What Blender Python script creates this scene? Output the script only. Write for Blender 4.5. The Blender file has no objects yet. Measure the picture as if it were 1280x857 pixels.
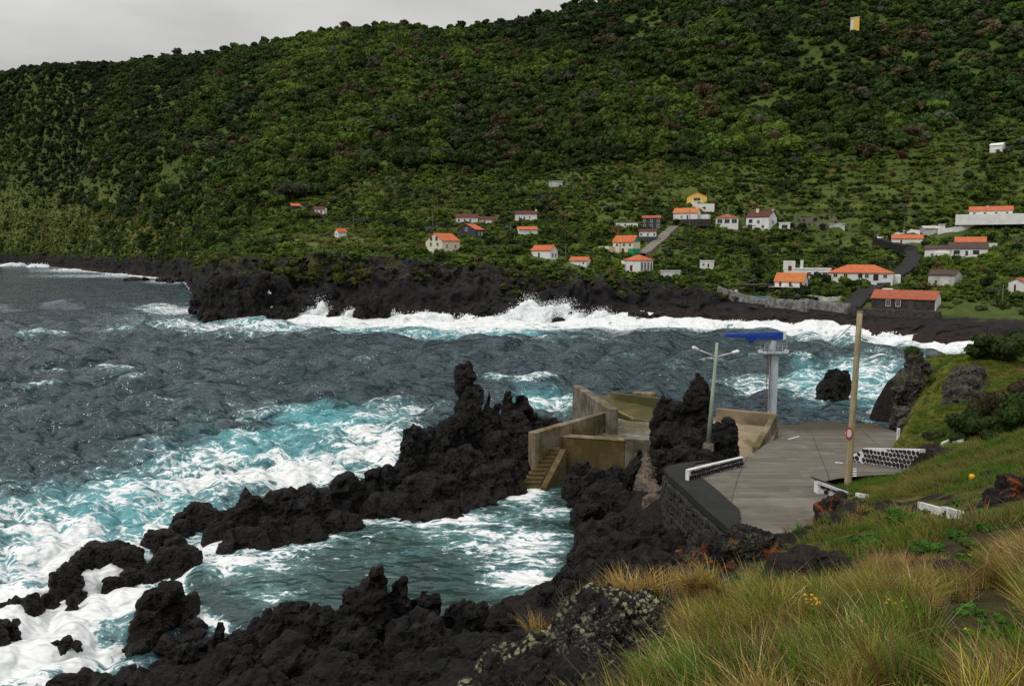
import bpy, bmesh, math, random
import numpy as np
from mathutils import Vector, Matrix
rng = np.random.default_rng(7)
random.seed(7)
S = bpy.context.scene
COL = S.collection
R = math.radians
# ------------------------------------------------------------------ camera, sky, sun, exposure
FPX = 995.6                      # focal length in photograph pixels (28 mm on a 36 mm wide sensor)
PITCH = math.atan(116.5 / FPX)   # the horizon lies at row 312 of 857
CAMZ = 20.0
cam_d = bpy.data.cameras.new('camera')
cam_d.lens = 28.0
cam_d.sensor_width = 36.0
cam_d.clip_start = 0.2
cam_d.clip_end = 30000
cam = bpy.data.objects.new('camera', cam_d)
COL.objects.link(cam)
cam.location = (0, 0, CAMZ)
cam.rotation_euler = (R(90) - PITCH, 0, 0)
S.camera = cam
S.view_settings.view_transform = 'Standard'
S.view_settings.look = 'None'
S.view_settings.exposure = 0.0
S.view_settings.gamma = 1.0
S.cycles.use_denoising = False
S.cycles.use_adaptive_sampling = False
S.cycles.sample_clamp_indirect = 4.0
S.cycles.max_bounces = 5
S.cycles.diffuse_bounces = 3
S.cycles.glossy_bounces = 2
S.cycles.transparent_max_bounces = 8

SUN_EL, SUN_AZ = R(52), R(-125)  # azimuth measured from +Y towards +X: behind the camera's left shoulder
W = bpy.data.worlds.new('World')
S.world = W
W.use_nodes = True
nt = W.node_tree
nt.nodes.clear()
def wn(t, **k):
    n = nt.nodes.new(t)
    for a, b in k.items(): setattr(n, a, b)
    return n
out = wn('ShaderNodeOutputWorld'); bg = wn('ShaderNodeBackground')
sky = wn('ShaderNodeTexSky', sky_type='NISHITA', sun_disc=False)
sky.sun_elevation = SUN_EL
sky.sun_rotation = SUN_AZ
sky.air_density = 2.0; sky.dust_density = 4.0
bw = wn('ShaderNodeRGBToBW')
nt.links.new(sky.outputs[0], bw.inputs[0])
# an overcast deck: brighter overhead than at the horizon (CIE overcast), softly mottled
tc = wn('ShaderNodeTexCoord'); sep = wn('ShaderNodeSeparateXYZ')
nt.links.new(tc.outputs['Generated'], sep.inputs[0])
mr = wn('ShaderNodeMapRange')
mr.inputs[1].default_value = 0.0; mr.inputs[2].default_value = 1.0
mr.inputs[3].default_value = 3.3; mr.inputs[4].default_value = 10.5
nt.links.new(sep.outputs[2], mr.inputs[0])
mp = wn('ShaderNodeMapping'); mp.inputs['Scale'].default_value = (1.0, 1.0, 3.2)
nt.links.new(tc.outputs['Generated'], mp.inputs[0])
nz = wn('ShaderNodeTexNoise'); nz.inputs['Scale'].default_value = 2.6; nz.inputs['Detail'].default_value = 6; nz.inputs['Roughness'].default_value = 0.5
nt.links.new(mp.outputs[0], nz.inputs[0])
m2 = wn('ShaderNodeMapRange')
m2.inputs[1].default_value = 0.3; m2.inputs[2].default_value = 0.7; m2.inputs[3].default_value = 0.74; m2.inputs[4].default_value = 1.24
nt.links.new(nz.outputs[0], m2.inputs[0])
mu = wn('ShaderNodeMath', operation='MULTIPLY')
nt.links.new(mr.outputs[0], mu.inputs[0]); nt.links.new(m2.outputs[0], mu.inputs[1])
cc = wn('ShaderNodeMix', data_type='RGBA', blend_type='MULTIPLY'); cc.inputs[0].default_value = 1.0
nt.links.new(mu.outputs[0], cc.inputs[6]); cc.inputs[7].default_value = (1.0, 0.995, 0.985, 1)
mx = wn('ShaderNodeMix', data_type='RGBA'); mx.inputs[0].default_value = 0.94
nt.links.new(bw.outputs[0], mx.inputs[6]); nt.links.new(cc.outputs[2], mx.inputs[7])
nt.links.new(mx.outputs[2], bg.inputs[0])
bg.inputs[1].default_value = 0.12
nt.links.new(bg.outputs[0], out.inputs[0])

sun_d = bpy.data.lights.new('sun', 'SUN')
sun_d.energy = 1.4
sun_d.angle = R(14)
sun_d.color = (1.0, 0.96, 0.9)
sun = bpy.data.objects.new('sun', sun_d)
COL.objects.link(sun)
sd = Vector((math.sin(SUN_AZ) * math.cos(SUN_EL), math.cos(SUN_AZ) * math.cos(SUN_EL), math.sin(SUN_EL)))
sun.rotation_euler = (-sd).to_track_quat('-Z', 'Y').to_euler()
sun.location = sd * 300

# ------------------------------------------------------------------ measuring helpers
cp, sp = math.cos(PITCH), math.sin(PITCH)
def slope(py):
    v = (428.5 - np.asarray(py, float)) / FPX
    return (-sp + v * cp) / (cp + v * sp)
def tan_x(px, py):
    return (np.asarray(px, float) - 640) / FPX / (cp + (428.5 - np.asarray(py, float)) / FPX * sp)
def P(px, py, Y):
    return Vector((float(tan_x(px, py)) * Y, Y, CAMZ + float(slope(py)) * Y))
def PZ(px, py, z):
    Y = (z - CAMZ) / float(slope(py))
    return P(px, py, Y)
def proj(x, y, z):
    x, y, z = np.asarray(x, float), np.asarray(y, float), np.asarray(z, float) - CAMZ
    d = np.maximum(y * cp - z * sp, 1e-3)
    return 640 + FPX * x / d, 428.5 - FPX * (y * sp + z * cp) / d

# ------------------------------------------------------------------ noise
def _h(ix, iy, iz, seed):
    with np.errstate(over='ignore'):
        h = (ix.astype(np.uint32) * np.uint32(374761393) + iy.astype(np.uint32) * np.uint32(668265263)
             + iz.astype(np.uint32) * np.uint32(2147483647 - 1013904223) + np.uint32((seed * 974634777) & 0xffffffff))
        h = (h ^ (h >> np.uint32(13))) * np.uint32(1274126177)
        h = (h ^ (h >> np.uint32(16))) * np.uint32(2246822519)
        return (h ^ (h >> np.uint32(13))).astype(np.float64) / 4294967296.0
def vnoise(p, seed=0):
    p = np.asarray(p, float)
    i = np.floor(p).astype(np.int64); f = p - i
    f = f * f * f * (f * (f * 6 - 15) + 10)
    r = 0
    for a in (0, 1):
        for b in (0, 1):
            for c in (0, 1):
                w = (f[:, 0] if a else 1 - f[:, 0]) * (f[:, 1] if b else 1 - f[:, 1]) * (f[:, 2] if c else 1 - f[:, 2])
                r = r + w * _h(i[:, 0] + a, i[:, 1] + b, i[:, 2] + c, seed)
    return r
def fbm(p, octs=4, seed=0, gain=0.5):
    s = 0; a = 1; t = 0
    q = np.asarray(p, float)
    for o in range(octs):
        s = s + a * vnoise(q, seed + o * 17); t += a; a *= gain; q = q * 2.03 + 5.3
    return s / t * 2 - 1           # about -1..1
def ridged(p, octs=3, seed=0):
    s = 0; a = 1; t = 0
    q = np.asarray(p, float)
    for o in range(octs):
        s = s + a * (1 - np.abs(vnoise(q, seed + o * 31) * 2 - 1)); t += a; a *= 0.5; q = q * 2.1 + 3.1
    return s / t
def worley(p, seed=0, cell=False):
    p = np.asarray(p, float)
    i = np.floor(p).astype(np.int64)
    f1 = np.full(len(p), 9.0); f2 = np.full(len(p), 9.0); cid = np.zeros(len(p))
    for a in (-1, 0, 1):
        for b in (-1, 0, 1):
            for c in (-1, 0, 1):
                j = i + np.array([a, b, c])
                q = np.stack([_h(j[:, 0], j[:, 1], j[:, 2], seed + k) for k in (1, 2, 3)], 1) + j
                d = np.sqrt(((q - p) ** 2).sum(1))
                if cell: cid = np.where(d < f1, _h(j[:, 0], j[:, 1], j[:, 2], seed + 77), cid)
                f2 = np.minimum(f2, np.maximum(f1, d)); f1 = np.minimum(f1, d)
    return (f1, f2, cid) if cell else (f1, f2)
def xyz(x, y, z=0.0):
    x = np.asarray(x, float)
    return np.stack([x, np.broadcast_to(y, x.shape), np.broadcast_to(z, x.shape)], 1)
def sstep(a, b, x):
    t = np.clip((x - a) / (b - a), 0, 1)
    return t * t * (3 - 2 * t)

# ------------------------------------------------------------------ objects
def link(name, data, parent=None):
    o = bpy.data.objects.new(name, data)
    COL.objects.link(o)
    if parent is not None: o.parent = parent
    return o
def tag(o, label=None, cat=None, group=None, kind=None):
    if label: o['label'] = label
    if cat: o['category'] = cat
    if group: o['group'] = group
    if kind: o['kind'] = kind
    return o
def empty(name, loc, label, cat, group=None, rz=0.0):
    o = link(name, None)
    o.empty_display_size = 0.3
    o.location = loc; o.rotation_euler = (0, 0, rz)
    return tag(o, label, cat, group)
def mesh_np(name, V, F, mat=None, smooth=True, attrs=None):
    V = np.ascontiguousarray(V, np.float32); F = np.ascontiguousarray(F, np.int32)
    me = bpy.data.meshes.new(name)
    n, k = F.shape
    me.vertices.add(len(V)); me.vertices.foreach_set('co', V.ravel())
    me.loops.add(n * k); me.loops.foreach_set('vertex_index', F.ravel())
    me.polygons.add(n); me.polygons.foreach_set('loop_start', np.arange(n, dtype=np.int32) * k)
    me.polygons.foreach_set('use_smooth', np.full(n, smooth))
    me.update(calc_edges=True)
    if attrs:
        for a, v in attrs.items():
            v = np.asarray(v, np.float32)
            if v.ndim == 1:
                at = me.attributes.new(a, 'FLOAT', 'POINT'); at.data.foreach_set('value', v)
            else:
                at = me.attributes.new(a, 'FLOAT_COLOR', 'POINT')
                at.data.foreach_set('color', np.concatenate([v, np.ones((len(v), 1), np.float32)], 1).ravel())
    if mat: me.materials.append(mat)
    return me
class MB:
    def __init__(s): s.v = []; s.f = []
    def add(s, vs, fs):
        b = len(s.v)
        s.v += [tuple(v) for v in vs]; s.f += [tuple(i + b for i in f) for f in fs]
        return s
    def box(s, x0, x1, y0, y1, z0, z1):
        return s.add([(x0, y0, z0), (x1, y0, z0), (x1, y1, z0), (x0, y1, z0), (x0, y0, z1), (x1, y0, z1), (x1, y1, z1), (x0, y1, z1)],
                     [(3, 2, 1, 0), (4, 5, 6, 7), (0, 1, 5, 4), (1, 2, 6, 5), (2, 3, 7, 6), (3, 0, 4, 7)])
    def prism(s, top, bot):           # two matching rings, counter-clockwise seen from above
        n = len(top)
        return s.add(list(bot) + list(top), [tuple(range(n - 1, -1, -1)), tuple(range(n, 2 * n))] +
                     [(i, (i + 1) % n, n + (i + 1) % n, n + i) for i in range(n)])
    def tube(s, pts, rad, n=8):
        pts = [Vector(p) for p in pts]
        if not hasattr(rad, '__len__'): rad = [rad] * len(pts)
        rings = []
        for i, p in enumerate(pts):
            d = (pts[min(i + 1, len(pts) - 1)] - pts[max(i - 1, 0)]).normalized()
            u = d.orthogonal().normalized() if abs(d.z) < 0.9 else Vector((1, 0, 0))
            u = (u - d * u.dot(d)).normalized(); w = d.cross(u)
            rings.append([p + (u * math.cos(2 * math.pi * k / n) + w * math.sin(2 * math.pi * k / n)) * rad[i] for k in range(n)])
        vs = [v for r in rings for v in r]
        fs = [(i * n + k, i * n + (k + 1) % n, (i + 1) * n + (k + 1) % n, (i + 1) * n + k) for i in range(len(pts) - 1) for k in range(n)]
        fs += [tuple(range(n - 1, -1, -1)), tuple((len(pts) - 1) * n + k for k in range(n))]
        return s.add(vs, fs)
    def mesh(s, name, mat, smooth=False, bevel=0.0):
        me = bpy.data.meshes.new(name)
        me.from_pydata(s.v, [], s.f)
        if bevel:
            bm = bmesh.new(); bm.from_mesh(me)
            bmesh.ops.bevel(bm, geom=bm.edges[:], offset=bevel, segments=1, affect='EDGES', clamp_overlap=True)
            bm.to_mesh(me); bm.free()
        if smooth: me.polygons.foreach_set('use_smooth', [True] * len(me.polygons))
        if mat: me.materials.append(mat)
        me.update()
        return me
    def build(s, name, mat, parent=None, smooth=False, bevel=0.0):
        return link(name, s.mesh(name, mat, smooth, bevel), parent)
# ------------------------------------------------------------------ materials
class NT:
    def __init__(s, name):
        s.m = bpy.data.materials.new(name); s.m.use_nodes = True
        s.t = s.m.node_tree; s.t.nodes.clear()
        s.out = s.n('ShaderNodeOutputMaterial')
        s.b = s.n('ShaderNodeBsdfPrincipled')
        s.l(s.b.outputs[0], s.out.inputs[0])
        s.pos = s.n('ShaderNodeNewGeometry').outputs['Position']
    def n(s, t, **k):
        n = s.t.nodes.new(t)
        for a, b in k.items(): setattr(n, a, b)
        return n
    def l(s, a, b): s.t.links.new(a, b)
    def put(s, sock, v):
        if hasattr(v, 'is_output'): s.l(v, sock)
        elif hasattr(v, '__len__') and len(v) == 3 and sock.type == 'RGBA': sock.default_value = (*v, 1)
        else: sock.default_value = v
    def noise(s, scale, detail=4, rough=0.55, vec=None, dist=0.0, col=False):
        n = s.n('ShaderNodeTexNoise')
        n.inputs['Scale'].default_value = scale; n.inputs['Detail'].default_value = detail
        n.inputs['Roughness'].default_value = rough; n.inputs['Distortion'].default_value = dist
        s.l(vec if vec is not None else s.pos, n.inputs['Vector'])
        return n.outputs['Color' if col else 'Fac']
    def voro(s, scale, vec=None, feature='F1', out='Distance', rnd=1.0):
        n = s.n('ShaderNodeTexVoronoi', feature=feature)
        n.inputs['Scale'].default_value = scale; n.inputs['Randomness'].default_value = rnd
        s.l(vec if vec is not None else s.pos, n.inputs['Vector'])
        return n.outputs[out]
    def map(s, sc, vec=None):
        n = s.n('ShaderNodeMapping'); n.inputs['Scale'].default_value = sc
        s.l(vec if vec is not None else s.pos, n.inputs[0])
        return n.outputs[0]
    def rng(s, v, a, b, c=0.0, d=1.0, smooth=False):
        n = s.n('ShaderNodeMapRange')
        if smooth: n.interpolation_type = 'SMOOTHSTEP'
        s.l(v, n.inputs[0])
        for i, q in enumerate((a, b, c, d)): n.inputs[i + 1].default_value = q
        return n.outputs[0]
    def math(s, op, a, b=0.0, clamp=False):
        n = s.n('ShaderNodeMath', operation=op); n.use_clamp = clamp
        s.put(n.inputs[0], a); s.put(n.inputs[1], b)
        return n.outputs[0]
    def mix(s, f, a, b, mode='MIX'):
        n = s.n('ShaderNodeMix', data_type='RGBA', blend_type=mode)
        s.put(n.inputs[0], f); s.put(n.inputs[6], a); s.put(n.inputs[7], b)
        return n.outputs[2]
    def attr(s, name, kind='GEOMETRY', out='Fac'):
        n = s.n('ShaderNodeAttribute', attribute_name=name, attribute_type=kind)
        return n.outputs[out]
    def bump(s, h, dist, strength=1.0, prev=None):
        n = s.n('ShaderNodeBump'); n.inputs['Strength'].default_value = strength; n.inputs['Distance'].default_value = dist
        s.l(h, n.inputs['Height'])
        if prev is not None: s.l(prev, n.inputs['Normal'])
        return n.outputs[0]
    def set(s, **k):
        for a, v in k.items():
            s.put(s.b.inputs[{'col': 'Base Color', 'rough': 'Roughness', 'nor': 'Normal', 'metal': 'Metallic', 'spec': 'Specular IOR Level', 'ior': 'IOR'}[a]], v)
        return s.m
def plain(name, c1, c2=None, scale=1.0, rough=0.8, bump=0.0, bscale=None, detail=5, spec=0.3, metal=0.0, sx=None):
    t = NT(name)
    c2 = c2 or tuple(x * 0.75 for x in c1)
    vec = t.map(sx) if sx else None
    f = t.rng(t.noise(scale, detail, 0.62, vec), 0.32, 0.68)
    t.set(col=t.mix(f, c2, c1), rough=rough, spec=spec, metal=metal)
    if bump: t.set(nor=t.bump(t.noise(bscale or scale * 6, 5, 0.6, vec), bump))
    return t.m

def rock_mat(name, dark=(0.004, 0.004, 0.0045), light=(0.046, 0.043, 0.04), warm=(0.018, 0.013, 0.01), wet_z=1.6, scale=1.0,
             orange=0.0, lichen=0.0, bump=0.18, warmth=0.5, green=0.0):
    t = NT(name)
    big = t.rng(t.noise(0.45 * scale, 5, 0.6), 0.35, 0.68)
    fine = t.rng(t.noise(2.4 * scale, 7, 0.74), 0.46, 0.78)
    c = t.mix(fine, dark, light)
    c = t.mix(t.math('MULTIPLY', big, warmth), c, warm)
    crack = t.rng(t.voro(1.1 * scale, t.noise(1.2 * scale, 3, 0.5, col=True) if False else None, 'DISTANCE_TO_EDGE'), 0.0, 0.06, 0.0, 1.0)
    z = t.n('ShaderNodeSeparateXYZ'); t.l(t.pos, z.inputs[0])
    wet = t.rng(t.math('ADD', z.outputs[2], t.rng(t.noise(0.6, 3), 0, 1, -1.2, 1.2)), wet_z - 0.6, wet_z + 0.8, 0.0, 1.0)
    c = t.mix(wet, t.mix(0.55, c, (0.012, 0.008, 0.006)), c)
    if green:
        nz = t.n('ShaderNodeNewGeometry'); sz = t.n('ShaderNodeSeparateXYZ'); t.l(nz.outputs['Normal'], sz.inputs[0])
        g = t.math('MULTIPLY', t.rng(sz.outputs[2], 0.35, 0.8), t.rng(t.noise(0.9 * scale, 5, 0.65), 0.42, 0.6))
        c = t.mix(t.math('MULTIPLY', g, green), c, (0.055, 0.06, 0.012))
    if orange:
        o = t.math('MULTIPLY', t.rng(t.noise(1.6 * scale, 6, 0.7), 0.56 - 0.06 * orange, 0.64), t.rng(t.noise(0.35 * scale, 3), 0.46, 0.58))
        c = t.mix(o, c, (0.32, 0.075, 0.008))
    if lichen:
        vo = t.n('ShaderNodeTexVoronoi'); vo.inputs['Scale'].default_value = 13.0; t.l(t.mix(0.08, t.pos, t.noise(9, 3, col=True)), vo.inputs['Vector'])
        spot = t.math('MULTIPLY', t.rng(vo.outputs['Distance'], 0.5, 0.36), t.rng(t.noise(1.5, 4, 0.6), 0.5, 0.6))
        spot2 = t.math('MULTIPLY', t.rng(t.noise(22, 5, 0.7), 0.55, 0.62), t.rng(t.noise(0.9, 3), 0.5, 0.6))
        sp_ = t.math('MAXIMUM', spot, t.math('MULTIPLY', spot2, 0.6))
        c = t.mix(t.math('MULTIPLY', sp_, lichen), c, t.mix(t.noise(30, 3), (0.34, 0.33, 0.2), (0.22, 0.24, 0.13)))
    t.set(col=c, rough=t.rng(wet, 0, 1, 0.28, 0.74), spec=0.22)
    h = t.math('ADD', t.noise(2.0 * scale, 8, 0.72), t.math('MULTIPLY', t.noise(11 * scale, 5, 0.7), 0.25))
    t.set(nor=t.bump(t.math('ADD', h, t.math('MULTIPLY', crack, 0.12)), bump / scale * 1.6))
    return t.m

def leaf_mat(name, base=None, dark=0.55, scale=0.5, trans=0.25, jitter=True):
    """foliage: colour from the instance's tint attribute (scattered) or from `base` (single objects)"""
    t = NT(name)
    c = t.attr('tint', 'INSTANCER', 'Color') if base is None else None
    if base is not None: c = t.n('ShaderNodeObjectInfo').outputs['Color']
    f = t.rng(t.noise(scale, 3, 0.6), 0.3, 0.7, dark, 1.35)
    cm = t.n('ShaderNodeMix', data_type='RGBA', blend_type='MULTIPLY'); cm.inputs[0].default_value = 1
    t.l(c, cm.inputs[6]); t.l(f, cm.inputs[7])
    t.set(col=cm.outputs[2], rough=0.75, spec=0.15)
    if trans:
        tr = t.n('ShaderNodeBsdfTranslucent'); t.l(cm.outputs[2], tr.inputs[0])
        ms = t.n('ShaderNodeMixShader'); ms.inputs[0].default_value = trans
        t.l(t.b.outputs[0], ms.inputs[1]); t.l(tr.outputs[0], ms.inputs[2]); t.l(ms.outputs[0], t.out.inputs[0])
    return t.m

M = {}
M['white'] = plain('white_render', (0.78, 0.78, 0.76), (0.6, 0.6, 0.57), 0.5, 0.8)
M['oldwhite'] = plain('weathered_render', (0.62, 0.62, 0.58), (0.3, 0.3, 0.27), 0.55, 0.9)
M['cream'] = plain('cream_render', (0.72, 0.66, 0.5), (0.6, 0.55, 0.42), 0.5, 0.8)
M['yellow'] = plain('yellow_render', (0.72, 0.5, 0.1), (0.6, 0.42, 0.1), 0.6, 0.8)
M['green'] = plain('green_paint', (0.02, 0.3, 0.14), (0.02, 0.24, 0.11), 0.6, 0.6)
M['slate'] = plain('dark_render', (0.06, 0.065, 0.075), (0.035, 0.038, 0.045), 0.8, 0.8)
M['stone'] = plain('dark_stone', (0.07, 0.062, 0.058), (0.02, 0.018, 0.018), 1.1, 0.95, 0.1, 2.0)
M['greystone'] = plain('grey_stone', (0.3, 0.29, 0.27), (0.05, 0.05, 0.05), 0.9, 0.95, 0.1, 2.0)
M['roof_o'] = plain('orange_roof_tile', (0.54, 0.14, 0.05), (0.38, 0.095, 0.04), 0.8, 0.8)
M['roof_y'] = plain('ochre_roof_tile', (0.52, 0.18, 0.05), (0.4, 0.125, 0.04), 0.8, 0.8)
M['roof_r'] = plain('faded_red_roof_tile', (0.36, 0.1, 0.05), (0.26, 0.065, 0.035), 0.8, 0.8)
M['roof_d'] = plain('dark_red_roof_tile', (0.13, 0.03, 0.022), (0.07, 0.022, 0.018), 0.8, 0.85)
M['roof_b'] = plain('brown_roof_tile', (0.09, 0.055, 0.045), (0.05, 0.032, 0.028), 0.8, 0.85)
M['glass'] = plain('window_glass', (0.03, 0.035, 0.04), (0.015, 0.018, 0.02), 1, 0.15, spec=0.6)
M['door_r'] = plain('dark_red_door', (0.16, 0.02, 0.025), None, 1, 0.6)
M['door_g'] = plain('dark_green_door', (0.012, 0.05, 0.03), None, 1, 0.6)
M['door_w'] = plain('white_door', (0.7, 0.7, 0.7), None, 1, 0.6)
M['asphalt'] = plain('asphalt', (0.02, 0.02, 0.02), (0.011, 0.011, 0.011), 0.8, 0.9, 0.01, 20)
M['lane'] = plain('concrete_lane', (0.2, 0.18, 0.15), (0.12, 0.11, 0.09), 0.3, 0.9)
M['wood'] = plain('weathered_wood', (0.4, 0.34, 0.21), (0.22, 0.175, 0.1), 2.0, 0.85, 0.01, 8, sx=(6, 6, 0.6))
M['wooddark'] = plain('dark_wood', (0.09, 0.075, 0.06), (0.05, 0.04, 0.035), 1, 0.9)
M['pole_g'] = plain('mint_pole_paint', (0.33, 0.42, 0.34), (0.2, 0.24, 0.17), 1.2, 0.6, sx=(3, 3, 0.5))
M['lampwhite'] = plain('lamp_housing', (0.75, 0.76, 0.75), (0.6, 0.6, 0.6), 2, 0.4)
M['bluep'] = plain('blue_paint', (0.008, 0.055, 0.37), (0.006, 0.035, 0.26), 0.8, 0.4, spec=0.5)
M['steel'] = plain('pale_blue_steel', (0.5, 0.57, 0.61), (0.36, 0.42, 0.46), 0.9, 0.5)
M['rust'] = plain('rusty_steel', (0.2, 0.07, 0.03), (0.12, 0.05, 0.03), 1.5, 0.8)
M['paint'] = plain('white_joint_paint', (0.8, 0.8, 0.79), (0.55, 0.55, 0.53), 1.4, 0.75)
M['blackstone'] = plain('black_wall_stone', (0.03, 0.028, 0.027), (0.012, 0.012, 0.012), 2.2, 0.9, 0.03, 6)
M['darkstone2'] = plain('grey_black_wall_stone', (0.05, 0.046, 0.042), (0.014, 0.013, 0.013), 1.6, 0.9, 0.05, 5)
M['wire'] = plain('black_cable', (0.02, 0.02, 0.02), None, 1, 0.6)
M['bark'] = plain('bark', (0.11, 0.085, 0.06), (0.06, 0.045, 0.035), 2, 0.9)
M['signred'] = plain('red_sign', (0.55, 0.03, 0.03), None, 1, 0.5)
M['yellowp'] = plain('yellow_plastic', (0.8, 0.42, 0.01), None, 1, 0.5)
M['bluegrey'] = plain('blue_grey_plastic', (0.2, 0.25, 0.28), None, 1, 0.5)
M['poolwater'] = plain('pool_water', (0.06, 0.45, 0.6), (0.05, 0.4, 0.55), 0.5, 0.1, spec=0.5)
M['rock'] = rock_mat('black_lava')
M['rock_far'] = rock_mat('far_black_lava', scale=0.35, wet_z=3.0)
M['rock_lichen'] = rock_mat('lichen_lava', lichen=1.0, scale=2.2, wet_z=-5, bump=0.12, light=(0.04, 0.036, 0.034))
M['rock_orange'] = rock_mat('orange_lichen_lava', orange=0.6, scale=1.5, wet_z=-5, lichen=0.25)
M['rock_brown'] = rock_mat('brown_lava', light=(0.03, 0.022, 0.018), warm=(0.03, 0.017, 0.013), scale=1.8, wet_z=-5, bump=0.06, warmth=0.8)
M['rock_green'] = rock_mat('mossy_cliff_lava', dark=(0.03, 0.028, 0.026), light=(0.22, 0.205, 0.19), green=1.0, wet_z=0.5, warmth=.3)

def concrete(name, light, dark, moss, mossf=0.5, streak=True, scale=1.0):
    t = NT(name)
    a = t.rng(t.noise(0.8 * scale, 6, 0.65), 0.33, 0.68)
    c = t.mix(a, dark, light)
    g = t.rng(t.noise(0.35 * scale, 5, 0.6, dist=0.6), 0.6 - 0.35 * mossf, 0.72 - 0.3 * mossf)
    c = t.mix(t.math('MULTIPLY', g, 0.85), c, moss)
    if streak:
        v = t.map((2.2, 2.2, 0.18))
        c = t.mix(t.rng(t.noise(1.2, 4, 0.6, v), 0.5, 0.75, 0, 0.6), c, (0.035, 0.03, 0.022))
    t.set(col=c, rough=0.9, spec=0.25, nor=t.bump(t.noise(6, 6, 0.65), 0.03))
    return t.m
M['conc'] = concrete('weathered_concrete', (0.27, 0.22, 0.15), (0.13, 0.105, 0.068), (0.085, 0.068, 0.02), 0.45)
M['conc_grey'] = concrete('grey_concrete', (0.25, 0.22, 0.175), (0.12, 0.104, 0.08), (0.08, 0.066, 0.028), 0.45)
M['conc_moss'] = concrete('mossy_concrete', (0.15, 0.125, 0.075), (0.085, 0.07, 0.035), (0.06, 0.055, 0.014), 0.7, streak=False)
M['conc_brown'] = concrete('algae_stained_concrete', (0.17, 0.12, 0.06), (0.08, 0.06, 0.025), (0.07, 0.05, 0.012), 0.6)
M['conc_sand'] = concrete('sandy_concrete', (0.3, 0.23, 0.15), (0.2, 0.155, 0.1), (0.11, 0.09, 0.045), 0.3, streak=False)

def ramp_mat():
    t = NT('ramp_concrete')
    v = t.map((0.25, 1.6, 1.0))
    a = t.rng(t.noise(0.9, 6, 0.65, v), 0.35, 0.66)
    c = t.mix(a, (0.09, 0.078, 0.064), (0.175, 0.155, 0.13))
    b = t.rng(t.noise(0.22, 5, 0.6), 0.42, 0.62)
    c = t.mix(t.math('MULTIPLY', b, 0.5), c, (0.09, 0.075, 0.055))
    w = t.rng(t.noise(5, 4, 0.6, t.map((0.1, 1.2, 1))), 0.56, 0.66)
    c = t.mix(t.math('MULTIPLY', w, 0.5), c, (0.06, 0.05, 0.04))
    z = t.n('ShaderNodeSeparateXYZ'); t.l(t.pos, z.inputs[0])
    jx = t.math('ABSOLUTE', t.math('SUBTRACT', t.math('FRACT', t.math('MULTIPLY', t.math('ADD', z.outputs[0], t.math('MULTIPLY', z.outputs[1], -.35)), 0.19)), .5))
    jy = t.math('ABSOLUTE', t.math('SUBTRACT', t.math('FRACT', t.math('MULTIPLY', z.outputs[1], 0.16)), .5))
    jn = t.math('MINIMUM', jx, jy)
    c = t.mix(t.rng(jn, 0.004, 0.012, .7, 0), c, (0.03, 0.027, 0.022))
    pt = t.rng(t.noise(0.32, 7, 0.7, dist=.8), 0.5, 0.62)
    c = t.mix(t.math('MULTIPLY', pt, .6), c, (0.2, 0.185, 0.16))
    low = t.rng(t.math('ADD', z.outputs[2], t.rng(t.noise(0.4, 3), 0, 1, -0.8, 0.8)), 1.2, 2.0, 1, 0)
    c = t.mix(low, c, (0.055, 0.04, 0.018))
    t.set(col=c, rough=t.rng(low, 0, 1, 0.85, 0.5), spec=0.3, nor=t.bump(t.noise(3.5, 6, 0.6, t.map((0.3, 2.0, 1))), 0.03))
    return t.m
M['ramp'] = ramp_mat()

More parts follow.
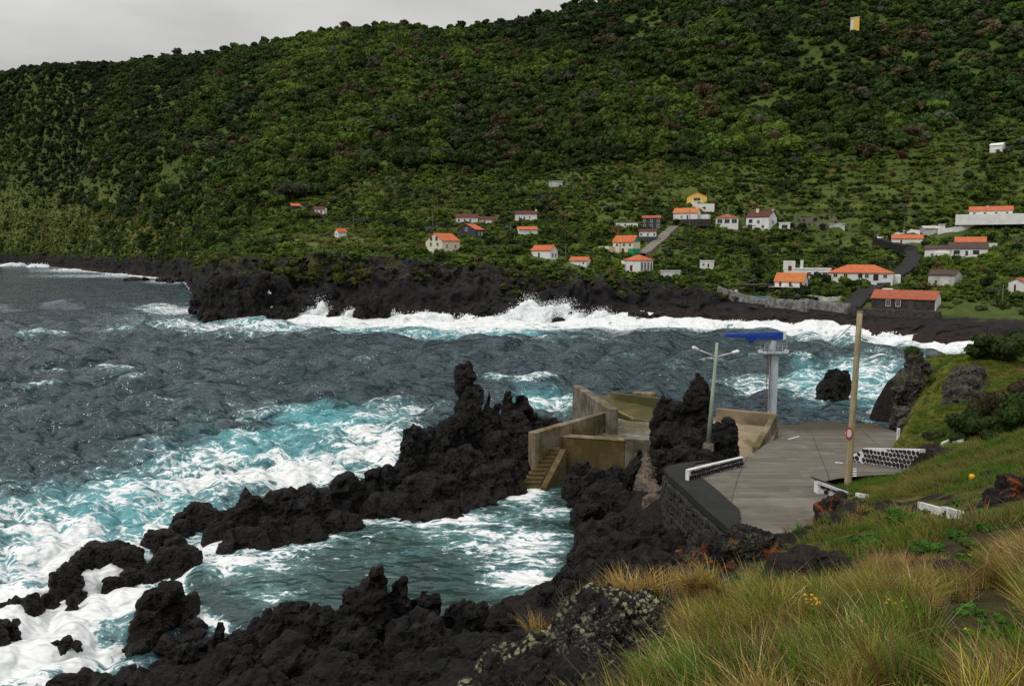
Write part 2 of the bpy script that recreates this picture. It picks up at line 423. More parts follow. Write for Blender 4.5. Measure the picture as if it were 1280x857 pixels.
def sea_mat():
    t = NT('sea_water')
    foam = t.attr('foam'); aer = t.attr('aer'); pool = t.attr('pool')
    warp = t.n('ShaderNodeVectorMath', operation='MULTIPLY_ADD')
    t.l(t.noise(0.25, 4, 0.55, col=True), warp.inputs[0]); warp.inputs[1].default_value = (3.2, 3.2, 0); t.l(t.pos, warp.inputs[2])
    vec = t.map((0.6, 1.0, 0.0), warp.outputs[0])
    def lace(sc, det, width):
        n = t.noise(sc, det, 0.6, vec)
        return t.math('SUBTRACT', 1.0, t.math('MULTIPLY', t.math('ABSOLUTE', t.math('SUBTRACT', n, 0.5)), width), True)
    l1 = lace(0.45, 5, 9.0); l2 = lace(1.6, 6, 8.0)
    n2 = t.noise(0.2, 6, 0.65, vec)
    n3 = t.noise(2.2, 5, 0.7, vec)
    val = t.math('ADD', foam, t.math('MULTIPLY', l1, 0.42))
    val = t.math('ADD', val, t.math('MULTIPLY', l2, 0.3))
    val = t.math('ADD', val, t.math('MULTIPLY', t.math('SUBTRACT', n2, 0.5), 1.25))
    val = t.math('ADD', val, t.math('MULTIPLY', t.math('SUBTRACT', n3, 0.5), 1.5))
    f = t.rng(val, 0.82, 1.06, 0, 1, True)
    f = t.math('MULTIPLY', f, t.rng(foam, 0.02, 0.15))
    soft = t.rng(val, 0.25, 0.95, 0, 1, True)
    av = t.math('ADD', aer, t.math('MULTIPLY', t.math('SUBTRACT', n2, 0.5), 1.5))
    av = t.rng(av, 0.3, 1.0, 0, 1, True)
    deep = t.mix(t.rng(t.noise(0.05, 4), 0.3, 0.7), (0.016, 0.034, 0.043), (0.027, 0.05, 0.06))
    deep = t.mix(pool, deep, (0.03, 0.062, 0.055))
    c = t.mix(t.math('MULTIPLY', av, 0.85), deep, (0.06, 0.31, 0.35))
    c = t.mix(t.math('MULTIPLY', t.math('MULTIPLY', soft, t.rng(foam, 0.05, 0.4)), 0.55), c, (0.22, 0.45, 0.47))
    c = t.mix(f, c, (0.78, 0.8, 0.8))
    wv = t.map((0.75, 1.3, 1.0))
    h = t.math('ADD', t.noise(0.5, 2.5, 0.55, wv), t.math('MULTIPLY', t.noise(0.13, 2, 0.5, t.map((1.0, 0.55, 1.0))), 2.2))
    t.set(col=c, rough=t.rng(f, 0, 1, 0.14, 0.8), spec=t.rng(f, 0, 1, 0.5, 0.1), ior=1.333)
    n = t.bump(h, 1.7, 1.0)
    t.set(nor=n)
    return t.m
M['sea'] = sea_mat()
M['foam'] = plain('white_water', (0.8, 0.82, 0.82), (0.7, 0.74, 0.75), 0.6, 0.9, spec=0.1)

def far_mat():
    t = NT('far_slopes')
    rk = t.attr('rock'); gr = t.attr('grassy')
    big = t.rng(t.noise(0.018, 5, 0.6), 0.35, 0.65)
    fine = t.rng(t.noise(0.16, 6, 0.7), 0.32, 0.7)
    g = t.mix(fine, (0.02, 0.042, 0.008), (0.075, 0.115, 0.017))
    g2 = t.mix(fine, (0.06, 0.095, 0.014), (0.14, 0.17, 0.03))
    c = t.mix(t.math('MULTIPLY', big, 0.35), g, g2)
    c = t.mix(t.math('MULTIPLY', gr, t.rng(t.noise(0.05, 5, 0.65), 0.36, 0.56)), c, t.mix(fine, (0.075, 0.1, 0.02), (0.16, 0.165, 0.04)))
    r = t.mix(t.rng(t.noise(0.35, 7, 0.7), 0.36, 0.72), (0.005, 0.005, 0.006), (0.03, 0.027, 0.025))
    z = t.n('ShaderNodeSeparateXYZ'); t.l(t.pos, z.inputs[0])
    r = t.mix(t.math('MULTIPLY', t.rng(z.outputs[2], 6.0, 14.0), t.rng(t.noise(0.55, 6, 0.75), .5, .7)), r, (0.075, 0.068, 0.058))
    r = t.mix(t.rng(z.outputs[2], 1.0, 4.0, 0.65, 0), r, t.mix(t.noise(0.5, 4), (0.05, 0.024, 0.014), (0.012, 0.01, 0.01)))
    rn = t.math('ADD', rk, t.rng(t.noise(0.16, 7, 0.72), 0.25, 0.75, -0.6, 0.6))
    rn = t.rng(rn, 0.35, 0.65)
    moss = t.mix(fine, (0.06, 0.055, 0.012), (0.03, 0.045, 0.01))
    c = t.mix(t.rng(rk, 0.0, 0.5, 0, 0.8), c, moss)
    t.set(col=t.mix(rn, c, r), rough=0.9, spec=0.2)
    t.set(nor=t.bump(t.noise(0.5, 8, 0.7), 1.2))
    return t.m
M['far'] = far_mat()

def near_mat():
    t = NT('near_ground')
    gr = t.attr('grass')
    fine = t.rng(t.noise(1.6, 6, 0.7), 0.33, 0.68)
    g = t.mix(fine, (0.055, 0.075, 0.012), (0.15, 0.19, 0.02))
    g = t.mix(t.rng(t.noise(0.35, 4, 0.6), 0.45, 0.65), g, (0.16, 0.13, 0.035))
    s = t.mix(t.rng(t.noise(3, 6, 0.7), 0.36, 0.7), (0.007, 0.006, 0.006), (0.032, 0.026, 0.021))
    yy = t.n('ShaderNodeSeparateXYZ'); t.l(t.pos, yy.inputs[0])
    g = t.mix(t.rng(yy.outputs[1], 15, 20, 1, 0), g, t.mix(fine, (0.03, 0.026, 0.01), (0.08, 0.066, 0.022)))
    f = t.rng(t.math('ADD', gr, t.rng(t.noise(0.9, 5, 0.65), 0, 1, -0.5, 0.5)), 0.4, 0.6)
    t.set(col=t.mix(f, s, g), rough=0.95, spec=0.15)
    t.set(nor=t.bump(t.math('ADD', t.noise(1.5, 7, 0.7), t.math('MULTIPLY', t.noise(9, 4, 0.7), 0.3)), 0.35))
    return t.m
M['near'] = near_mat()
M['leaf_o'] = leaf_mat('tree_leaves', 'object', 0.72, 0.35)
M['leaf_n'] = leaf_mat('bush_leaves', 'object', 0.55, 1.4)
M['leaf_s'] = leaf_mat('scattered_leaves', None, 0.72, 0.35)
M['grass_s'] = leaf_mat('scattered_grass', None, 0.7, 1.2, 0.3)
# ------------------------------------------------------------------ the far coast and hillside (heights by direction and distance)
FAR = [  # column, seven (distance, row) knots from the waterline to behind the ridge
 (-260, (1250, 328), (1265, 316), (1300, 290), (1340, 262), (1460, 180), (1600, 98), (2050, 104)),
 (0,    (1110, 330), (1116, 319), (1150, 298), (1190, 270), (1290, 180), (1400, 92), (1800, 100)),
 (60,   (940, 333), (948, 321), (985, 298), (1020, 270), (1120, 175), (1230, 82), (1650, 95)),
 (120,  (720, 340), (730, 325), (765, 300), (820, 262), (930, 170), (1080, 83), (1500, 95)),
 (180,  (605, 345), (616, 326), (655, 296), (720, 245), (840, 160), (1020, 77), (1450, 90)),
 (228,  (528, 350), (542, 322), (570, 300), (640, 245), (780, 160), (970, 70), (1400, 85)),
 (243,  (272, 386), (282, 336), (330, 322), (520, 290), (720, 170), (950, 76), (1380, 80)),
 (262,  (228, 400), (244, 332), (300, 318), (470, 280), (700, 170), (930, 74), (1350, 80)),
 (300,  (222, 401), (246, 326), (310, 308), (420, 278), (640, 175), (880, 72), (1300, 75)),
 (350,  (224, 401), (248, 326), (300, 304), (400, 268), (620, 165), (850, 62), (1280, 60)),
 (400,  (226, 400), (248, 324), (296, 300), (400, 265), (600, 150), (830, 56), (1250, 55)),
 (470,  (230, 398), (252, 322), (290, 304), (370, 272), (580, 145), (810, 47), (1250, 45)),
 (530,  (236, 396), (256, 330), (275, 318), (350, 280), (560, 140), (790, 44), (1230, 45)),
 (580,  (236, 396), (254, 338), (275, 314), (350, 280), (550, 140), (770, 44), (1200, 42)),
 (640,  (232, 398), (250, 345), (270, 322), (350, 280), (540, 140), (755, 34), (1200, 34)),
 (690,  (227, 400), (243, 350), (265, 326), (350, 276), (530, 140), (745, 22), (1200, 24)),
 (740,  (226, 400), (242, 352), (262, 334), (340, 282), (520, 140), (740, 4), (1200, 10)),
 (800,  (226, 401), (243, 356), (258, 342), (335, 290), (510, 135), (750, -30), (1200, -20)),
 (860,  (224, 402), (238, 364), (256, 346), (340, 290), (500, 130), (760, -60), (1200, -50)),
 (920,  (218, 404), (227, 379), (245, 360), (340, 294), (500, 130), (770, -90), (1200, -80)),
 (960,  (212, 406), (221, 388), (234, 370), (330, 302), (500, 130), (780, -105), (1200, -95)),
 (1050, (197, 413), (205, 396), (222, 378), (320, 308), (500, 130), (800, -130), (1200, -120)),
 (1130, (180, 422), (189, 402), (207, 385), (305, 316), (490, 125), (800, -160), (1200, -150)),
 (1200, (164, 433), (174, 408), (192, 388), (300, 310), (480, 120), (800, -180), (1200, -170)),
 (1280, (150, 443), (160, 412), (182, 388), (300, 300), (470, 118), (800, -200), (1200, -190)),
 (1560, (135, 455), (146, 415), (175, 385), (290, 290), (450, 115), (800, -240), (1200, -220)),
]
FT = np.array([float(tan_x(c[0], 330)) for c in FAR])
FY = np.array([[k[0] for k in c[1:]] for c in FAR], float)
FZ = np.array([[CAMZ + k[0] * float(slope(k[1])) for k in c[1:]] for c in FAR], float)
FZ[:, 0] = 0.0
def far_wl(t):
    return np.interp(t, FT, FY[:, 0])
def RIB(t, z0, y):
    c = (t - 0.11 * z0 / 330.0) / 0.075
    return ridged(xyz(c, 0 * c + y / 900.0, z0 / 500.0), 2, 5) - 0.6
def H(x, y, full=False):
    x = np.asarray(x, float); y = np.asarray(y, float)
    t = x / np.maximum(y, 1.0)
    ky = np.stack([np.interp(t, FT, FY[:, k]) for k in range(7)], 0)
    kz = np.stack([np.interp(t, FT, FZ[:, k]) for k in range(7)], 0)
    z = np.where(y < ky[0], -(ky[0] - y) * 0.5, kz[6])
    z = np.maximum(z, -7)
    for k in range(6):
        m = (y >= ky[k]) & (y <= ky[k + 1])
        f = (y - ky[k]) / np.maximum(ky[k + 1] - ky[k], 1e-3)
        z = np.where(m, kz[k] + (kz[k + 1] - kz[k]) * f, z)
    up = sstep(40, 120, z)
    ridge = 0.12 + 0.88 * sstep(10.0, 200.0, np.abs(y - ky[5]))
    # ribs and gullies that run slanting down the steep slopes, and rolling ground lower down
    left = sstep(0.08, -0.2, t)
    z = z + up * ridge * (13 * (1 - .5 * left) * (ridged(xyz(x / 95.0 + y / 420.0, y / 420.0, 0), 3, 3) - 0.62) * 1.6 + 38 * left * RIB(t, z, y))
    z = z + up * ridge * 8 * fbm(xyz(x / 45.0, y / 45.0, 2), 3, 9)
    # the crest line as measured against the sky
    cpx = 640 + FPX * t * (cp + (428.5 - 60) / FPX * sp)
    cap = CAMZ + y * slope(np.interp(cpx, [-260, 0, 60, 130, 200, 290, 370, 470, 520, 560, 640, 690, 740, 770, 800], [104, 96, 86, 87, 79, 64, 50, 37, 36, 36, 28, 18, 12, 4, -60]))
    z = np.minimum(z, cap)
    low = sstep(ky[1] + 4, ky[1] + 40, y) * (1 - up)
    z = z + low * (2.2 * fbm(xyz(x / 28.0, y / 28.0, 0), 3, 12))
    z = z + sstep(2, 8, z) * 0.7 * fbm(xyz(x / 6.0, y / 6.0, 1), 3, 15)
    # terraces in the fields of the right hand slope
    ter = sstep(0.28, 0.36, t) * sstep(300, 330, y) * (1 - sstep(440, 480, y))
    stp = 3.4
    zz = z / stp; fr = zz - np.floor(zz)
    z = z * (1 - ter) + ter * stp * (np.floor(zz) + sstep(0.62, 1.0, fr))
    if full: return z, t, ky, kz
    return z
def hit(px, py, y0=150, y1=1500):
    Y = np.arange(y0, y1, 0.5)
    zr = CAMZ + float(slope(py)) * Y; x = float(tan_x(px, py)) * Y
    h = H(x, Y)
    below = np.where((h >= zr) & (Y > far_wl(x / Y) + 3))[0]
    i = below[0] if len(below) else len(Y) - 1
    return Vector((x[i], Y[i], h[i]))

tc_ = np.concatenate([np.linspace(FT[0], -0.66, 14)[:-1], np.linspace(-0.66, 0.70, 640), np.linspace(0.70, FT[-1], 14)[1:]])
off = np.concatenate([np.linspace(-14, -1, 6), np.linspace(0, 34, 88), 34 + np.cumsum(np.geomspace(0.5, 34, 125))])
T, O = np.meshgrid(tc_, off, indexing='ij')
Yg = far_wl(T) + O
Xg = T * Yg
xx, yy = Xg.ravel(), Yg.ravel()
zz, tt, ky, kz = H(xx, yy, True)
cl = (1 - sstep(ky[1] - 1, ky[1] + 9, yy)) * sstep(-7, -3, zz)
rock = np.where(yy < ky[1] + 2, 1.0, 1 - sstep(2, 16, yy - ky[1]))
rock = rock * (1 - .5 * sstep(7, 14, zz) * sstep(-.2, .3, fbm(xyz(xx / 12, yy / 12, zz / 8), 3, 17)))
# the cliff itself: buttresses, gullies and broken ledges
pn = xyz(xx / 8.0, yy / 30.0, zz / 45.0)
disp = 8.5 * (ridged(pn, 3, 21) - 0.6) - 2.2 * (worley(xyz(xx / 3.2, yy / 9.0, zz / 12.0), 22)[0] - .5) + 3.0 * fbm(xyz(xx / 3.0, yy / 6.0, zz / 5.0), 3, 25) + 1.0 * fbm(xyz(xx / 1.1, yy / 2.0, zz / 1.6), 2, 27)
yy2 = yy - disp * cl * sstep(-4, 0, zz + 2)
xx2 = xx + cl * 1.2 * fbm(xyz(xx / 3.0, yy / 3.0, zz / 3.0 + 9), 2, 33)
zz2 = zz + cl * sstep(3, 8, zz) * (3.6 * fbm(xyz(xx / 7.0, yy / 7.0, 4), 3, 29) + 0.9 * fbm(xyz(xx / 1.6, yy / 1.6, 4), 2, 31))
na, nb = T.shape
idx = np.arange(na * nb).reshape(na, nb)
F = np.stack([idx[:-1, :-1], idx[1:, :-1], idx[1:, 1:], idx[:-1, 1:]], -1).reshape(-1, 4)
pxg, pyg = proj(xx2, yy2, zz2)
grassy = sstep(300, 220, pxg) * sstep(150, 260, pyg + 0.30 * pxg * 0) * sstep(205, 262, pyg - (pxg - 150) * 0.05)
grassy = np.maximum(grassy, 0.9 * np.exp(-((pxg - 400) / 110) ** 2 - ((pyg - 305) / 16) ** 2))
grassy = np.maximum(grassy, 0.45 * sstep(300, 420, pxg) * sstep(180, 260, pyg))
me = mesh_np('hillside', np.stack([xx2, yy2, zz2], 1), F, M['far'], True, {'rock': rock, 'grassy': grassy})
tag(link('hillside', me), kind='structure')

# ------------------------------------------------------------------ near ground: smooth surface through measured points
NP = [ # column, row, distance, cover (1 grass, 0 rock)
 (1280, 857, 4.5, 1), (1100, 857, 4.8, 1), (950, 857, 5.2, 1), (835, 880, 5.8, .8), (720, 935, 6.6, .1), (640, 935, 7.5, 0), (1420, 857, 4.2, 1),
 (1280, 745, 7.6, 1), (1100, 745, 8.0, 1), (950, 750, 8.4, 1), (870, 770, 8.6, 1), (770, 830, 9.5, .1), (690, 850, 9.5, 0), (1420, 740, 7.2, 1),
 (1280, 690, 10, .9), (1160, 700, 10.6, 1), (1050, 716, 11, 1), (960, 722, 11, 1), (890, 752, 10.5, .9), (1420, 680, 10, 1),
 (1280, 655, 14, .6), (1180, 668, 14, .55), (1070, 684, 15, .8), (980, 700, 14, .8), (900, 728, 14, .2), (830, 762, 13.5, 0),
 (1240, 628, 22, .45), (1300, 600, 26, .5), (1160, 645, 24, .6), (1080, 660, 25, .5), (1000, 680, 24, .6), (930, 700, 24, 0), (860, 722, 26, 0), (780, 750, 24, 0),
 (1420, 560, 26, .9),
 (1060, 640, 34, .4), (1110, 622, 36, .9), (1190, 596, 38, 1), (1280, 558, 38, 1), (1400, 530, 38, 1),
 (1085, 606, 44, 1), (1200, 570, 44.5, 1), (1280, 546, 42, 1), (1070, 604, 44.5, 1), (1140, 594, 45.5, 1),
 (990, 672, 34, 0), (950, 690, 36, 0), (880, 690, 38.5, 0), (800, 690, 42, 0), (740, 700, 43, 0), (700, 740, 40, 0), (640, 800, 33, 0), (690, 800, 24, 0),
 (560, 857, 22, 0), (450, 857, 23, 0), (300, 857, 28, 0), (180, 857, 32, 0), (560, 790, 33, 0), (420, 800, 32, 0), (300, 805, 34, 0),
]
NW = [ # x, y, z, cover
 (0, 0, 18.3, 1), (6, 0, 18.6, 1), (14, 0, 19.2, 1), (-5, 2, 16.5, .3), (-12, 6, 11, 0), (-14, 20, 4, 0), (-22, 30, -2, 0), (-30, 45, -5, 0), (-20, 60, -6, 0), (-10, 46, -2.2, 0), (-4, 47, -2.5, 0),
 (0, 52, -3, 0), (-2, 60, -3, 0), (3, 48, -1.5, 0), (-11, 39, -.6, 0), (-20, 40, -3.5, 0), (3.5, 56, -.6, 0), (6, 60, 0, 0), (-10, 75, -7, 0), (10, 95, -7, 0), (30, 105, -8, 0), (-40, 100, -8, 0), (-40, 20, -5, 0), (-30, 0, 4, 0),
 (11, 37, 3.8, 0), (11, 43, 4.2, 0), (9, 48, 3.6, 0), (8, 54, 2.0, 0), (12, 52, 5.2, 0), (16, 50, 5.2, 0), (15, 40, 6.4, 0), (12, 66, 1, 0), (22, 60, 3.4, 0), (24, 52, 5.2, .2), (20, 48, 5.9, .5), (24, 47, 6.5, .8), (20, 70, 1.2, 0), (28, 70, 1.8, 0), (30, 84, -.8, 0), (38, 76, .5, 0), (42, 90, -4, 0), (50, 110, -5, 0),
 (30, 56, 6.2, .9), (33, 64, 6.8, .8), (38, 60, 8.0, 1), (44, 70, 8.6, 1), (46, 84, 8.0, 1), (53, 84, 7.9, 1), (60, 86, 8.0, 1), (56, 92, 7.4, .8), (54, 98, 4.5, .3), (64, 98, 6.4, .5), (72, 98, 7.0, .8), (66, 108, 0, 0), (80, 108, 0, 0), (50, 74, 8.3, 1), (58, 74, 8.6, 1), (50, 62, 9.0, 1), (60, 60, 9.8, 1), (46, 57, 9.3, 1), (44, 52, 10.2, 1), (40, 68, 7.4, .9), (43.5, 78, 7.2, .9), (44, 92, 4.0, .3), (52, 106, 0, 0), (75, 122, -5, 0), (95, 112, -2, 0), (60, 120, -6, 0), (90, 90, 8.5, 1), (80, 62, 11.5, 1), (60, 30, 16, 1), (40, 10, 19, 1), (40, 30, 14.5, 1),
]
pts = [(*P(a, b, c), d) for a, b, c, d in NP] + NW
pts = np.array(pts, float)
def tps(p, v, lam=0.02):
    n = len(p)
    d2 = ((p[:, None] - p[None]) ** 2).sum(-1)
    K = 0.5 * d2 * np.log(d2 + 1e-9) + lam * np.eye(n) * 100
    A = np.zeros((n + 3, n + 3)); A[:n, :n] = K; A[:n, n] = 1; A[:n, n + 1:] = p; A[n, :n] = 1; A[n + 1:, :n] = p.T
    return np.linalg.solve(A, np.concatenate([v, np.zeros((3, v.shape[1]))]))
TW = tps(pts[:, :2], pts[:, 2:])
def near_eval(x, y):
    q = np.stack([np.asarray(x, float).ravel(), np.asarray(y, float).ravel()], 1)
    res = []
    for s in range(0, len(q), 40000):
        c = q[s:s + 40000]
        d2 = ((c[:, None] - pts[None, :, :2]) ** 2).sum(-1)
        res.append(0.5 * d2 * np.log(d2 + 1e-9) @ TW[:len(pts)] + TW[len(pts)] + c @ TW[len(pts) + 1:])
    r = np.concatenate(res)
    z, g = r[:, 0], np.clip(r[:, 1], 0, 1)
    rk = 1 - sstep(0.2, 0.6, g)
    dist = np.hypot(q[:, 0], q[:, 1])
    z = z + rk * sstep(10, 24, dist) * (0.35 * (ridged(xyz(q[:, 0] / 1.1, q[:, 1] / 1.1, 3), 3, 42) - .6) + 0.75 * fbm(xyz(q[:, 0] / 2.2, q[:, 1] / 2.2, 1), 4, 41) + 0.5 * (ridged(xyz(q[:, 0] / 3.5, q[:, 1] / 3.5, 1), 3, 44) - .6))
    z = z - 0.26 * sstep(.4, .8, g) * (1 - sstep(17, 24, q[:, 1]))
    z = z + 0.16 * fbm(xyz(q[:, 0] / 1.1, q[:, 1] / 1.1, 5), 3, 47) * sstep(3, 8, dist)
    return z, g
def G(x, y):
    z, _ = near_eval(np.array([x]), np.array([y])); return float(z[0])
def nhit(px, py, y0=3.5, y1=118.0):
    Y = np.arange(y0, y1, 0.1); zr = CAMZ + float(slope(py)) * Y; x = float(tan_x(px, py)) * Y
    z, _ = near_eval(x, Y); b_ = np.where(z >= zr)[0]
    i = b_[0] if len(b_) else len(Y) - 1
    return Vector((x[i], Y[i], z[i]))
# fan shaped grid, finer towards the viewer
th = np.concatenate([np.linspace(-1.5, -0.66, 30)[:-1], np.linspace(-0.66, 0.74, 380), np.linspace(0.74, 1.35, 40)[1:]])
rr = np.concatenate([np.linspace(-6, 2.5, 6), 2.5 + np.cumsum(np.geomspace(0.06, 0.75, 330))])
rr = rr[rr < 112]
TT, RR = np.meshgrid(th, rr, indexing='ij')
Xn = TT * (np.abs(RR) + 6) ; Yn = RR + 0 * TT
xn, yn = Xn.ravel(), Yn.ravel()
zn, gn = near_eval(xn, yn)
# ------------------------------------------------------------------ the concrete road and slipway: height by distance
RY = [28, 36, 41, 46, 52, 60, 70, 88, 95]; RZ = [7.7, 7.25, 7.1, 6.8, 5.85, 4.55, 3.0, 0.45, -0.6]
def froad(y): return float(np.interp(y, RY, RZ))
def onroad(px, py):
    for Y in np.arange(30, 95, 0.05):
        p = P(px, py, Y)
        if p.z <= froad(Y): return p
    return P(px, py, 95)
LE = [(9.8, 34), (11.0, 37.0), (10.7, 44), (10.6, 47.5), (12.0, 51.5), (15.6, 53.8), (18.8, 60), (21.2, 65.5), (25.3, 74.0), (25.5, 79), (30.4, 88.6), (30.8, 92)]
RE = [(14.6, 34), (15.4, 37.0), (16.6, 41), (17.9, 44.2), (19.4, 45.2), (24.2, 46.4), (25.0, 48.4), (23.0, 51.8), (28.5, 58), (34.5, 66), (38.2, 76), (39.5, 82), (42, 92)]
def edge_x(E, y, pick):
    xs = []
    for (x0, y0), (x1, y1) in zip(E[:-1], E[1:]):
        if min(y0, y1) <= y <= max(y0, y1) and abs(y1 - y0) > 1e-6:
            xs.append(x0 + (x1 - x0) * (y - y0) / (y1 - y0))
    return pick(xs)
# press the ground down beneath the road, the quay and the wall top
ROADM = np.zeros(len(xn), bool)
lx = np.interp(yn, [p[1] for p in LE], [p[0] for p in LE]); rx = np.interp(yn, [p[1] for p in sorted(RE, key=lambda p: p[1])], [p[0] for p in sorted(RE, key=lambda p: p[1])])
inside = (yn > 35.5) & (yn < 92) & (xn > lx - 1.2) & (xn < rx - 0.25)
zroad = np.interp(yn, RY, RZ) - 0.35
zn = np.where(inside, np.minimum(zn, zroad), zn)
quay_in = (yn > 58) & (xn > 1.0) & (xn < lx + 1)
zn = np.where(quay_in, np.minimum(zn, 1.2), zn)
idx = np.arange(len(xn)).reshape(TT.shape)
F = np.stack([idx[:-1, :-1], idx[1:, :-1], idx[1:, 1:], idx[:-1, 1:]], -1).reshape(-1, 4)
F = F[(zn[F].max(1) > -2.5)]
gr_attr = gn.copy()
me = mesh_np('near_ground', np.stack([xn, yn, zn], 1), F, M['near'], True, {'grass': gr_attr})
tag(link('near_ground', me), kind='structure')

# ------------------------------------------------------------------ the sea
def blob(px, py, b):
    cx, cy, rx_, ry_, s = b
    return s * np.exp(-(((px - cx) / rx_) ** 2 + ((py - cy) / ry_) ** 2))
FOAM = [ # column, row, half width, half height, amount
 (40, 805, 110, 46, 1.5), (70, 750, 90, 24, .7), (-60, 800, 110, 80, 1.0), (90, 675, 190, 36, .4), (40, 640, 170, 40, .22), (230, 618, 110, 28, .4), (330, 580, 120, 22, .36), (140, 600, 160, 24, .14), (480, 690, 220, 44, .14),
 (430, 540, 70, 24, .35), (500, 512, 60, 10, .5), (485, 562, 46, 20, .7), (400, 588, 60, 14, .75), (330, 600, 60, 14, .6), (240, 560, 120, 26, .16), (300, 515, 130, 20, .16), (690, 504, 44, 9, .5), (640, 498, 40, 10, .12), (690, 490, 40, 8, .15),
 (215, 388, 50, 7, .8), (215, 405, 70, 6, .45), (290, 412, 90, 7, .8), (420, 400, 70, 10, 1.2), (520, 404, 70, 9, .9), (600, 406, 60, 9, .9), (690, 398, 70, 11, 1.2), (560, 415, 120, 7, .4), (760, 404, 70, 9, 1.0), (830, 404, 40, 6, .8),
 (900, 406, 60, 6, 1.1), (980, 410, 60, 7, 1.2), (1060, 418, 60, 8, 1.3), (1130, 424, 60, 9, 1.4), (1190, 432, 40, 8, 1.2), (1240, 445, 40, 10, 1.0),
 (1000, 485, 50, 14, .38), (1060, 470, 60, 16, .36), (1110, 490, 50, 26, .45), (1090, 450, 60, 8, .4), (1030, 497, 26, 8, .5), (930, 478, 40, 10, .45), (880, 455, 40, 5, .25), (960, 437, 60, 5, .2), (830, 560, 50, 5, .25), (740, 425, 60, 6, .2),
 (210, 352, 30, 3, .6), (120, 345, 90, 2.5, .45), (40, 329, 60, 3, .8), (100, 338, 60, 3, .6), (210, 345, 40, 3, .6),
 (520, 665, 70, 12, .5), (440, 662, 60, 8, .45), (300, 720, 70, 18, .4), (260, 705, 50, 16, .5), (330, 690, 80, 12, .5), (340, 760, 50, 20, .35), (600, 690, 60, 14, .3), (650, 630, 34, 16, .9), (690, 655, 40, 9, .5), (680, 690, 40, 14, .45), (660, 740, 50, 22, .7), (600, 665, 50, 8, .45), (640, 700, 50, 20, .3),
 (170, 745, 40, 22, .9), (130, 720, 40, 16, .8), (90, 700, 60, 20, .8), (640, 395, 90, 9, .4),
]
AER = [
 (150, 620, 200, 40, .35), (330, 560, 130, 26, .8), (440, 525, 90, 26, .7), (200, 640, 150, 60, .5), (60, 720, 150, 80, .7), (400, 520, 70, 14, .6), (685, 498, 50, 16, .7),
 (430, 408, 120, 9, .6), (560, 412, 120, 10, .8), (640, 418, 80, 9, .6), (230, 370, 40, 12, .4), (280, 410, 80, 10, .5),
 (1060, 470, 80, 24, .75), (1110, 500, 50, 30, .8), (990, 480, 60, 20, .45), (1010, 510, 60, 14, .3), (880, 425, 50, 8, .3),
 (560, 700, 90, 26, .4), (480, 720, 60, 20, .3), (620, 670, 80, 20, .25), (330, 700, 90, 30, .2), (640, 505, 50, 20, .3),
]
POOLPOLY = np.array([(225, 735), (245, 700), (285, 672), (440, 652), (560, 640), (650, 600), (735, 600), (735, 740), (660, 790), (420, 790), (280, 790), (225, 770)], float)
def pip(px, py, poly):
    ins = np.zeros(px.shape, bool)
    for i in range(len(poly)):
        x0, y0 = poly[i]; x1, y1 = poly[(i + 1) % len(poly)]
        c = ((y0 > py) != (y1 > py)) & (px < (x1 - x0) * (py - y0) / (y1 - y0 + 1e-9) + x0)
        ins ^= c
    return ins
def pdist(px, py, poly):
    d = np.full(px.shape, 1e9)
    for i in range(len(poly)):
        a = poly[i]; b = poly[(i + 1) % len(poly)]; ab = b - a
        f = np.clip(((px - a[0]) * ab[0] + (py - a[1]) * ab[1]) / (ab @ ab), 0, 1)
        d = np.minimum(d, np.hypot(px - a[0] - f * ab[0], py - a[1] - f * ab[1]))
    return np.where(pip(px, py, poly), d, -d)
ts = np.concatenate([np.linspace(-4, -0.82, 16)[:-1], np.linspace(-0.82, 0.72, 900), np.linspace(0.72, 2, 10)[1:]])
rows = np.concatenate([np.linspace(905, 340, 440), np.linspace(339.2, 325.5, 24)])
Ys = -CAMZ / slope(rows)
Ys = np.concatenate([Ys, np.geomspace(Ys[-1] * 1.1, 14000, 14)])
TS, YS = np.meshgrid(ts, Ys, indexing='ij')
xs, ys = (TS * YS).ravel(), YS.ravel()
spx, spy = proj(xs, ys, np.zeros_like(xs))
spx = np.where(ys > 1500, 9e3, spx)
foam = sum(blob(spx, spy, b) * (.72 if 360 < b[1] < 450 else 1) for b in FOAM)
aer = sum(blob(spx, spy, b) for b in AER)
pd = pdist(spx, spy, POOLPOLY)
pool = sstep(-22, 22, pd)
# surf along the far waterline
wl = far_wl(TS.ravel())
dsh = wl - ys
surf = np.exp(-((dsh - 2) / 6.5) ** 2) * (dsh > -12) * sstep(262, 300, spx + (ys > 1500) * -9e3)
foam = foam + surf * (0.25 + 1.1 * np.clip(fbm(xyz(xs / 14, ys / 14, 3), 2, 51) + .3, 0, 1)) + 0.7 * np.exp(-((dsh - 4) / 14.0) ** 2) * (spx < 262)
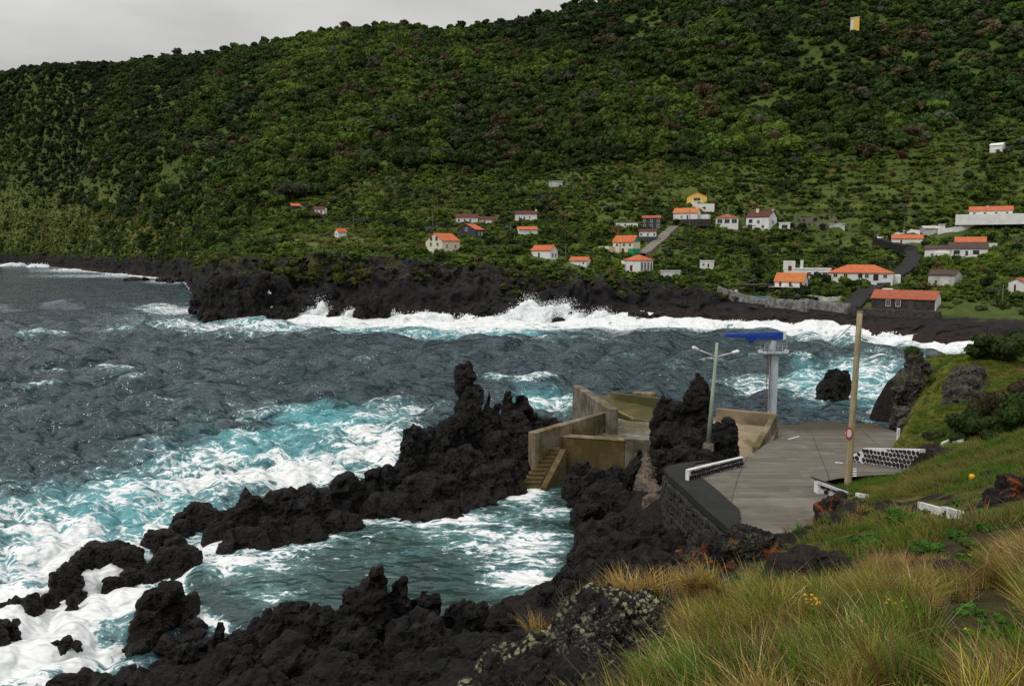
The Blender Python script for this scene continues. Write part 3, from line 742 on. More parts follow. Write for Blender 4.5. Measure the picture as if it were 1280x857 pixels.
# choppy waves (shorter ones fade out with distance, where the grid is too coarse to carry them)
rowgap = np.gradient(Ys)
gap = np.broadcast_to(rowgap, TS.shape).ravel()
wz = np.zeros_like(xs); wx = np.zeros_like(xs); wy = np.zeros_like(xs)
wr = np.random.default_rng(3)
for k in range(46):
    L = 1.6 * (1.085 ** k) * wr.uniform(.9, 1.1)
    if L > 46: L = wr.uniform(10, 46)
    ang = R(-65) + wr.normal(0, 0.55)
    kx, kyv = math.cos(ang), math.sin(ang)
    amp = 0.021 * L ** 0.92 * wr.uniform(.6, 1.3) * (0.75 if L > 14 else 1)
    ph = 2 * math.pi * (kx * xs + kyv * ys) / L + wr.uniform(0, 6.28)
    amp *= (1.9 if L < 6 else 2.0 if L < 16 else .6)
    if L >= 5: amp = amp * (.3 + .7 * sstep(70, 135, ys))
    wgt = amp * sstep(1.6, 4.5, L / np.maximum(gap, 0.05))
    wz += wgt * np.sin(ph); wx += -0.75 * wgt * kx * np.cos(ph); wy += -0.75 * wgt * kyv * np.cos(ph)
grp = 0.75 + 0.5 * fbm(xyz(xs / 40, ys / 40, 0), 2, 61)
calm = (1 - 0.72 * pool) * np.where(ys > 1500, 0.2, 1) * (0.35 + 0.65 * sstep(20, 34, np.hypot(xs, ys)))
wz, wx, wy = wz * grp * calm, wx * grp * calm, wy * grp * calm
crest = sstep(1.1, 2.1, wz)
foam = foam + 0.55 * crest * sstep(.1, .6, fbm(xyz(xs / 22, ys / 22, 7), 2, 66) + 0.1) * (1 - pool)
foam = foam + 0.16 * sstep(0.25, .9, fbm(xyz(xs / 9, ys / 16, 2), 3, 71)) * (ys < 240)
rough = np.clip(foam, 0, 1.6)
wz = wz + sstep(.5, 1.4, rough) * (0.3 * fbm(xyz(xs / 1.3, ys / 1.3, 5), 3, 73) + .1) * (1 - .6 * pool)
wz = wz + surf * sstep(170, 200, ys) * (1.3 * ridged(xyz(xs / 5, ys / 5, 3), 3, 75) + 0.2) * sstep(.3, 1.0, foam)
wz = wz + pool * 0.85
cas = np.exp(-((pd + 2) / 9) ** 2) * sstep(305, 262, spx) * sstep(672, 704, spy)
foam = foam + cas * 0.9
sx, sy, sz = xs + wx, ys + wy, wz
# leave out what lies under the land
hid = (H(xs, ys) > 3.0) & (ys > 140)
gz = np.full(len(xs), -9.0); nm = ys < 110
gz[nm] = near_eval(xs[nm], ys[nm])[0]
hid |= gz > 2.6
idx = np.arange(len(xs)).reshape(TS.shape)
F = np.stack([idx[:-1, :-1], idx[1:, :-1], idx[1:, 1:], idx[:-1, 1:]], -1).reshape(-1, 4)
F = F[~hid[F].all(1)]
me = mesh_np('sea', np.stack([sx, sy, sz], 1), F, M['sea'], True, {'foam': foam, 'aer': aer, 'pool': pool})
tag(link('sea', me), kind='structure')
# ------------------------------------------------------------------ lava rocks
def rockmesh(name, blobs, voxel, amp, mat, seed, zb=-1.2, flare=1.9, sides=9, fine=1.0):
    r = random.Random(seed)
    b = MB()
    for bl in blobs:
        px, py, Y, rp = bl[:4]
        top = P(px, py, Y); rad = rp * Y / FPX
        ry = rad * (bl[4] if len(bl) > 4 and bl[4] else 1.0)
        zlo = bl[5] if len(bl) > 5 and bl[5] is not None else zb
        fl = bl[6] if len(bl) > 6 else flare
        h = max(top.z - zlo, 0.5)
        rings = []
        lx, ly = r.uniform(-.12, .12) * h, r.uniform(-.05, .1) * h
        jit = [r.uniform(.72, 1.28) for _ in range(sides)]
        for f, s in ((0, .42), (.05, .78), (.16, 1.0), (.35, 1.0 + (fl - 1) * .3), (.65, 1 + (fl - 1) * .65), (1.0, fl)):
            ring = []
            for k in range(sides):
                a = 2 * math.pi * (k + .3 * f) / sides
                q = jit[k] * r.uniform(.88, 1.12) * s
                ring.append((top.x + lx * f + math.cos(a) * rad * q, top.y - ly * f + math.sin(a) * ry * q, top.z - h * f + r.uniform(-.04, .04) * rad))
            rings.append(ring)
        vs = [v for g in rings for v in g]
        fs = [((i + 1) * sides + k, (i + 1) * sides + (k + 1) % sides, i * sides + (k + 1) % sides, i * sides + k) for i in range(len(rings) - 1) for k in range(sides)]
        fs += [tuple(range(sides)), tuple((len(rings) - 1) * sides + k for k in range(sides - 1, -1, -1))]
        b.add(vs, fs)
    me = b.mesh(name + '_blocks', None)
    o = bpy.data.objects.new('tmp_rock', me)
    COL.objects.link(o)
    md = o.modifiers.new('r', 'REMESH'); md.mode = 'VOXEL'; md.voxel_size = voxel
    dg = bpy.context.evaluated_depsgraph_get()
    m2 = bpy.data.meshes.new_from_object(o.evaluated_get(dg))
    bpy.data.objects.remove(o); bpy.data.meshes.remove(me)
    n = len(m2.vertices)
    co = np.empty(n * 3, np.float32); m2.vertices.foreach_get('co', co); co = co.reshape(-1, 3).astype(float)
    no = np.empty(n * 3, np.float32); m2.vertices.foreach_get('normal', no); no = no.reshape(-1, 3).astype(float)
    s = amp
    wob = np.stack([fbm(co / (2.6 * s) + 7 * k, 3, seed + k) for k in range(3)], 1)
    p2 = co + no * 0.0 + wob * 0.3 * s
    sq = np.array([1.0, 1.0, 0.72])
    f1, f2, c1 = worley(p2 * sq / (1.5 * s), seed + 5, True)
    g1, g2, c2 = worley((p2 + 0.25 * s * wob) * sq / (0.6 * s), seed + 8, True)
    d = 0.4 * (c1 - 0.5) - 0.16 * np.exp(-((f2 - f1) / 0.12) ** 2) + 0.2 * (c2 - 0.5) + 0.55 * (ridged(co / (1.5 * s), 4, seed + 6) - .62) + 0.3 * (ridged(co / (0.55 * s), 3, seed + 9) - .6)
    p2 = p2 + no * (d * s)[:, None]
    p2 = p2 + fine * 0.11 * s * np.stack([fbm(co / (0.22 * s) + 3 * k, 3, seed + 20 + k, .65) for k in range(3)], 1)
    m2.vertices.foreach_set('co', p2.astype(np.float32).ravel())
    m2.polygons.foreach_set('use_smooth', [False] * len(m2.polygons))
    m2.materials.clear(); m2.materials.append(mat); m2.name = name
    m2.update()
    return m2
def rock(name, label, blobs, voxel, amp, mat, seed, cat='rock', group=None, **k):
    m = rockmesh(name, blobs, voxel, amp, mat, seed, **k)
    c = P(*blobs[0][:3]); c.z = 0
    m.transform(Matrix.Translation(-c))
    o = link(name, m); o.location = c
    return tag(o, label, cat, group)

crag = [ # column, row of the top, distance, radius in columns
 (274, 652, 51.5, 14), (292, 632, 52, 18), (312, 611, 53, 18), (333, 613, 53.5, 20), (357, 613, 54, 20), (383, 606, 54.5, 20), (404, 610, 55, 18), (430, 598, 56, 16), (445, 602, 57, 12),
 (300, 655, 50.5, 20), (340, 645, 51, 26), (385, 645, 52, 26), (430, 640, 53.5, 26),
 (468, 588, 58.5, 14), (478, 580, 59, 12), (496, 580, 60, 14), (512, 545, 62, 12), (518, 530, 63, 12), (537, 530, 64, 16), (556, 526, 65, 14), (570, 516, 66, 14),
 (490, 620, 56.5, 28), (535, 590, 59, 30), (580, 560, 62, 30), (520, 640, 55, 24), (565, 625, 56.5, 28), (600, 612, 58.5, 22), (560, 590, 60, 24), (605, 585, 61, 22), (630, 575, 63, 20),
 (573, 454, 68, 6, 1.0, None, 1.6), (584, 449, 68, 9, 1.0, None, 1.5), (590, 476, 67.5, 16, 1, None, 1.3), (580, 492, 67, 15, 1, None, 1.3), (611, 487, 68.5, 5, 1, None, 2.6), (622, 502, 69, 6, 1, None, 1.8), (635, 486, 70, 8, 1, None, 1.8), (652, 489, 70, 10, 1, None, 1.6), (645, 512, 69, 20), (605, 515, 68, 22),
 (668, 516, 70.5, 12), (688, 520, 72, 14), (702, 523, 74, 10), (650, 545, 67, 20), (625, 540, 66, 22), (655, 575, 65, 12), (640, 600, 62.5, 12),
 (672, 530, 70, 16),
]
crag = [(a, b + 2, c, d * 0.95, *e) for a, b, c, d, *e in crag]
rock('lava_crag', 'long jagged black lava crag with a tall spire beside the concrete stairs', crag, 0.2, 1.15, M['rock'], 11, cat='lava rock')
lamp_crag = [(873, 466, 62.5, 9, 1, None, 1.2), (869, 476, 62.5, 9, 1, None, 1.5), (880, 485, 62.5, 12, 1, None, 1.6), (828, 494, 62.5, 8, 1, None, 1.3), (842, 506, 62, 10, 1, None, 1.3), (857, 522, 62, 11, 1, None, 1.5), (912, 526, 60.5, 10, 1, 3.5, 1.0),
 (835, 530, 61, 18), (862, 535, 60.5, 24), (890, 530, 61, 16), (903, 540, 60.5, 12, 1, None, 1.0), (830, 566, 59, 14, 1, None, 1.2), (860, 560, 58, 26, 1, None, 1.1), (893, 566, 59.5, 13, 1, None, 1.0)]
rock('lava_crag', 'black lava outcrop with a thumb shaped spire behind the mint green lamp post', lamp_crag, 0.17, 1.0, M['rock'], 23, cat='lava rock', zb=2.0, flare=1.25)
rock('sea_stack', 'lone black sea stack standing in the turquoise cove beyond the slipway', [(1047, 461, 105, 14, .9, None, 1.05), (1056, 462, 105, 7, 1, None, 1.3), (1036, 478, 104.5, 12, 1, None, 1.1), (1030, 490, 104, 7), (1062, 478, 105, 3, 1, .8, 1.0)], 0.22, 1.0, M['rock'], 31, cat='sea stack')
rock('lava_rock', 'low black lava rocks between the concrete front wall and the pool', [(722, 578, 60, 14), (712, 590, 58.5, 10), (745, 590, 58, 18), (770, 585, 58.5, 16), (800, 575, 60, 8), (798, 560, 61, 5), (760, 605, 56, 26), (735, 620, 54.5, 18), (785, 615, 55, 18)],
     0.17, 0.95, M['rock'], 37, cat='lava rock', flare=1.35)
rock('lava_rock', 'dark lava shelf below the curved stone retaining wall', [(745, 655, 48.5, 24), (780, 645, 50, 28), (735, 690, 46, 16), (770, 680, 45.5, 30), (815, 668, 45, 30), (790, 700, 42, 30), (745, 715, 43, 22), (850, 690, 41, 30), (830, 720, 37, 34), (765, 735, 38, 34), (900, 690, 38, 26), (710, 745, 40, 18)],
     0.17, 0.95, M['rock'], 41, cat='lava rock', flare=1.3, zb=-1.0)
ledge = [(706, 716, 20), (728, 700, 22), (752, 684, 24), (780, 672, 26), (812, 668, 26), (842, 676, 24), (866, 690, 22), (740, 716, 26), (772, 702, 28), (806, 696, 30), (838, 704, 28), (760, 728, 26), (716, 738, 20), (795, 722, 28), (690, 742, 16)]
ledge = [(a, b - 7, nhit(a, b + 12).y, d, 1, nhit(a, b + 12).z - 2.0, 1.3) for a, b, d in ledge]
rock('lava_rock', 'broken dark ledges between the retaining wall and the lichen boulder', ledge, 0.13, 0.7, M['rock'], 44, cat='lava rock')
for px_, py_, r_, sd_, lab in ((1172, 612, 9, 141, 'small dark rock in the grass bank left of the yellow marker'), (1120, 616, 8, 142, 'small dark rock in the grass above the orange topped rock'), (1196, 586, 10, 143, 'dark rock bedded in the grass bank above the yellow marker'), (1236, 596, 12, 144, 'dark rock in the grass bank right of the yellow marker')):
    p = nhit(px_, py_)
    rock('bank_rock', lab, [(px_, py_ - 6, p.y, r_, .7, p.z - .4, 1.4), (px_ + r_, py_ - 3, p.y, r_ * .7, .7, p.z - .4, 1.4)], .06, .3, M['rock_brown'], sd_, group='small rocks in the grass bank')
fore = [(470, 712, 29.5, 16, 1, None, 1.8), (462, 722, 29.5, 18), (498, 726, 30, 18), (525, 732, 30.5, 14), (540, 738, 30.5, 14), (445, 745, 29.5, 26), (400, 760, 29.5, 26), (375, 758, 30.5, 18), (360, 765, 30.5, 22), (575, 752, 31, 20), (600, 757, 31.5, 18), (628, 760, 31, 16), (643, 758, 31, 8),
 (330, 775, 31, 22), (272, 785, 32, 10, 1, None, 1.6), (262, 800, 32, 16), (300, 792, 31, 20), (240, 815, 31.5, 22), (200, 830, 31.5, 24), (160, 842, 31.5, 22), (130, 855, 31.5, 16), (520, 780, 28, 40), (440, 800, 26, 46), (590, 800, 27, 40), (360, 810, 27, 44), (290, 818, 27, 40), (520, 832, 23, 56), (420, 838, 23, 56), (620, 842, 22, 46), (330, 848, 24, 50), (200, 852, 29, 40), (470, 875, 20, 60), (560, 880, 19, 60), (380, 880, 21, 50), (650, 800, 27, 30), (230, 870, 28, 40)]
fore = [(a, b - 5 if b > 740 else b - 2, c, d * 1.12, *e) for a, b, c, d, *e in fore]
rock('lava_shelf', 'broad black lava shelf with a blunt knob at the bottom of the picture', fore, 0.14, 0.85, M['rock'], 47, cat='lava rock', flare=1.8)
rock('lava_rock', 'wet rounded black rock with water streaming down its seaward side', [(192, 738, 40.5, 16, 1, None, 1.5), (212, 732, 41, 18, 1, None, 1.5), (232, 748, 41, 14), (238, 775, 39.5, 14), (185, 765, 39, 16), (225, 790, 38, 22), (176, 800, 38, 14), (240, 800, 38, 14)],
     0.14, 0.8, M['rock'], 53, cat='lava rock', flare=1.6)
# rocks awash on the seaward side
small = [
 ('low rock in the surf beside the left end of the long crag', [(228, 640, 51, 9), (248, 628, 52, 12), (262, 634, 52, 10), (225, 650, 50, 10)], 61),
 ('long low rock ridge awash in the lace of foam', [(120, 678, 46, 16), (140, 676, 46, 14), (160, 684, 46, 14), (100, 690, 45, 12), (82, 706, 44, 10), (70, 712, 44, 7)], 62),
 ('knobbly rock at the inner end of the awash ridge', [(192, 662, 48, 12), (205, 660, 48, 14), (222, 668, 48, 10), (235, 682, 47, 12), (212, 685, 46.5, 14)], 63),
 ('thin brown rock lip where the pool spills over', [(215, 702, 44.5, 14), (190, 706, 44.5, 14), (160, 710, 44, 12), (140, 718, 43.5, 8), (100, 735, 42.5, 8), (90, 742, 42, 6)], 64),
 ('dark rock in the white water at the left edge', [(60, 737, 42, 8), (40, 742, 41.5, 10), (20, 745, 41.5, 10), (2, 750, 41, 10)], 65),
 ('lowest dark rock at the left edge of the white water', [(5, 775, 39.5, 12), (18, 774, 39.5, 6), (-10, 778, 39.5, 12)], 66),
 ('small brown rock almost buried in white water', [(70, 800, 38, 7), (84, 797, 38, 8), (98, 796, 38, 5)], 67),
 ('flat brown rock at the foot of the white water', [(80, 845, 35.5, 18), (105, 838, 35.5, 16), (125, 840, 35.5, 12)], 68),
]
for lab, bl, sd_ in small:
    zt_ = {61: 1.7, 62: 1.5, 63: 1.7, 64: .75, 65: 1.1, 66: 1.1, 67: .7, 68: .8}[sd_]
    bl = [(a, b_ + 1, (CAMZ - zt_ * random.uniform(.85, 1.15)) / -float(slope(b_ + 1)), d_ * (1.5 if sd_ in (61, 62, 63) else 1.2), .7) for a, b_, c, d_ in bl]
    rock('surf_rock', lab, bl, 0.11, 0.42, M['rock'], sd_, cat='rock', group='rocks awash on the seaward side', flare=1.7, zb=-1.0)
# rocks at the foot of the far cliff
farr = [
 ('broad brown footed buttress at the tip of the far headland', [(262, 352, 226, 12), (285, 345, 224, 18), (320, 340, 222, 22), (350, 345, 222, 16), (368, 370, 220, 6), (350, 385, 219, 18), (270, 388, 221, 14), (245, 372, 236, 8)], 71, 2.4),
 ('small black stack in the surf gap of the far headland', [(418, 386, 222, 6), (411, 392, 221, 5), (429, 394, 222, 2)], 72, 1.5),
 ('square black buttress jutting into the surf of the headland', [(455, 372, 224, 9), (470, 370, 224, 10), (480, 380, 223, 7), (450, 385, 222, 6)], 73, 2.2),
 ('low rock in the surf right of the square buttress', [(557, 387, 229, 4), (568, 386, 229, 6), (572, 389, 228, 4)], 74, 1.4),
 ('black rock lump below the cream house headland', [(600, 380, 230, 14), (622, 384, 229, 10)], 75, 2.0),
 ('small rock awash in front of the white spray plume', [(694, 397, 219, 5), (700, 396, 219, 5)], 76, 1.2),
 ('dark rock beside the spray plume', [(722, 384, 224, 8), (715, 390, 222, 5)], 77, 1.5),
 ('tiny rock in the surf right of the spray plume', [(745, 399, 218, 4)], 78, 1.0),
 ('black rock point below the front white house', [(800, 388, 224, 14), (830, 390, 223, 12), (812, 396, 221, 8)], 79, 2.0),
 ('flat reef rock near the far left point', [(165, 348, 520, 8), (180, 347, 520, 5)], 80, 2.4),
 ('flat reef rock off the headland tip', [(205, 347, 500, 8), (225, 348, 500, 10), (213, 351, 480, 5)], 81, 2.4),
]
for lab, bl, sd_, am in farr:
    rock('coast_rock', lab, bl, 0.5 if am > 1.5 else 0.35, am, M['rock_far'], sd_, cat='rock', group='rocks along the far shore', flare=1.2, fine=.6)
# the cliff at the right edge of the slipway
cl = [(1146, 440, 86, 9, 1, 4), (1132, 472, 85, 16, 1, 3.4, .8), (1124, 480, 84, 10, 1, 4.0, .7), (1145, 470, 86, 20), (1160, 460, 88, 16), (1168, 446, 92, 10), (1140, 515, 83, 14, 1, None, 1.1), (1150, 500, 84, 20, 1, None, 1.2), (1160, 525, 80, 18, 1, None, 1.1), (1120, 490, 84, 9, 1, 3.6, .8), (1128, 508, 82.5, 12, 1, None, 1.1), (1134, 525, 80.5, 12, 1, None, 1.1), (1158, 452, 90, 12), (1150, 448, 88, 12, 1, 2, 1.0), (1136, 462, 86, 14, 1, 2, .9), (1148, 545, 79, 14, 1, None, 1.0), (1175, 540, 76, 18, 1, None, 1.0), (1180, 480, 90, 16)]
rock('cliff_rock', 'grey green overhanging cliff rock at the right end of the slipway', cl, 0.2, 1.0, M['rock_green'], 85, cat='rock', flare=1.15)
rock('lichen_boulder', 'big foreground boulder speckled with pale lichen', [(760, 742, 10.2, 60, 1, 12.5, 1.15), (800, 748, 10.4, 46, 1, 12.5, 1.1), (720, 775, 10, 60, 1, 12.5, 1.1), (680, 790, 9.8, 46, 1, 12.5, 1.1), (660, 830, 9, 50, 1, 12.5, 1.1), (740, 830, 9, 90, 1, 12.5, 1.1), (628, 806, 9.8, 40, 1, 12.5, 1.1), (600, 850, 9.2, 44, 1, 12, 1.1), (640, 880, 8.2, 60, 1, 12.5, 1.1), (740, 885, 7.8, 100, 1, 12.5, 1.1), (830, 870, 7.6, 50, 1, 12.5, 1.1), (835, 790, 9.6, 26, 1, 12.5, 1.2), (800, 830, 8.6, 50, 1, 12.5, 1.1)],
     0.04, 0.28, M['rock_lichen'], 91, cat='boulder', flare=1.1)
rock('dark_boulder', 'smooth dark brown boulder lying in the long grass', [(1005, 684, 11, 36, 1, 14, 1.2), (985, 692, 10.9, 32, 1, 14, 1.15), (1040, 698, 11, 30, 1, 14, 1.1), (1075, 708, 11, 24, 1, 14, 1.1)], 0.04, 0.18, M['rock_brown'], 93, cat='boulder', fine=.5)
rock('grass_rock', 'orange lichened rock below the end of the dark wall', [(930, 662, 20, 34, 1, 10), (900, 673, 20, 34, 1, 10), (870, 692, 19, 30, 1, 10), (958, 666, 20, 22, 1, 10), (850, 708, 18.5, 24, 1, 10)], 0.07, 0.4, M['rock_orange'], 95, flare=1.15)
rock('grass_rock', 'orange topped dark rock under the white edged corner wall', [(1045, 622, 36, 22, 1, 6), (1070, 625, 35.5, 24, 1, 6), (1100, 632, 35, 22, 1, 6), (1040, 640, 34, 16, 1, 6), (1080, 655, 32, 24, 1, 6), (1120, 640, 34, 18, 1, 6)], 0.1, 0.55, M['rock_orange'], 97, flare=1.15)
rock('grass_rock', 'dark rock beneath the broken white kerb on the grass bank', [(1165, 642, 27, 20, 1, 9), (1190, 650, 26, 24, 1, 9), (1215, 655, 25, 14, 1, 9)], 0.09, 0.5, M['rock_brown'], 98, flare=1.15)
rock('grass_rock', 'black ragged rock at the right edge above the long grass', [(1245, 612, 21, 22, 1, 10), (1270, 600, 21, 26, 1, 10), (1295, 595, 21, 26, 1, 10), (1225, 640, 20, 22, 1, 10), (1260, 645, 19, 30, 1, 10), (1300, 640, 19, 30, 1, 10)], 0.07, 0.45, M['rock_orange'], 99, flare=1.1)
rock('grass_rock', 'dark rock at the right end of the lattice wall', [(1153, 566, 46.9, 9, 1, 5), (1152, 563, 48.2, 12, 1, 5), (1166, 558, 48, 15, 1, 5), (1183, 562, 47.5, 16, 1, 5), (1154, 574, 47.4, 10, 1, 5)], 0.12, 0.5, M['rock_brown'], 101, flare=1.2)
rock('grass_rock', 'brown black boulder sunk in the long grass at the right', [(1205, 706, nhit(1205, 728).y, 26, .8, nhit(1205, 728).z - .5, 1.2), (1235, 712, nhit(1235, 730).y, 24, .8, nhit(1235, 730).z - .5, 1.2), (1180, 716, nhit(1180, 728).y, 16, .8, nhit(1180, 728).z - .5, 1.2)], .04, .22, M['rock_brown'], 151)
rock('grass_rock', 'flat dark stone poking out of the grass at lower right', [(1235, 818, 6.2, 26, .8, 16.6, 1.1), (1260, 822, 6.1, 30, .8, 16.6, 1.1), (1215, 824, 6.2, 16, .8, 16.6, 1.1)], 0.03, 0.15, M['rock_brown'], 103, fine=.6)
rock('grass_rock', 'grey stone in the grass beside the lichen boulder', [(850, 842, 6.4, 24, .8, 16.2, 1.1), (880, 836, 6.4, 16, .8, 16.2, 1.1)], 0.03, 0.15, M['rock_brown'], 104, fine=.6)
fr_ = []
for (px_, pt_, pb_, r_) in [(1198, 470, 496, 9), (1206, 460, 492, 10), (1214, 468, 494, 11), (1197, 482, 503, 9), (1204, 480, 503, 10), (1218, 456, 480, 9)]:
    fr_.append((px_, pt_, nhit(px_, pb_).y, r_ * 1.5, 1, 5, 1.4))
rock('field_rock', 'lichen grey rock face beside the grass path on the right', [fr_[1], fr_[2], fr_[5]], 0.18, 0.7, M['rock_green'], 105, flare=1.2)
rock('field_rock', 'lower left part of the broken grey rock face by the grass path', [fr_[0], fr_[3], fr_[4]], 0.18, 0.6, M['rock_green'], 106, flare=1.2)
# ------------------------------------------------------------------ road and slipway
def sheet(name, left, right, zf, mat, y0, y1, step=0.6, nx=30, lift=0.0):
    ysr = np.arange(y0, y1 + 1e-6, step)
    V = []
    for y in ysr:
        a = np.interp(y, [p[1] for p in left], [p[0] for p in left]); b = np.interp(y, [p[1] for p in right], [p[0] for p in right])
        for k in range(nx + 1):
            V.append((a + (b - a) * k / nx, y, zf(y) + lift))
    n = nx + 1
    F = [(i * n + k, i * n + k + 1, (i + 1) * n + k + 1, (i + 1) * n + k) for i in range(len(ysr) - 1) for k in range(nx)]
    return link(name, mesh_np(name, np.array(V), np.array(F), mat, True))
RES = sorted(RE, key=lambda p: p[1])
LES = sorted(LE, key=lambda p: p[1])
tag(sheet('slipway_road', LES, RES, froad, M['ramp'], 34, 92), kind='structure')
# painted line on the slipway below the wing wall
a, b = onroad(985, 549), onroad(999, 545)
mb = MB(); w = Vector((b.y - a.y, a.x - b.x, 0)).normalized() * .07
mb.add([(a.x - w.x, a.y - w.y, a.z + .008), (a.x + w.x, a.y + w.y, a.z + .008), (b.x + w.x, b.y + w.y, b.z + .012), (b.x - w.x, b.y - w.y, b.z + .012)], [(0, 1, 2, 3)])
tag(mb.build('painted_line', M['paint']), kind='structure')
# four little white dashes beside the big pole
for i, yy_ in enumerate((586, 589, 592, 595)):
    p = onroad(1068.5, yy_)
    MB().box(-.1, .1, -.07, .07, 0, .02).build('painted_dash', M['paint']).location = (p.x, p.y, p.z + .004)
for o in [o for o in COL.objects if o.name.startswith('painted_dash')]: tag(o, kind='structure')

# dark tarred wall top and the curved dry stone retaining wall
outer = [(9.9, 34.5), (9.55, 38), (9.3, 42), (9.1, 45), (9.3, 47.4), (9.9, 49.3), (11.0, 50.8), (12.6, 52.2)]
rw = empty('retaining_wall', (9.3, 43, 0), 'curved dry stone retaining wall with a black tarred top below the road', 'wall')
mb = MB()
for (x0, y0), (x1, y1) in zip(outer[:-1], outer[1:]):
    def zt(y): return froad(y) + .12
    ix0 = float(np.interp(y0, [p[1] for p in LES], [p[0] for p in LES])) + .25; ix1 = float(np.interp(y1, [p[1] for p in LES], [p[0] for p in LES])) + .25
    top = [(x0, y0, zt(y0)), (ix0, y0, zt(y0)), (ix1, y1, zt(y1)), (x1, y1, zt(y1))]
    bot = [(x, y, z - .34) for x, y, z in top]
    mb.prism(top, bot)
o = mb.build('tarred_top', M['asphalt'], rw); o.location = (-9.3, -43, 0)
mb = MB()
for (x0, y0), (x1, y1) in zip(outer[:-1], outer[1:]):
    z0, z1 = froad(y0) - .3, froad(y1) - .3
    top = [(x0 + .12, y0, z0), (x0 + .9, y0, z0), (x1 + .9, y1, z1), (x1 + .12, y1, z1)]
    mb.prism(top, [(x, y, 2.2) for x, y, z in top])
o = mb.build('wall_core', M['asphalt'], rw); o.location = (-9.3, -43, 0)
stone_meshes = []
for k in range(8):
    rs = random.Random(k); bm = bmesh.new(); bmesh.ops.create_icosphere(bm, subdivisions=1, radius=1)
    for v in bm.verts:
        v.co = Vector([max(-.62, min(.62, c * 1.0)) for c in v.co]) * rs.uniform(.85, 1.1)
        v.co += Vector((rs.uniform(-.1, .1), rs.uniform(-.1, .1), rs.uniform(-.1, .1)))
    m = bpy.data.meshes.new('stone'); bm.to_mesh(m); bm.free(); m.materials.append(M['darkstone2']); stone_meshes.append(m)
stone_white = []
for m in stone_meshes:
    q_ = m.copy(); q_.materials[0] = M['oldwhite']; stone_white.append(q_)
cum = [0.0]
for (x0, y0), (x1, y1) in zip(outer[:-1], outer[1:]): cum.append(cum[-1] + math.hypot(x1 - x0, y1 - y0))
rs = random.Random(5); nst = 0
def along(s):
    i = max(0, min(len(cum) - 2, next((k for k in range(len(cum) - 1) if s <= cum[k + 1]), len(cum) - 2)))
    f = (s - cum[i]) / (cum[i + 1] - cum[i]); (x0, y0), (x1, y1) = outer[i], outer[i + 1]
    return x0 + (x1 - x0) * f, y0 + (y1 - y0) * f, math.atan2(y1 - y0, x1 - x0)
for row in range(7):
    s = 1.0 + rs.uniform(0, .3)
    while s < cum[-1] - .3:
        w_, h_ = rs.uniform(.34, .62), .42
        x, y, an = along(s + w_ / 2)
        o = link('stone', (stone_white if s < 1.7 and rs.random() < .35 else stone_meshes)[rs.randrange(8)], rw)
        o.location = (x + .08 - 9.3, y - 43, froad(y) - .52 - row * .4 + rs.uniform(-.05, .05)); o.rotation_euler = (rs.uniform(-.15, .15), rs.uniform(-.15, .15), an + rs.uniform(-.12, .12))
        o.scale = (w_ * .78, rs.uniform(.28, .4), h_ * .74 * rs.uniform(.85, 1.15))
        s += w_; nst += 1
# whitewashed splashes on the corner stones at the near end of the wall
mb = MB()
for k in range(9):
    y = 36.0 + k * .22; x = float(np.interp(y, [p[1] for p in outer], [p[0] for p in outer]))
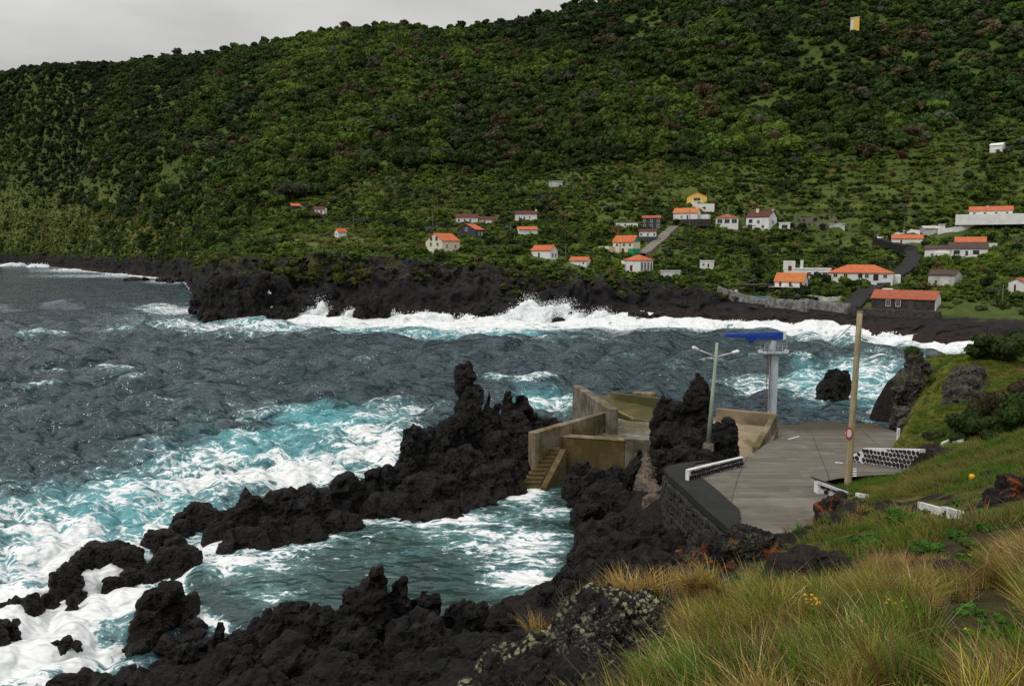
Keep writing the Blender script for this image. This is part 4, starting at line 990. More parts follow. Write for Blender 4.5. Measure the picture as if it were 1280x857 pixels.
# ------------------------------------------------------------------ whitewashed dry stone walls: white mortar body, black stones standing out
bstone = []
for k in range(8):
    rs = random.Random(40 + k); n = rs.choice((5, 6, 7)); b = MB()
    ring = [(math.cos(2 * math.pi * i / n) * rs.uniform(.75, 1.1), math.sin(2 * math.pi * i / n) * rs.uniform(.75, 1.1)) for i in range(n)]
    f_ = [(x * .72, -1.0, z * .72) for x, z in ring]; b_ = [(x, 0.0, z) for x, z in ring]
    b.add(f_ + b_, [tuple(range(n)), *[(i, n + i, n + (i + 1) % n, (i + 1) % n) for i in range(n)]])
    bstone.append(b.mesh('stone', M['blackstone']))
def lattice_wall(label, pa, pb, h0, h1, thick, size, seed, both=False, top_white=True, skip=0.0, dip=0.0):
    """wall from pa to pb (ground points); heights h0, h1 at the two ends"""
    pa, pb = Vector(pa), Vector(pb)
    d = pb - pa; L = math.hypot(d.x, d.y); ang = math.atan2(d.y, d.x)
    w = empty('whitewashed_wall', pa, label, 'wall', None, ang)
    sl = d.z / L
    rs = random.Random(seed)
    n = max(4, int(L / .5)); b = MB()
    for i in range(n):
        x0, x1 = L * i / n, L * (i + 1) / n
        def hh(x): return h0 + (h1 - h0) * x / L
        t_ = [(x0, 0, sl * x0 + hh(x0)), (x1, 0, sl * x1 + hh(x1)), (x1, thick, sl * x1 + hh(x1)), (x0, thick, sl * x0 + hh(x0))]
        b.prism(t_, [(x, y, z - hh(x) - .4) for x, y, z in t_])
    b.build('mortar', M['paint'], w)
    # black stones: jittered six sided cells that leave narrow white joints
    dx, dz = size, size * .86
    def vtx(i, j):
        q = random.Random(i * 7919 + j * 104729 + seed * 31)
        return ((i * .5 + q.uniform(-.16, .16)) * dx, (j / 3.0 + q.uniform(-.13, .13)) * dz)
    for r_ in range(int(max(h0, h1) / dz) + 2):
        for c_ in range(int(L / dx) + 2):
            ci = 2 * c_ + (r_ % 2); cj = 3 * r_
            ring = [vtx(ci - 1, cj - 1), vtx(ci, cj - 2), vtx(ci + 1, cj - 1), vtx(ci + 1, cj + 1), vtx(ci, cj + 2), vtx(ci - 1, cj + 1)]
            cx = sum(v[0] for v in ring) / 6; cz_ = sum(v[1] for v in ring) / 6
            top_ = h0 + (h1 - h0) * cx / L
            if not (.1 < cx < L - .05) or cz_ > top_ - .12 * size or rs.random() < skip: continue
            sh = rs.uniform(.74, .86)
            ring = [(min(max(cx + (x - cx) * sh, .03), L - .03), min(max(cz_ + (z - cz_) * sh, .0), top_ - (.07 if top_white else .02))) for x, z in ring]
            f_ = [(cx + (x - cx) * .86, -rs.uniform(.04, .07), cz_ + (z - cz_) * .86 + sl * cx) for x, z in ring]
            g_ = [(x, .004, z + sl * cx) for x, z in ring]
            MB().add([(x - cx, y, z - sl * cx) for x, y, z in f_ + g_], [tuple(range(6)), *[(i, 6 + i, 6 + (i + 1) % 6, (i + 1) % 6) for i in range(6)]]).build('stone', M['blackstone'], w).location = (cx, 0, sl * cx)
    return w
pA, pB = onroad(861, 603), onroad(929, 583)
lattice_wall('low curved whitewashed stone wall along the road edge near the lamp post', (pA.x, pA.y, pA.z), (pB.x, pB.y, pB.z - .02), .74, .66, .22, .32, 3)
pA, pB = onroad(1077, 578), onroad(1148, 589.5)
lattice_wall('tall black and white lattice patterned stone wall at the right of the slipway', (pA.x, pA.y, pA.z - .1), (pB.x, pB.y, pB.z - .1), 1.1, 1.5, .4, .36, 5)
pA, pB = onroad(1064, 576), onroad(1077, 578)
lattice_wall('low broken end of the lattice patterned wall behind the tall pole', (pA.x, pA.y, pA.z - .1), (pB.x - .03, pB.y - .02, pB.z - .1), .5, .95, .36, .4, 6)
# corner wall at the near right edge of the road, white coping over black and white face
c0, c1 = onroad(1022, 617), P(1064, 622, 41.5)
cw = lattice_wall('white edged corner wall with dripping paint beside the near road', (c0.x, c0.y, c0.z - .05), (c1.x, c1.y - .2, c1.z - .25), .72, .5, .5, .3, 9, skip=.25)
L = math.hypot(c1.x - c0.x, c1.y - .2 - c0.y); sl = (c1.z - .25 - c0.z + .05) / L
b = MB(); b.prism([(-.05, .08, .765), (L, .08, sl * L + .545), (L, .9, sl * L + .545), (-.05, .9, .765)], [(-.05, .08, .725), (L, .08, sl * L + .504), (L, .9, sl * L + .504), (-.05, .9, .725)])
b.build('black_coping', M['asphalt'], cw)
b = MB(); b.prism([(-.06, -.1, .77), (L * .98, -.1, sl * L + .55), (L * .98, .077, sl * L + .55), (-.06, .077, .77)], [(-.06, -.1, .62), (L * .98, -.1, sl * L + .4), (L * .98, .077, sl * L + .4), (-.06, .077, .62)])
b.build('white_edge', M['paint'], cw)
KERBS = []
def kerb(label, a, b_, w=.16, h=.15):
    a, b_ = nhit(*a), nhit(*b_); d = b_ - a; L = math.hypot(d.x, d.y); KERBS.append((a, b_))
    k = empty('white_kerb', a, label, 'kerb', 'broken white kerb stones on the grass bank', math.atan2(d.y, d.x))
    n = max(2, round(L / .9))
    for i in range(n):
        x0, x1 = L * i / n + .015, L * (i + 1) / n - .015; s_ = d.z / L
        t_ = [(x0, -w, s_ * x0 + h), (x1, -w, s_ * x1 + h), (x1, 0, s_ * x1 + h), (x0, 0, s_ * x0 + h)]
        MB().prism(t_, [(x, y, z - h - .25) for x, y, z in t_]).build('kerb_stone', M['paint'], k)
kerb('short white kerb stones just right of the corner wall', (1073, 619), (1086, 622))
kerb('longer run of white kerb stones above the dark rock', (1153, 633), (1180, 641))
kerb('last white kerb stones before the black ragged rock', (1184, 640), (1205, 647))
kerb('short row of whitewashed stones on the bank above the lattice wall', (1176, 556), (1190, 550))
kerb('whitewashed stones ending at the hedge above the lattice wall', (1192, 553), (1206, 551))

# ------------------------------------------------------------------ the quay
def wallrun(pts_top, thick, zb, mat, name, parent=None, side=1):
    """a run of wall: top edge points (x, y, z), thickness to one side"""
    b = MB()
    P2 = [Vector(p) for p in pts_top]
    offs = []
    for i in range(len(P2)):
        d = (P2[min(i + 1, len(P2) - 1)] - P2[max(i - 1, 0)]); n = Vector((-d.y, d.x, 0)).normalized() * thick * side
        offs.append(n)
    for i in range(len(P2) - 1):
        a, c = P2[i], P2[i + 1]
        t_ = [a, c, c + offs[i + 1], a + offs[i]] if side > 0 else [c, a, a + offs[i], c + offs[i + 1]]
        b.prism([tuple(v) for v in t_], [(v.x, v.y, zb) for v in t_])
    return b.build(name, mat, parent, bevel=.04)
FLOOR = 3.2
quay = MB()
fl = [PZ(700, 545, FLOOR), PZ(818, 557, FLOOR), (19.0, 60.4, FLOOR), (21.4, 65.2, FLOOR), (25.3, 74.2, FLOOR), (24.6, 75.5, FLOOR), PZ(897, 520, FLOOR), (17.5, 76, FLOOR), (11.5, 77.2, FLOOR), PZ(768, 521, FLOOR), PZ(672, 553, FLOOR)]
fl = [(v[0], v[1], FLOOR) for v in fl]
q = MB().prism(fl, [(x, y, -.8) for x, y, z in fl]).build('quay_platform', M['conc_grey'])
tag(q, 'grey concrete quay floor enclosed by the walls', 'quay')
# sandy triangular apron right of the lamp crag
ap = [(18.5, 63.0), (20.4, 64.6), (25.0, 74.0), (19.8, 77.3), (17.0, 74.0)]
tag(MB().prism([(x, y, FLOOR + .03) for x, y in ap], [(x, y, FLOOR - .2) for x, y in ap]).build('sandy_apron', M['conc_sand']), kind='structure')
# mossy slab rising towards the seaward parapet
ms = [PZ(790, 524, FLOOR + .02), (17.4, 74.5, FLOOR + .02), (17.2, 81.0, 4.25), (11.2, 85.4, 4.35), (8.2, 85.0, 4.3), PZ(772, 516, FLOOR + .05)]
ms = [tuple(v) for v in ms]
tag(MB().prism(ms, [(x, y, 0) for x, y, z in ms]).build('mossy_slab', M['conc_moss']), 'mossy sloping concrete slab behind the quay floor', 'slab')
mb = MB()
for (ax, ay, az), (bx, by, bz) in [(tuple(PZ(800, 525, FLOOR + .05)), tuple(P(768, 502, 80))), (tuple(P(768, 502, 80)), tuple(P(772, 497, 83)))]:
    w = Vector((by - ay, ax - bx, 0)).normalized() * .09
    az, bz = az + .05, bz + .05
# yellow edge line painted on the slab
e0, e1 = Vector(ms[0]), Vector(ms[4])
for f0, f1 in ((0.02, .48), (.5, .97)):
    a, c = e0.lerp(e1, f0), e0.lerp(e1, f1); w = Vector((c.y - a.y, a.x - c.x, 0)).normalized() * .08
    a += Vector((.25, 0, .02)); c += Vector((.25, 0, .02))
    mb.add([a - w, a + w, c + w, c - w], [(0, 1, 2, 3)])
M['yline'] = plain('worn_yellow_paint', (0.4, 0.27, 0.03), (0.2, 0.15, 0.03), 1.5, 0.8)
tag(mb.build('yellow_line', M['yline']), kind='structure')
sw = empty('sea_wall', (5, 70, 0), 'stepped pale concrete sea wall from the stairs out to its tall grey end', 'sea wall')
def runc(*a, **k):
    o = wallrun(*a, **k); o.location = (-5, -70, 0); return o
# low parapet in two stretches, each stretch of its own height
runc([PZ(669, 541, 5.0), PZ(716, 527.5, 5.0)], .75, 0.2, M['conc'], 'low_parapet', sw, side=1)
a = PZ(717.5, 527, 5.02)
runc([a, PZ(771, 511.5, 5.02)], .6, 0.2, M['conc'], 'low_parapet', sw, side=1)
runc([PZ(761, 511.0, 5.6), PZ(716, 481, 5.6)], .9, -.6, M['conc_grey'], 'tall_end_wall', sw, side=-1)
b = MB(); e0, e1 = PZ(739, 480, 5.3), PZ(786, 505, 4.5)
fw = empty('front_wall', (7, 66, 0), 'algae stained front wall of the quay facing the pool', 'wall')
a, c = PZ(701, 546, 4.0), PZ(781, 551.5, 4.0)
o = wallrun([a, c], 1.1, .2, M['conc_brown'], 'wall_face', fw, side=1); o.location = (-7, -66, 0)
t_ = [(a.x - .03, a.y - .04, 4.06), (c.x, c.y - .04, 4.06), (c.x, c.y + 1.1, 4.06), (a.x - .03, a.y + 1.1, 4.06)]
o = MB().prism(t_, [(x, y, 4.004) for x, y, z in t_]).build('coping', M['conc'], fw); o.location = (-7, -66, 0)
a2, c2 = PZ(780.5, 549.5, 4.2), PZ(818, 549.5, 4.2)
o = wallrun([(c.x + .02, c.y, 4.2), (c2.x, c2.y, 4.2)], .9, .2, M['conc_grey'], 'end_block', fw, side=1); o.location = (-7, -66, 0)
fp = empty('far_parapet', (12, 82, 0), 'low mossy parapet at the back of the quay with a small end block', 'parapet')
o = wallrun([P(763, 490.5, 84.5), P(824, 498, 80)], .5, 1.0, M['conc_moss'], 'wall_face', fp, side=1); o.location = (-12, -82, 0)
p = P(806, 491, 82.6); o = MB().box(-1.2, 1.2, -.5, .5, -1.6, 0).build('end_block', M['conc'], fp, bevel=.12); o.location = (p.x - 12, p.y - 82 + .6, p.z)
wp = empty('wing_wall', (23, 70, 0), 'concrete parapet with a sloping wing wall falling to the slipway', 'parapet')
o = wallrun([PZ(895, 510.5, 4.4), (25.2, 74.8, 4.4)], .5, -.5, M['conc_sand'], 'seaward_parapet', wp, side=1); o.location = (-23, -70, 0)
b = MB()
n0, n1 = Vector((25.35, 74.75, 4.42)), Vector((20.5, 64.6, 3.75))
dd = (n1 - n0); nn = Vector((-dd.y, dd.x, 0)).normalized() * .55
b.prism([tuple(n0), tuple(n0 - nn), tuple(n1 - nn), tuple(n1)][::-1], [(v.x, v.y, froad(v.y) - .8) for v in (n0, n0 - nn, n1 - nn, n1)][::-1])
o = b.build('sloping_wall', M['conc'], wp, bevel=.05); o.location = (-23, -70, 0)
# stairs down to the pool
st = empty('stone_stairs', (3, 65, 0), 'yellow brown concrete stairs going down to the pool', 'stairs')
T0, T1 = PZ(689, 560, 3.3), PZ(663, 607, 1.0)
NS = 10
for i in range(NS):
    f = i / (NS - 1); p = T0.lerp(T1, f)
    MB().box(-.72, .72, -.19, .75, -2.2 if i else -2.6, 0).build('step', M['conc_brown'], st, bevel=.02).location = (p.x - 3, p.y - 65, p.z)
b = MB(); p0, p1 = T0 + Vector((.76, -.3, .02)), T1 + Vector((.78, -.5, .02))
b.prism([tuple(p1), (p1.x + .5, p1.y, p1.z), (p0.x + .5, p0.y, p0.z), tuple(p0)], [(p1.x, p1.y, -.5), (p1.x + .5, p1.y, -.5), (p0.x + .5, p0.y, -.5), (p0.x, p0.y, -.5)])
o = b.build('side_wall', M['conc_brown'], st); o.location = (-3, -65, 0)
# pale rubble spilling between the rocks under the front wall
M['rubble'] = plain('pale_rubble', (0.16, 0.125, 0.09), (0.05, 0.042, 0.034), 2.4, 0.9, .08, 6)
rbl = [(803 + 14 * f + 4 * math.sin(9 * f), 564 + 54 * f, 61.3 - 10.6 * f, 9 + 3 * f, 1, P(0, 564 + 54 * f, 61.3 - 10.6 * f).z - 1.4, 1.2) for f in np.linspace(0, 1, 9)]
mrb = rockmesh('rubble', rbl, .12, .34, M['rubble'], 131)
tag(link('rubble', mrb), kind='stuff')
# ------------------------------------------------------------------ poles, crane, cable
def at_base(o, p): o.location = p; return o
base = onroad(1060, 601); top = P(1075, 389, base.y)
up = empty('utility_pole', base, 'tall leaning wooden utility pole at the right edge of the road', 'pole')
dv = top - base
b = MB(); ptsb = [dv * f for f in (-.04, 0, .12, .35, .6, .85, 1.0)]
b.tube(ptsb, [.2, .2, .19, .178, .165, .152, .148], 14).build('shaft', M['wood'], up, smooth=True)
MB().tube([dv * .995, dv * 1.004], [.17, .1], 12).build('cap', M['wooddark'], up)
for f in (.92, .95): 
    c_ = dv * f; MB().tube([c_ + Vector((-.2, -.05, 0)), c_ + Vector((-.34, -.05, .02))], .035, 6).build('bolt', M['wooddark'], up)
sg = MB().tube([(0, -.02, 0), (0, .03, 0)], .21, 18).build('sign_plate', M['paint'], up); sg.location = dv * .29 + Vector((-.2, -.16, 0))
ri = MB()
for k in range(18):
    a0, a1 = 2 * math.pi * k / 18, 2 * math.pi * (k + 1) / 18
    ri.add([(math.cos(a0) * .14, -.026, math.sin(a0) * .27), (math.cos(a1) * .14, -.026, math.sin(a1) * .27), (math.cos(a1) * .213, -.026, math.sin(a1) * .365), (math.cos(a0) * .213, -.026, math.sin(a0) * .365)], [(0, 1, 2, 3)])
ri.build('red_ring', M['signred'], sg)
b = MB().tube([(-.35, .1, 0), (-.75, .1, .03)], .05, 6).build('bracket', M['paint'], up); b.location = dv * .105
lb = P(885, 556, 59.0); lt = P(896.5, 428, 59.0)
lp = empty('lamp_post', lb, 'mint green lamp post with two white lamps leaning from the lava outcrop', 'lamp post')
dv = lt - lb
MB().tube([dv * -.03, dv * .4, dv], [.17, .145, .11], 12).build('shaft', M['pole_g'], lp, smooth=True)
MB().tube([dv * -.05, dv * .015], [.5, .42], 8).build('footing', M['conc_grey'], lp)
arm0 = dv * .86
for ex, ey in ((873, 437), (915, 441)):
    e = P(ex, ey, 58.6) - lb
    MB().tube([arm0, arm0.lerp(e, .5) + Vector((0, 0, .02)), e], [.045, .04, .035], 8).build('arm', M['lampwhite'], lp, smooth=True)
    d = (e - arm0).normalized()
    MB().tube([e - d * .05, e + d * .1, e + d * .45, e + d * .55], [.06, .13, .14, .07], 10).build('lamp_head', M['lampwhite'], lp, smooth=True)
# crane on its column
cb = PZ(962, 519, 3.4)
cr = empty('harbour_crane', cb, 'harbour crane with a bright blue boom on a pale steel column', 'crane')
k = cb.y / FPX * 1.0
def cz(py): return float(P(962, py, cb.y).z) - cb.z
zc = cz(441)
MB().box(-.12, .6, -.3, .3, -.2, zc).build('column', M['steel'], cr, bevel=.03)
MB().box(-.75, .75, -.55, .55, -.3, .08).build('base_plate', M['conc_grey'], cr)
ld = empty('ladder', (0, 0, 0), None, None); ld.parent = cr
lm = MB()
for x in (-.58, -.26): lm.box(x - .03, x + .03, -.5, -.44, .6, zc + .4)
lm.build('rail', M['rust'], ld)
n = 22
rm = MB().box(-.56, -.28, -.49, -.45, -.02, .02).mesh('rung', M['rust'])
for i in range(n):
    o = link('rung', rm, ld); o.location = (0, 0, .8 + i * (zc - .8) / n)
MB().box(-1.05, 1.35, -.7, .7, zc, zc + .1).build('platform', M['steel'], cr)
for sx in (-1.3, 1.35): MB().box(sx - .12, sx + .22, -.4, .0, zc + .05, zc + .32).build('floodlight', M['lampwhite'], cr)
zt_ = cz(428)
for y in (-.65, .65):
  rl = MB()
  for x in np.linspace(-.95, 1.25, 6): rl.box(x - .022, x + .022, y - .022, y + .022, zc + .1, zt_ - .15)
  for z in (.45, .75, 1.0): rl.box(-.95, 1.25, y - .018, y + .018, zc + z, zc + z + .035)
  rl.build('railing', M['steel'], cr)
MB().tube([(0.1, 0, zc + .1), (0.1, 0, zt_ + .2)], [.3, .3], 12).build('slewing_mast', M['steel'], cr)
zb0 = cz(421.5)
bx0, bx1 = -4.75, .95
bo = MB()
bo.add([(bx0, -.28, zb0 + .02), (bx1, -.28, zb0 - .2), (bx1, .28, zb0 - .2), (bx0, .28, zb0 + .02), (bx0, -.28, zb0 + .4), (bx1, -.28, zb0 + .56), (bx1, .28, zb0 + .56), (bx0, .28, zb0 + .4)],
       [(3, 2, 1, 0), (4, 5, 6, 7), (0, 1, 5, 4), (1, 2, 6, 5), (2, 3, 7, 6), (3, 0, 4, 7)])
boom = bo.build('boom', M['bluep'], cr, bevel=.03)
M['bluel'] = plain('faded_blue_paint', (0.12, 0.2, 0.5), (0.05, 0.12, 0.4), 1.5, 0.5)
MB().box(bx0 + .1, bx1 - .8, -.3, -.284, zb0 + .28, zb0 + .32).build('boom_rail', M['bluel'], boom)
MB().box(-2.6, -1.7, -.33, .33, zb0 - .33, zb0 - .12).build('trolley', M['bluep'], cr)
MB().box(-2.4, -1.95, -.2, .2, zb0 - .5, zb0 - .335).build('hoist', M['bluep'], cr)
MB().box(bx1 + .01, bx1 + .28, -.33, .33, zb0 - .18, zb0 + .62).build('end_plate', M['lampwhite'], cr)
# cables
def cable(label, a, b_, sag, rad=.022, n=16):
    pts_ = []
    for i in range(n + 1):
        f = i / n; p = Vector(a).lerp(Vector(b_), f); p.z -= sag * 4 * f * (1 - f); pts_.append(p - Vector(a))
    o = MB().tube(pts_, rad, 5).build('cable', M['wire'], None, smooth=True); o.location = a
    return tag(o, label, 'cable')
cable('thin cable sagging from the crane across the cove to the tall pole', Vector((cb.x + .4, cb.y, cb.z + zc + .6)), Vector(top) + Vector((-.1, 0, -.4)), 1.6)
# yellow marker standing in the grass bank
mk = nhit(1214, 606)
g = empty('marker_post', mk, 'small yellow topped marker post in the grass bank', 'marker')
MB().tube([(0, 0, -.2), (0, 0, .24)], .075, 10).build('stem', M['bluegrey'], g, smooth=True)
MB().tube([(0, 0, .2), (.01, 0, .36), (.01, 0, .42)], [.09, .11, .08], 10).build('cap', M['yellowp'], g, smooth=True)
# small white signboard in the field, white post at the water's edge
sb = nhit(1249, 546); g = empty('signboard', sb, 'tiny white tilted signboard at the edge of the grass bank', 'sign')
MB().box(-.02, .02, -.02, .02, -.5, .1).build('post', M['wooddark'], g)
o = MB().box(-.16, .16, -.03, -.022, .02, .2).build('board', M['paint'], g); o.rotation_euler = (0, .4, 0)
wpst = onroad(1122, 556); wpst = P(1122, 559, 68); g = empty('white_post', (wpst.x, wpst.y, froad(wpst.y)), 'thin white post on a white block under the cliff rock', 'post')
MB().box(-.1, .1, -.1, .1, 0, 1.25).build('shaft', M['paint'], g)
MB().prism([(.1, -.5, .02), (1.5, -.5, .0), (1.5, .4, .62), (.1, .4, .62)], [(.1, -.5, -.4), (1.5, -.5, -.4), (1.5, .4, -.4), (.1, .4, -.4)]).build('block', M['paint'], g)
# ------------------------------------------------------------------ the village
HOUSES = []       # (column0, column1, row0, row1, distance, centre, radius)
_wincache = {}
def window_mesh(w, h, d, kind):
    return None
def add_window(parent, face, L, D, u, v, w, h, kind, wall_h, rot0=0):
    """a framed window (pane as sub-part) or a door set on one face of a house"""
    span = L if face in ('f', 'b') else D
    W_, H_ = w, h
    name = 'door' if kind[0] == 'd' else 'window'
    mat = {'d': M['door_r'], 'dg': M['door_g'], 'dw': M['door_w'], 'dk': M['wooddark'], 'w': M['white'], 'wk': M['slate'], 'wg': M['green']}[kind]
    b = MB()
    if name == 'door':
        b.box(-W_ / 2, W_ / 2, -.05, .06, 0, H_)
        o = b.build('door', mat, parent)
    else:
        t_ = .1
        b.box(-W_ / 2 - t_, W_ / 2 + t_, -.07, .02, -t_, 0).box(-W_ / 2 - t_, W_ / 2 + t_, -.07, .02, H_, H_ + t_)
        b.box(-W_ / 2 - t_, -W_ / 2, -.07, .02, 0, H_).box(W_ / 2, W_ / 2 + t_, -.07, .02, 0, H_).box(-.03, .03, -.06, .0, 0, H_)
        o = b.build('window', mat, parent)
        MB().box(-W_ / 2 + .003, W_ / 2 - .003, -.03, -.004, .003, H_ - .003).build('pane', M['glass'], o)
    x = (u - .5) * span
    z = v * wall_h if name == 'window' else v * wall_h
    o.location, o.rotation_euler = {'f': ((x, -D / 2 - .002, z), (0, 0, 0)), 'l': ((-L / 2 - .002, -x, z), (0, 0, -math.pi / 2)), 'r': ((L / 2 + .002, x, z), (0, 0, math.pi / 2))}[face]
    return o
def gable_roof(L, D, e, rise, th, ov, axis='x', hip=0.0):
    b = MB()
    if axis == 'y': L, D = D, L
    hl = L / 2 + ov - 0.0; hd = D / 2 + ov; dz = rise / (D / 2) * ov
    k = hip * D / 2
    lo = [(-hl, -hd, e - dz), (hl, -hd, e - dz), (hl, hd, e - dz), (-hl, hd, e - dz)]
    rid = [(-hl + k, 0, e + rise), (hl - k, 0, e + rise)]
    def up(p): return (p[0], p[1], p[2] + th)
    A, B_, C_, D_ = lo; E, F_ = rid
    v = [up(A), up(B_), up(C_), up(D_), up(E), up(F_), A, B_, C_, D_, E, F_]
    f = [(0, 1, 5, 4), (2, 3, 4, 5), (7, 6, 10, 11), (9, 8, 11, 10), (6, 7, 1, 0), (8, 9, 3, 2), (3, 0, 4), (1, 2, 5), (9, 10, 6), (7, 11, 8), (9, 6, 0, 3), (7, 8, 2, 1)] if hip else \
        [(0, 1, 5, 4), (2, 3, 4, 5), (7, 6, 10, 11), (9, 8, 11, 10), (6, 7, 1, 0), (8, 9, 3, 2), (6, 0, 4, 10), (9, 10, 4, 3), (7, 11, 5, 1), (11, 8, 2, 5)]
    if axis == 'y': v = [(-y, x, z) for x, y, z in v]
    return b.add(v, f)
def gable_walls(L, D, e, rise, axis='x', base=-3.0, hip=False):
    b = MB()
    if axis == 'y': L, D = D, L
    hl, hd = L / 2, D / 2
    if hip or rise == 0:
        b.box(-hl, hl, -hd, hd, base, e)
    else:
        v = [(-hl, -hd, base), (-hl, hd, base), (-hl, hd, e), (-hl, 0, e + rise), (-hl, -hd, e)]
        v += [(hl, y, z) for x, y, z in v]
        b.add(v, [(0, 4, 3, 2, 1), (5, 6, 7, 8, 9), (0, 5, 9, 4), (4, 9, 8, 3), (3, 8, 7, 2), (2, 7, 6, 1), (1, 6, 5, 0)])
    if axis == 'y': b.v = [(-y, x, z) for x, y, z in b.v]
    return b
def house(label, x0, x1, yb, ye, yr, wall='white', roof='roof_o', kind='gable', axis='x', rot=0, end=0, depth=6.5, wins=(), chim=(), base=None, cat='house', name='house', low=None, dist=None, g=None):
    """x0..x1 front columns, end = columns of the visible end wall (left when rot > 0), rows of base, eave and ridge"""
    xc = (x0 + x1) / 2
    p = (hit(xc, yb) + Vector((0, 0, .55))) if dist is None else P(xc, yb, dist)
    if g: p = P(xc, yb, hit(xc, g).y + .6)
    Y = p.y; k = Y / FPX; a = R(rot)
    front = (x1 - x0 - abs(end)) * k
    L = front / math.cos(a); D = abs(end) * k / abs(math.sin(a)) if end else depth
    hw = (yb - ye) * k; rise = (ye - yr) * k
    bear = math.atan2(p.x, p.y)
    back = D / 2 * math.cos(a) + L / 2 * abs(math.sin(a))
    c = Vector((p.x, p.y, p.z)) + Vector((math.sin(bear), math.cos(bear), 0)) * back
    o = empty(name, c, label, cat, None, a - bear)
    wb = gable_walls(L, D, hw, 0 if kind == 'flat' else rise, axis, -3.0, kind in ('hip', 'flat'))
    wo = wb.build('wall', M[wall], o)
    if low:     # a lower storey of another material
        MB().box(-L / 2 - .04, L / 2 + .04, -D / 2 - .04, D / 2 + .04, -3.1, low[0] * hw).build('lower_wall', M[low[1]], o)
    if kind == 'flat':
        MB().box(-L / 2 - .15, L / 2 + .15, -D / 2 - .15, D / 2 + .15, hw, hw + max(.2, rise)).build('roof', M[roof], o)
    else:
        ro = gable_roof(L, D, hw + .03, rise, .16, .3, axis, 1.0 if kind == 'hip' else 0).build('roof', M[roof], o)
        if kind == 'gable' and roof != 'roof_b':
            pass
    for w in wins:
        face, u, v, ww, wh, kd = w
        ze = hw
        add_window(o, face, L, D, u, v, ww * k, wh * k, kd, ze)
    for (u, v, w_, h_) in chim:
        z0 = hw + (rise * .3 if kind != 'flat' else 0)
        c_ = MB().box(-w_ * k / 2, w_ * k / 2, -w_ * k / 2, w_ * k / 2, z0 - .5, hw + rise + h_ * k).build('chimney', M['white'], o)
        c_.location = ((u - .5) * L, (v - .5) * D, 0)
        MB().box(-w_ * k / 2 - .08, w_ * k / 2 + .08, -w_ * k / 2 - .08, w_ * k / 2 + .08, hw + rise + h_ * k, hw + rise + h_ * k + .12).build('chimney_cap', M['oldwhite'], c_)
    HOUSES.append((x0, x1, min(yr, ye), yb, Y, c, max(L, D) / 2 + 1.0))
    o['_L'] = L; o['_D'] = D; o['_h'] = hw; o['_k'] = k
    return o
def hdone(o):
    for q in ('_L', '_D', '_h', '_k'):
        if q in o: del o[q]
def annex(o, x, y, w, d, h, mat, roof=None, name='annex', z0=-3):
    """a lower wing joined to a house, sizes in picture columns"""
    k = o['_k']
    a = MB().box(0, w * k, 0, d, z0, h * k).build(name, M[mat], o)
    a.location = (x * k, y, 0)
    if roof: MB().box(-.12, w * k + .12, -.12, d + .12, h * k, h * k + .18).build('annex_roof', M[roof], a)
    return a
W3 = lambda n, v, w, h, kd='w', face='f', a=.12, b=.88: [(face, a + (b - a) * i / max(1, n - 1), v, w, h, kd) for i in range(n)]
h = house('tiny red roofed grey hut farthest left on the far slope', 364, 374, 263, 259, 256, 'slate', 'roof_o', rot=10, depth=5)
annex(h, 5.5, -1.5, 5, 4, 4.5, 'white')
h = house('small white house with an annex just right of the tiny red roofed hut', 393, 405, 269, 263, 260, 'white', 'roof_d', depth=6, wins=[('f', .3, .25, 1.6, 2.4, 'w'), ('f', .7, .1, 1.6, 3.6, 'd')])
annex(h, 6, -1.5, 3.5, 5, 7.5, 'white')
house('little white gabled shed with orange roof above the yellow reeds on the headland', 418.5, 433, 297, 291.5, 288, 'white', 'roof_o', rot=32, end=4.5, wins=[('l', .5, .15, 1.4, 2.6, 'dk')])
h = house('large cream house with orange roof alone on the headland edge', 532, 575, 314, 301, 292, 'cream', 'roof_o', rot=42, end=21, wins=[('l', .32, .5, 3.6, 4.4, 'w'), ('l', .72, .5, 3.6, 4.4, 'w'), ('l', .34, 1.04, 3.2, 4, 'wk'), ('l', .66, 1.04, 3.2, 4, 'wk'), ('f', .25, .3, 2.4, 4.6, 'w'), ('f', .75, .3, 2.4, 4.6, 'w')], name='house', g=321)
k = h['_k']
b = MB().box(-h['_L'] / 2 - 3 * k, h['_L'] / 2 + .4, -h['_D'] / 2 - .6, h['_D'] / 2 + .4, -3.4, -.02).build('garage_storey', M['greystone'], h)
g_ = MB().box(-1.3, 1.3, -.06, .05, -2.2, -.1).build('garage_door', M['door_w'], h); g_.location = (-h['_L'] / 2 - 3 * k - .01, -h['_D'] * .1, 0); g_.rotation_euler = (0, 0, -math.pi / 2)
house('dark grey gabled house with white trim and orange roof behind the cream house', 571, 605, 298, 289, 282, 'slate', 'roof_o', rot=50, end=24, wins=[('l', .5, .85, 3, 3.6, 'w'), ('f', .35, .25, 2, 4, 'w'), ('f', .72, .05, 2, 6, 'dw')])
h = house('long white house with dark red roof and three dark doors upslope of the grey gable', 570, 597, 279.5, 273.5, 269.5, 'white', 'roof_d', depth=6, wins=[('f', .14, .05, 2, 3.6, 'dk'), ('f', .4, .05, 2, 3.6, 'dk'), ('f', .66, .05, 2, 3.6, 'dk')])
h2 = house('low white cottage with dark red roof joined row right of the long white house', 599, 622, 280, 276, 273, 'white', 'roof_d', depth=5.5, wins=[('f', .3, .1, 1.6, 2.6, 'dk'), ('f', .7, .25, 1.6, 2, 'w')])
house('white cottage with dark roof and right hand chimney high on the slope', 644, 671, 277, 269, 265.5, 'white', 'roof_d', depth=6, wins=[('f', .2, .35, 1.6, 2.2, 'w'), ('f', .42, .05, 1.8, 4, 'd'), ('f', .66, .35, 1.6, 2.2, 'w')], chim=[(.96, .5, 2.4, 2)])
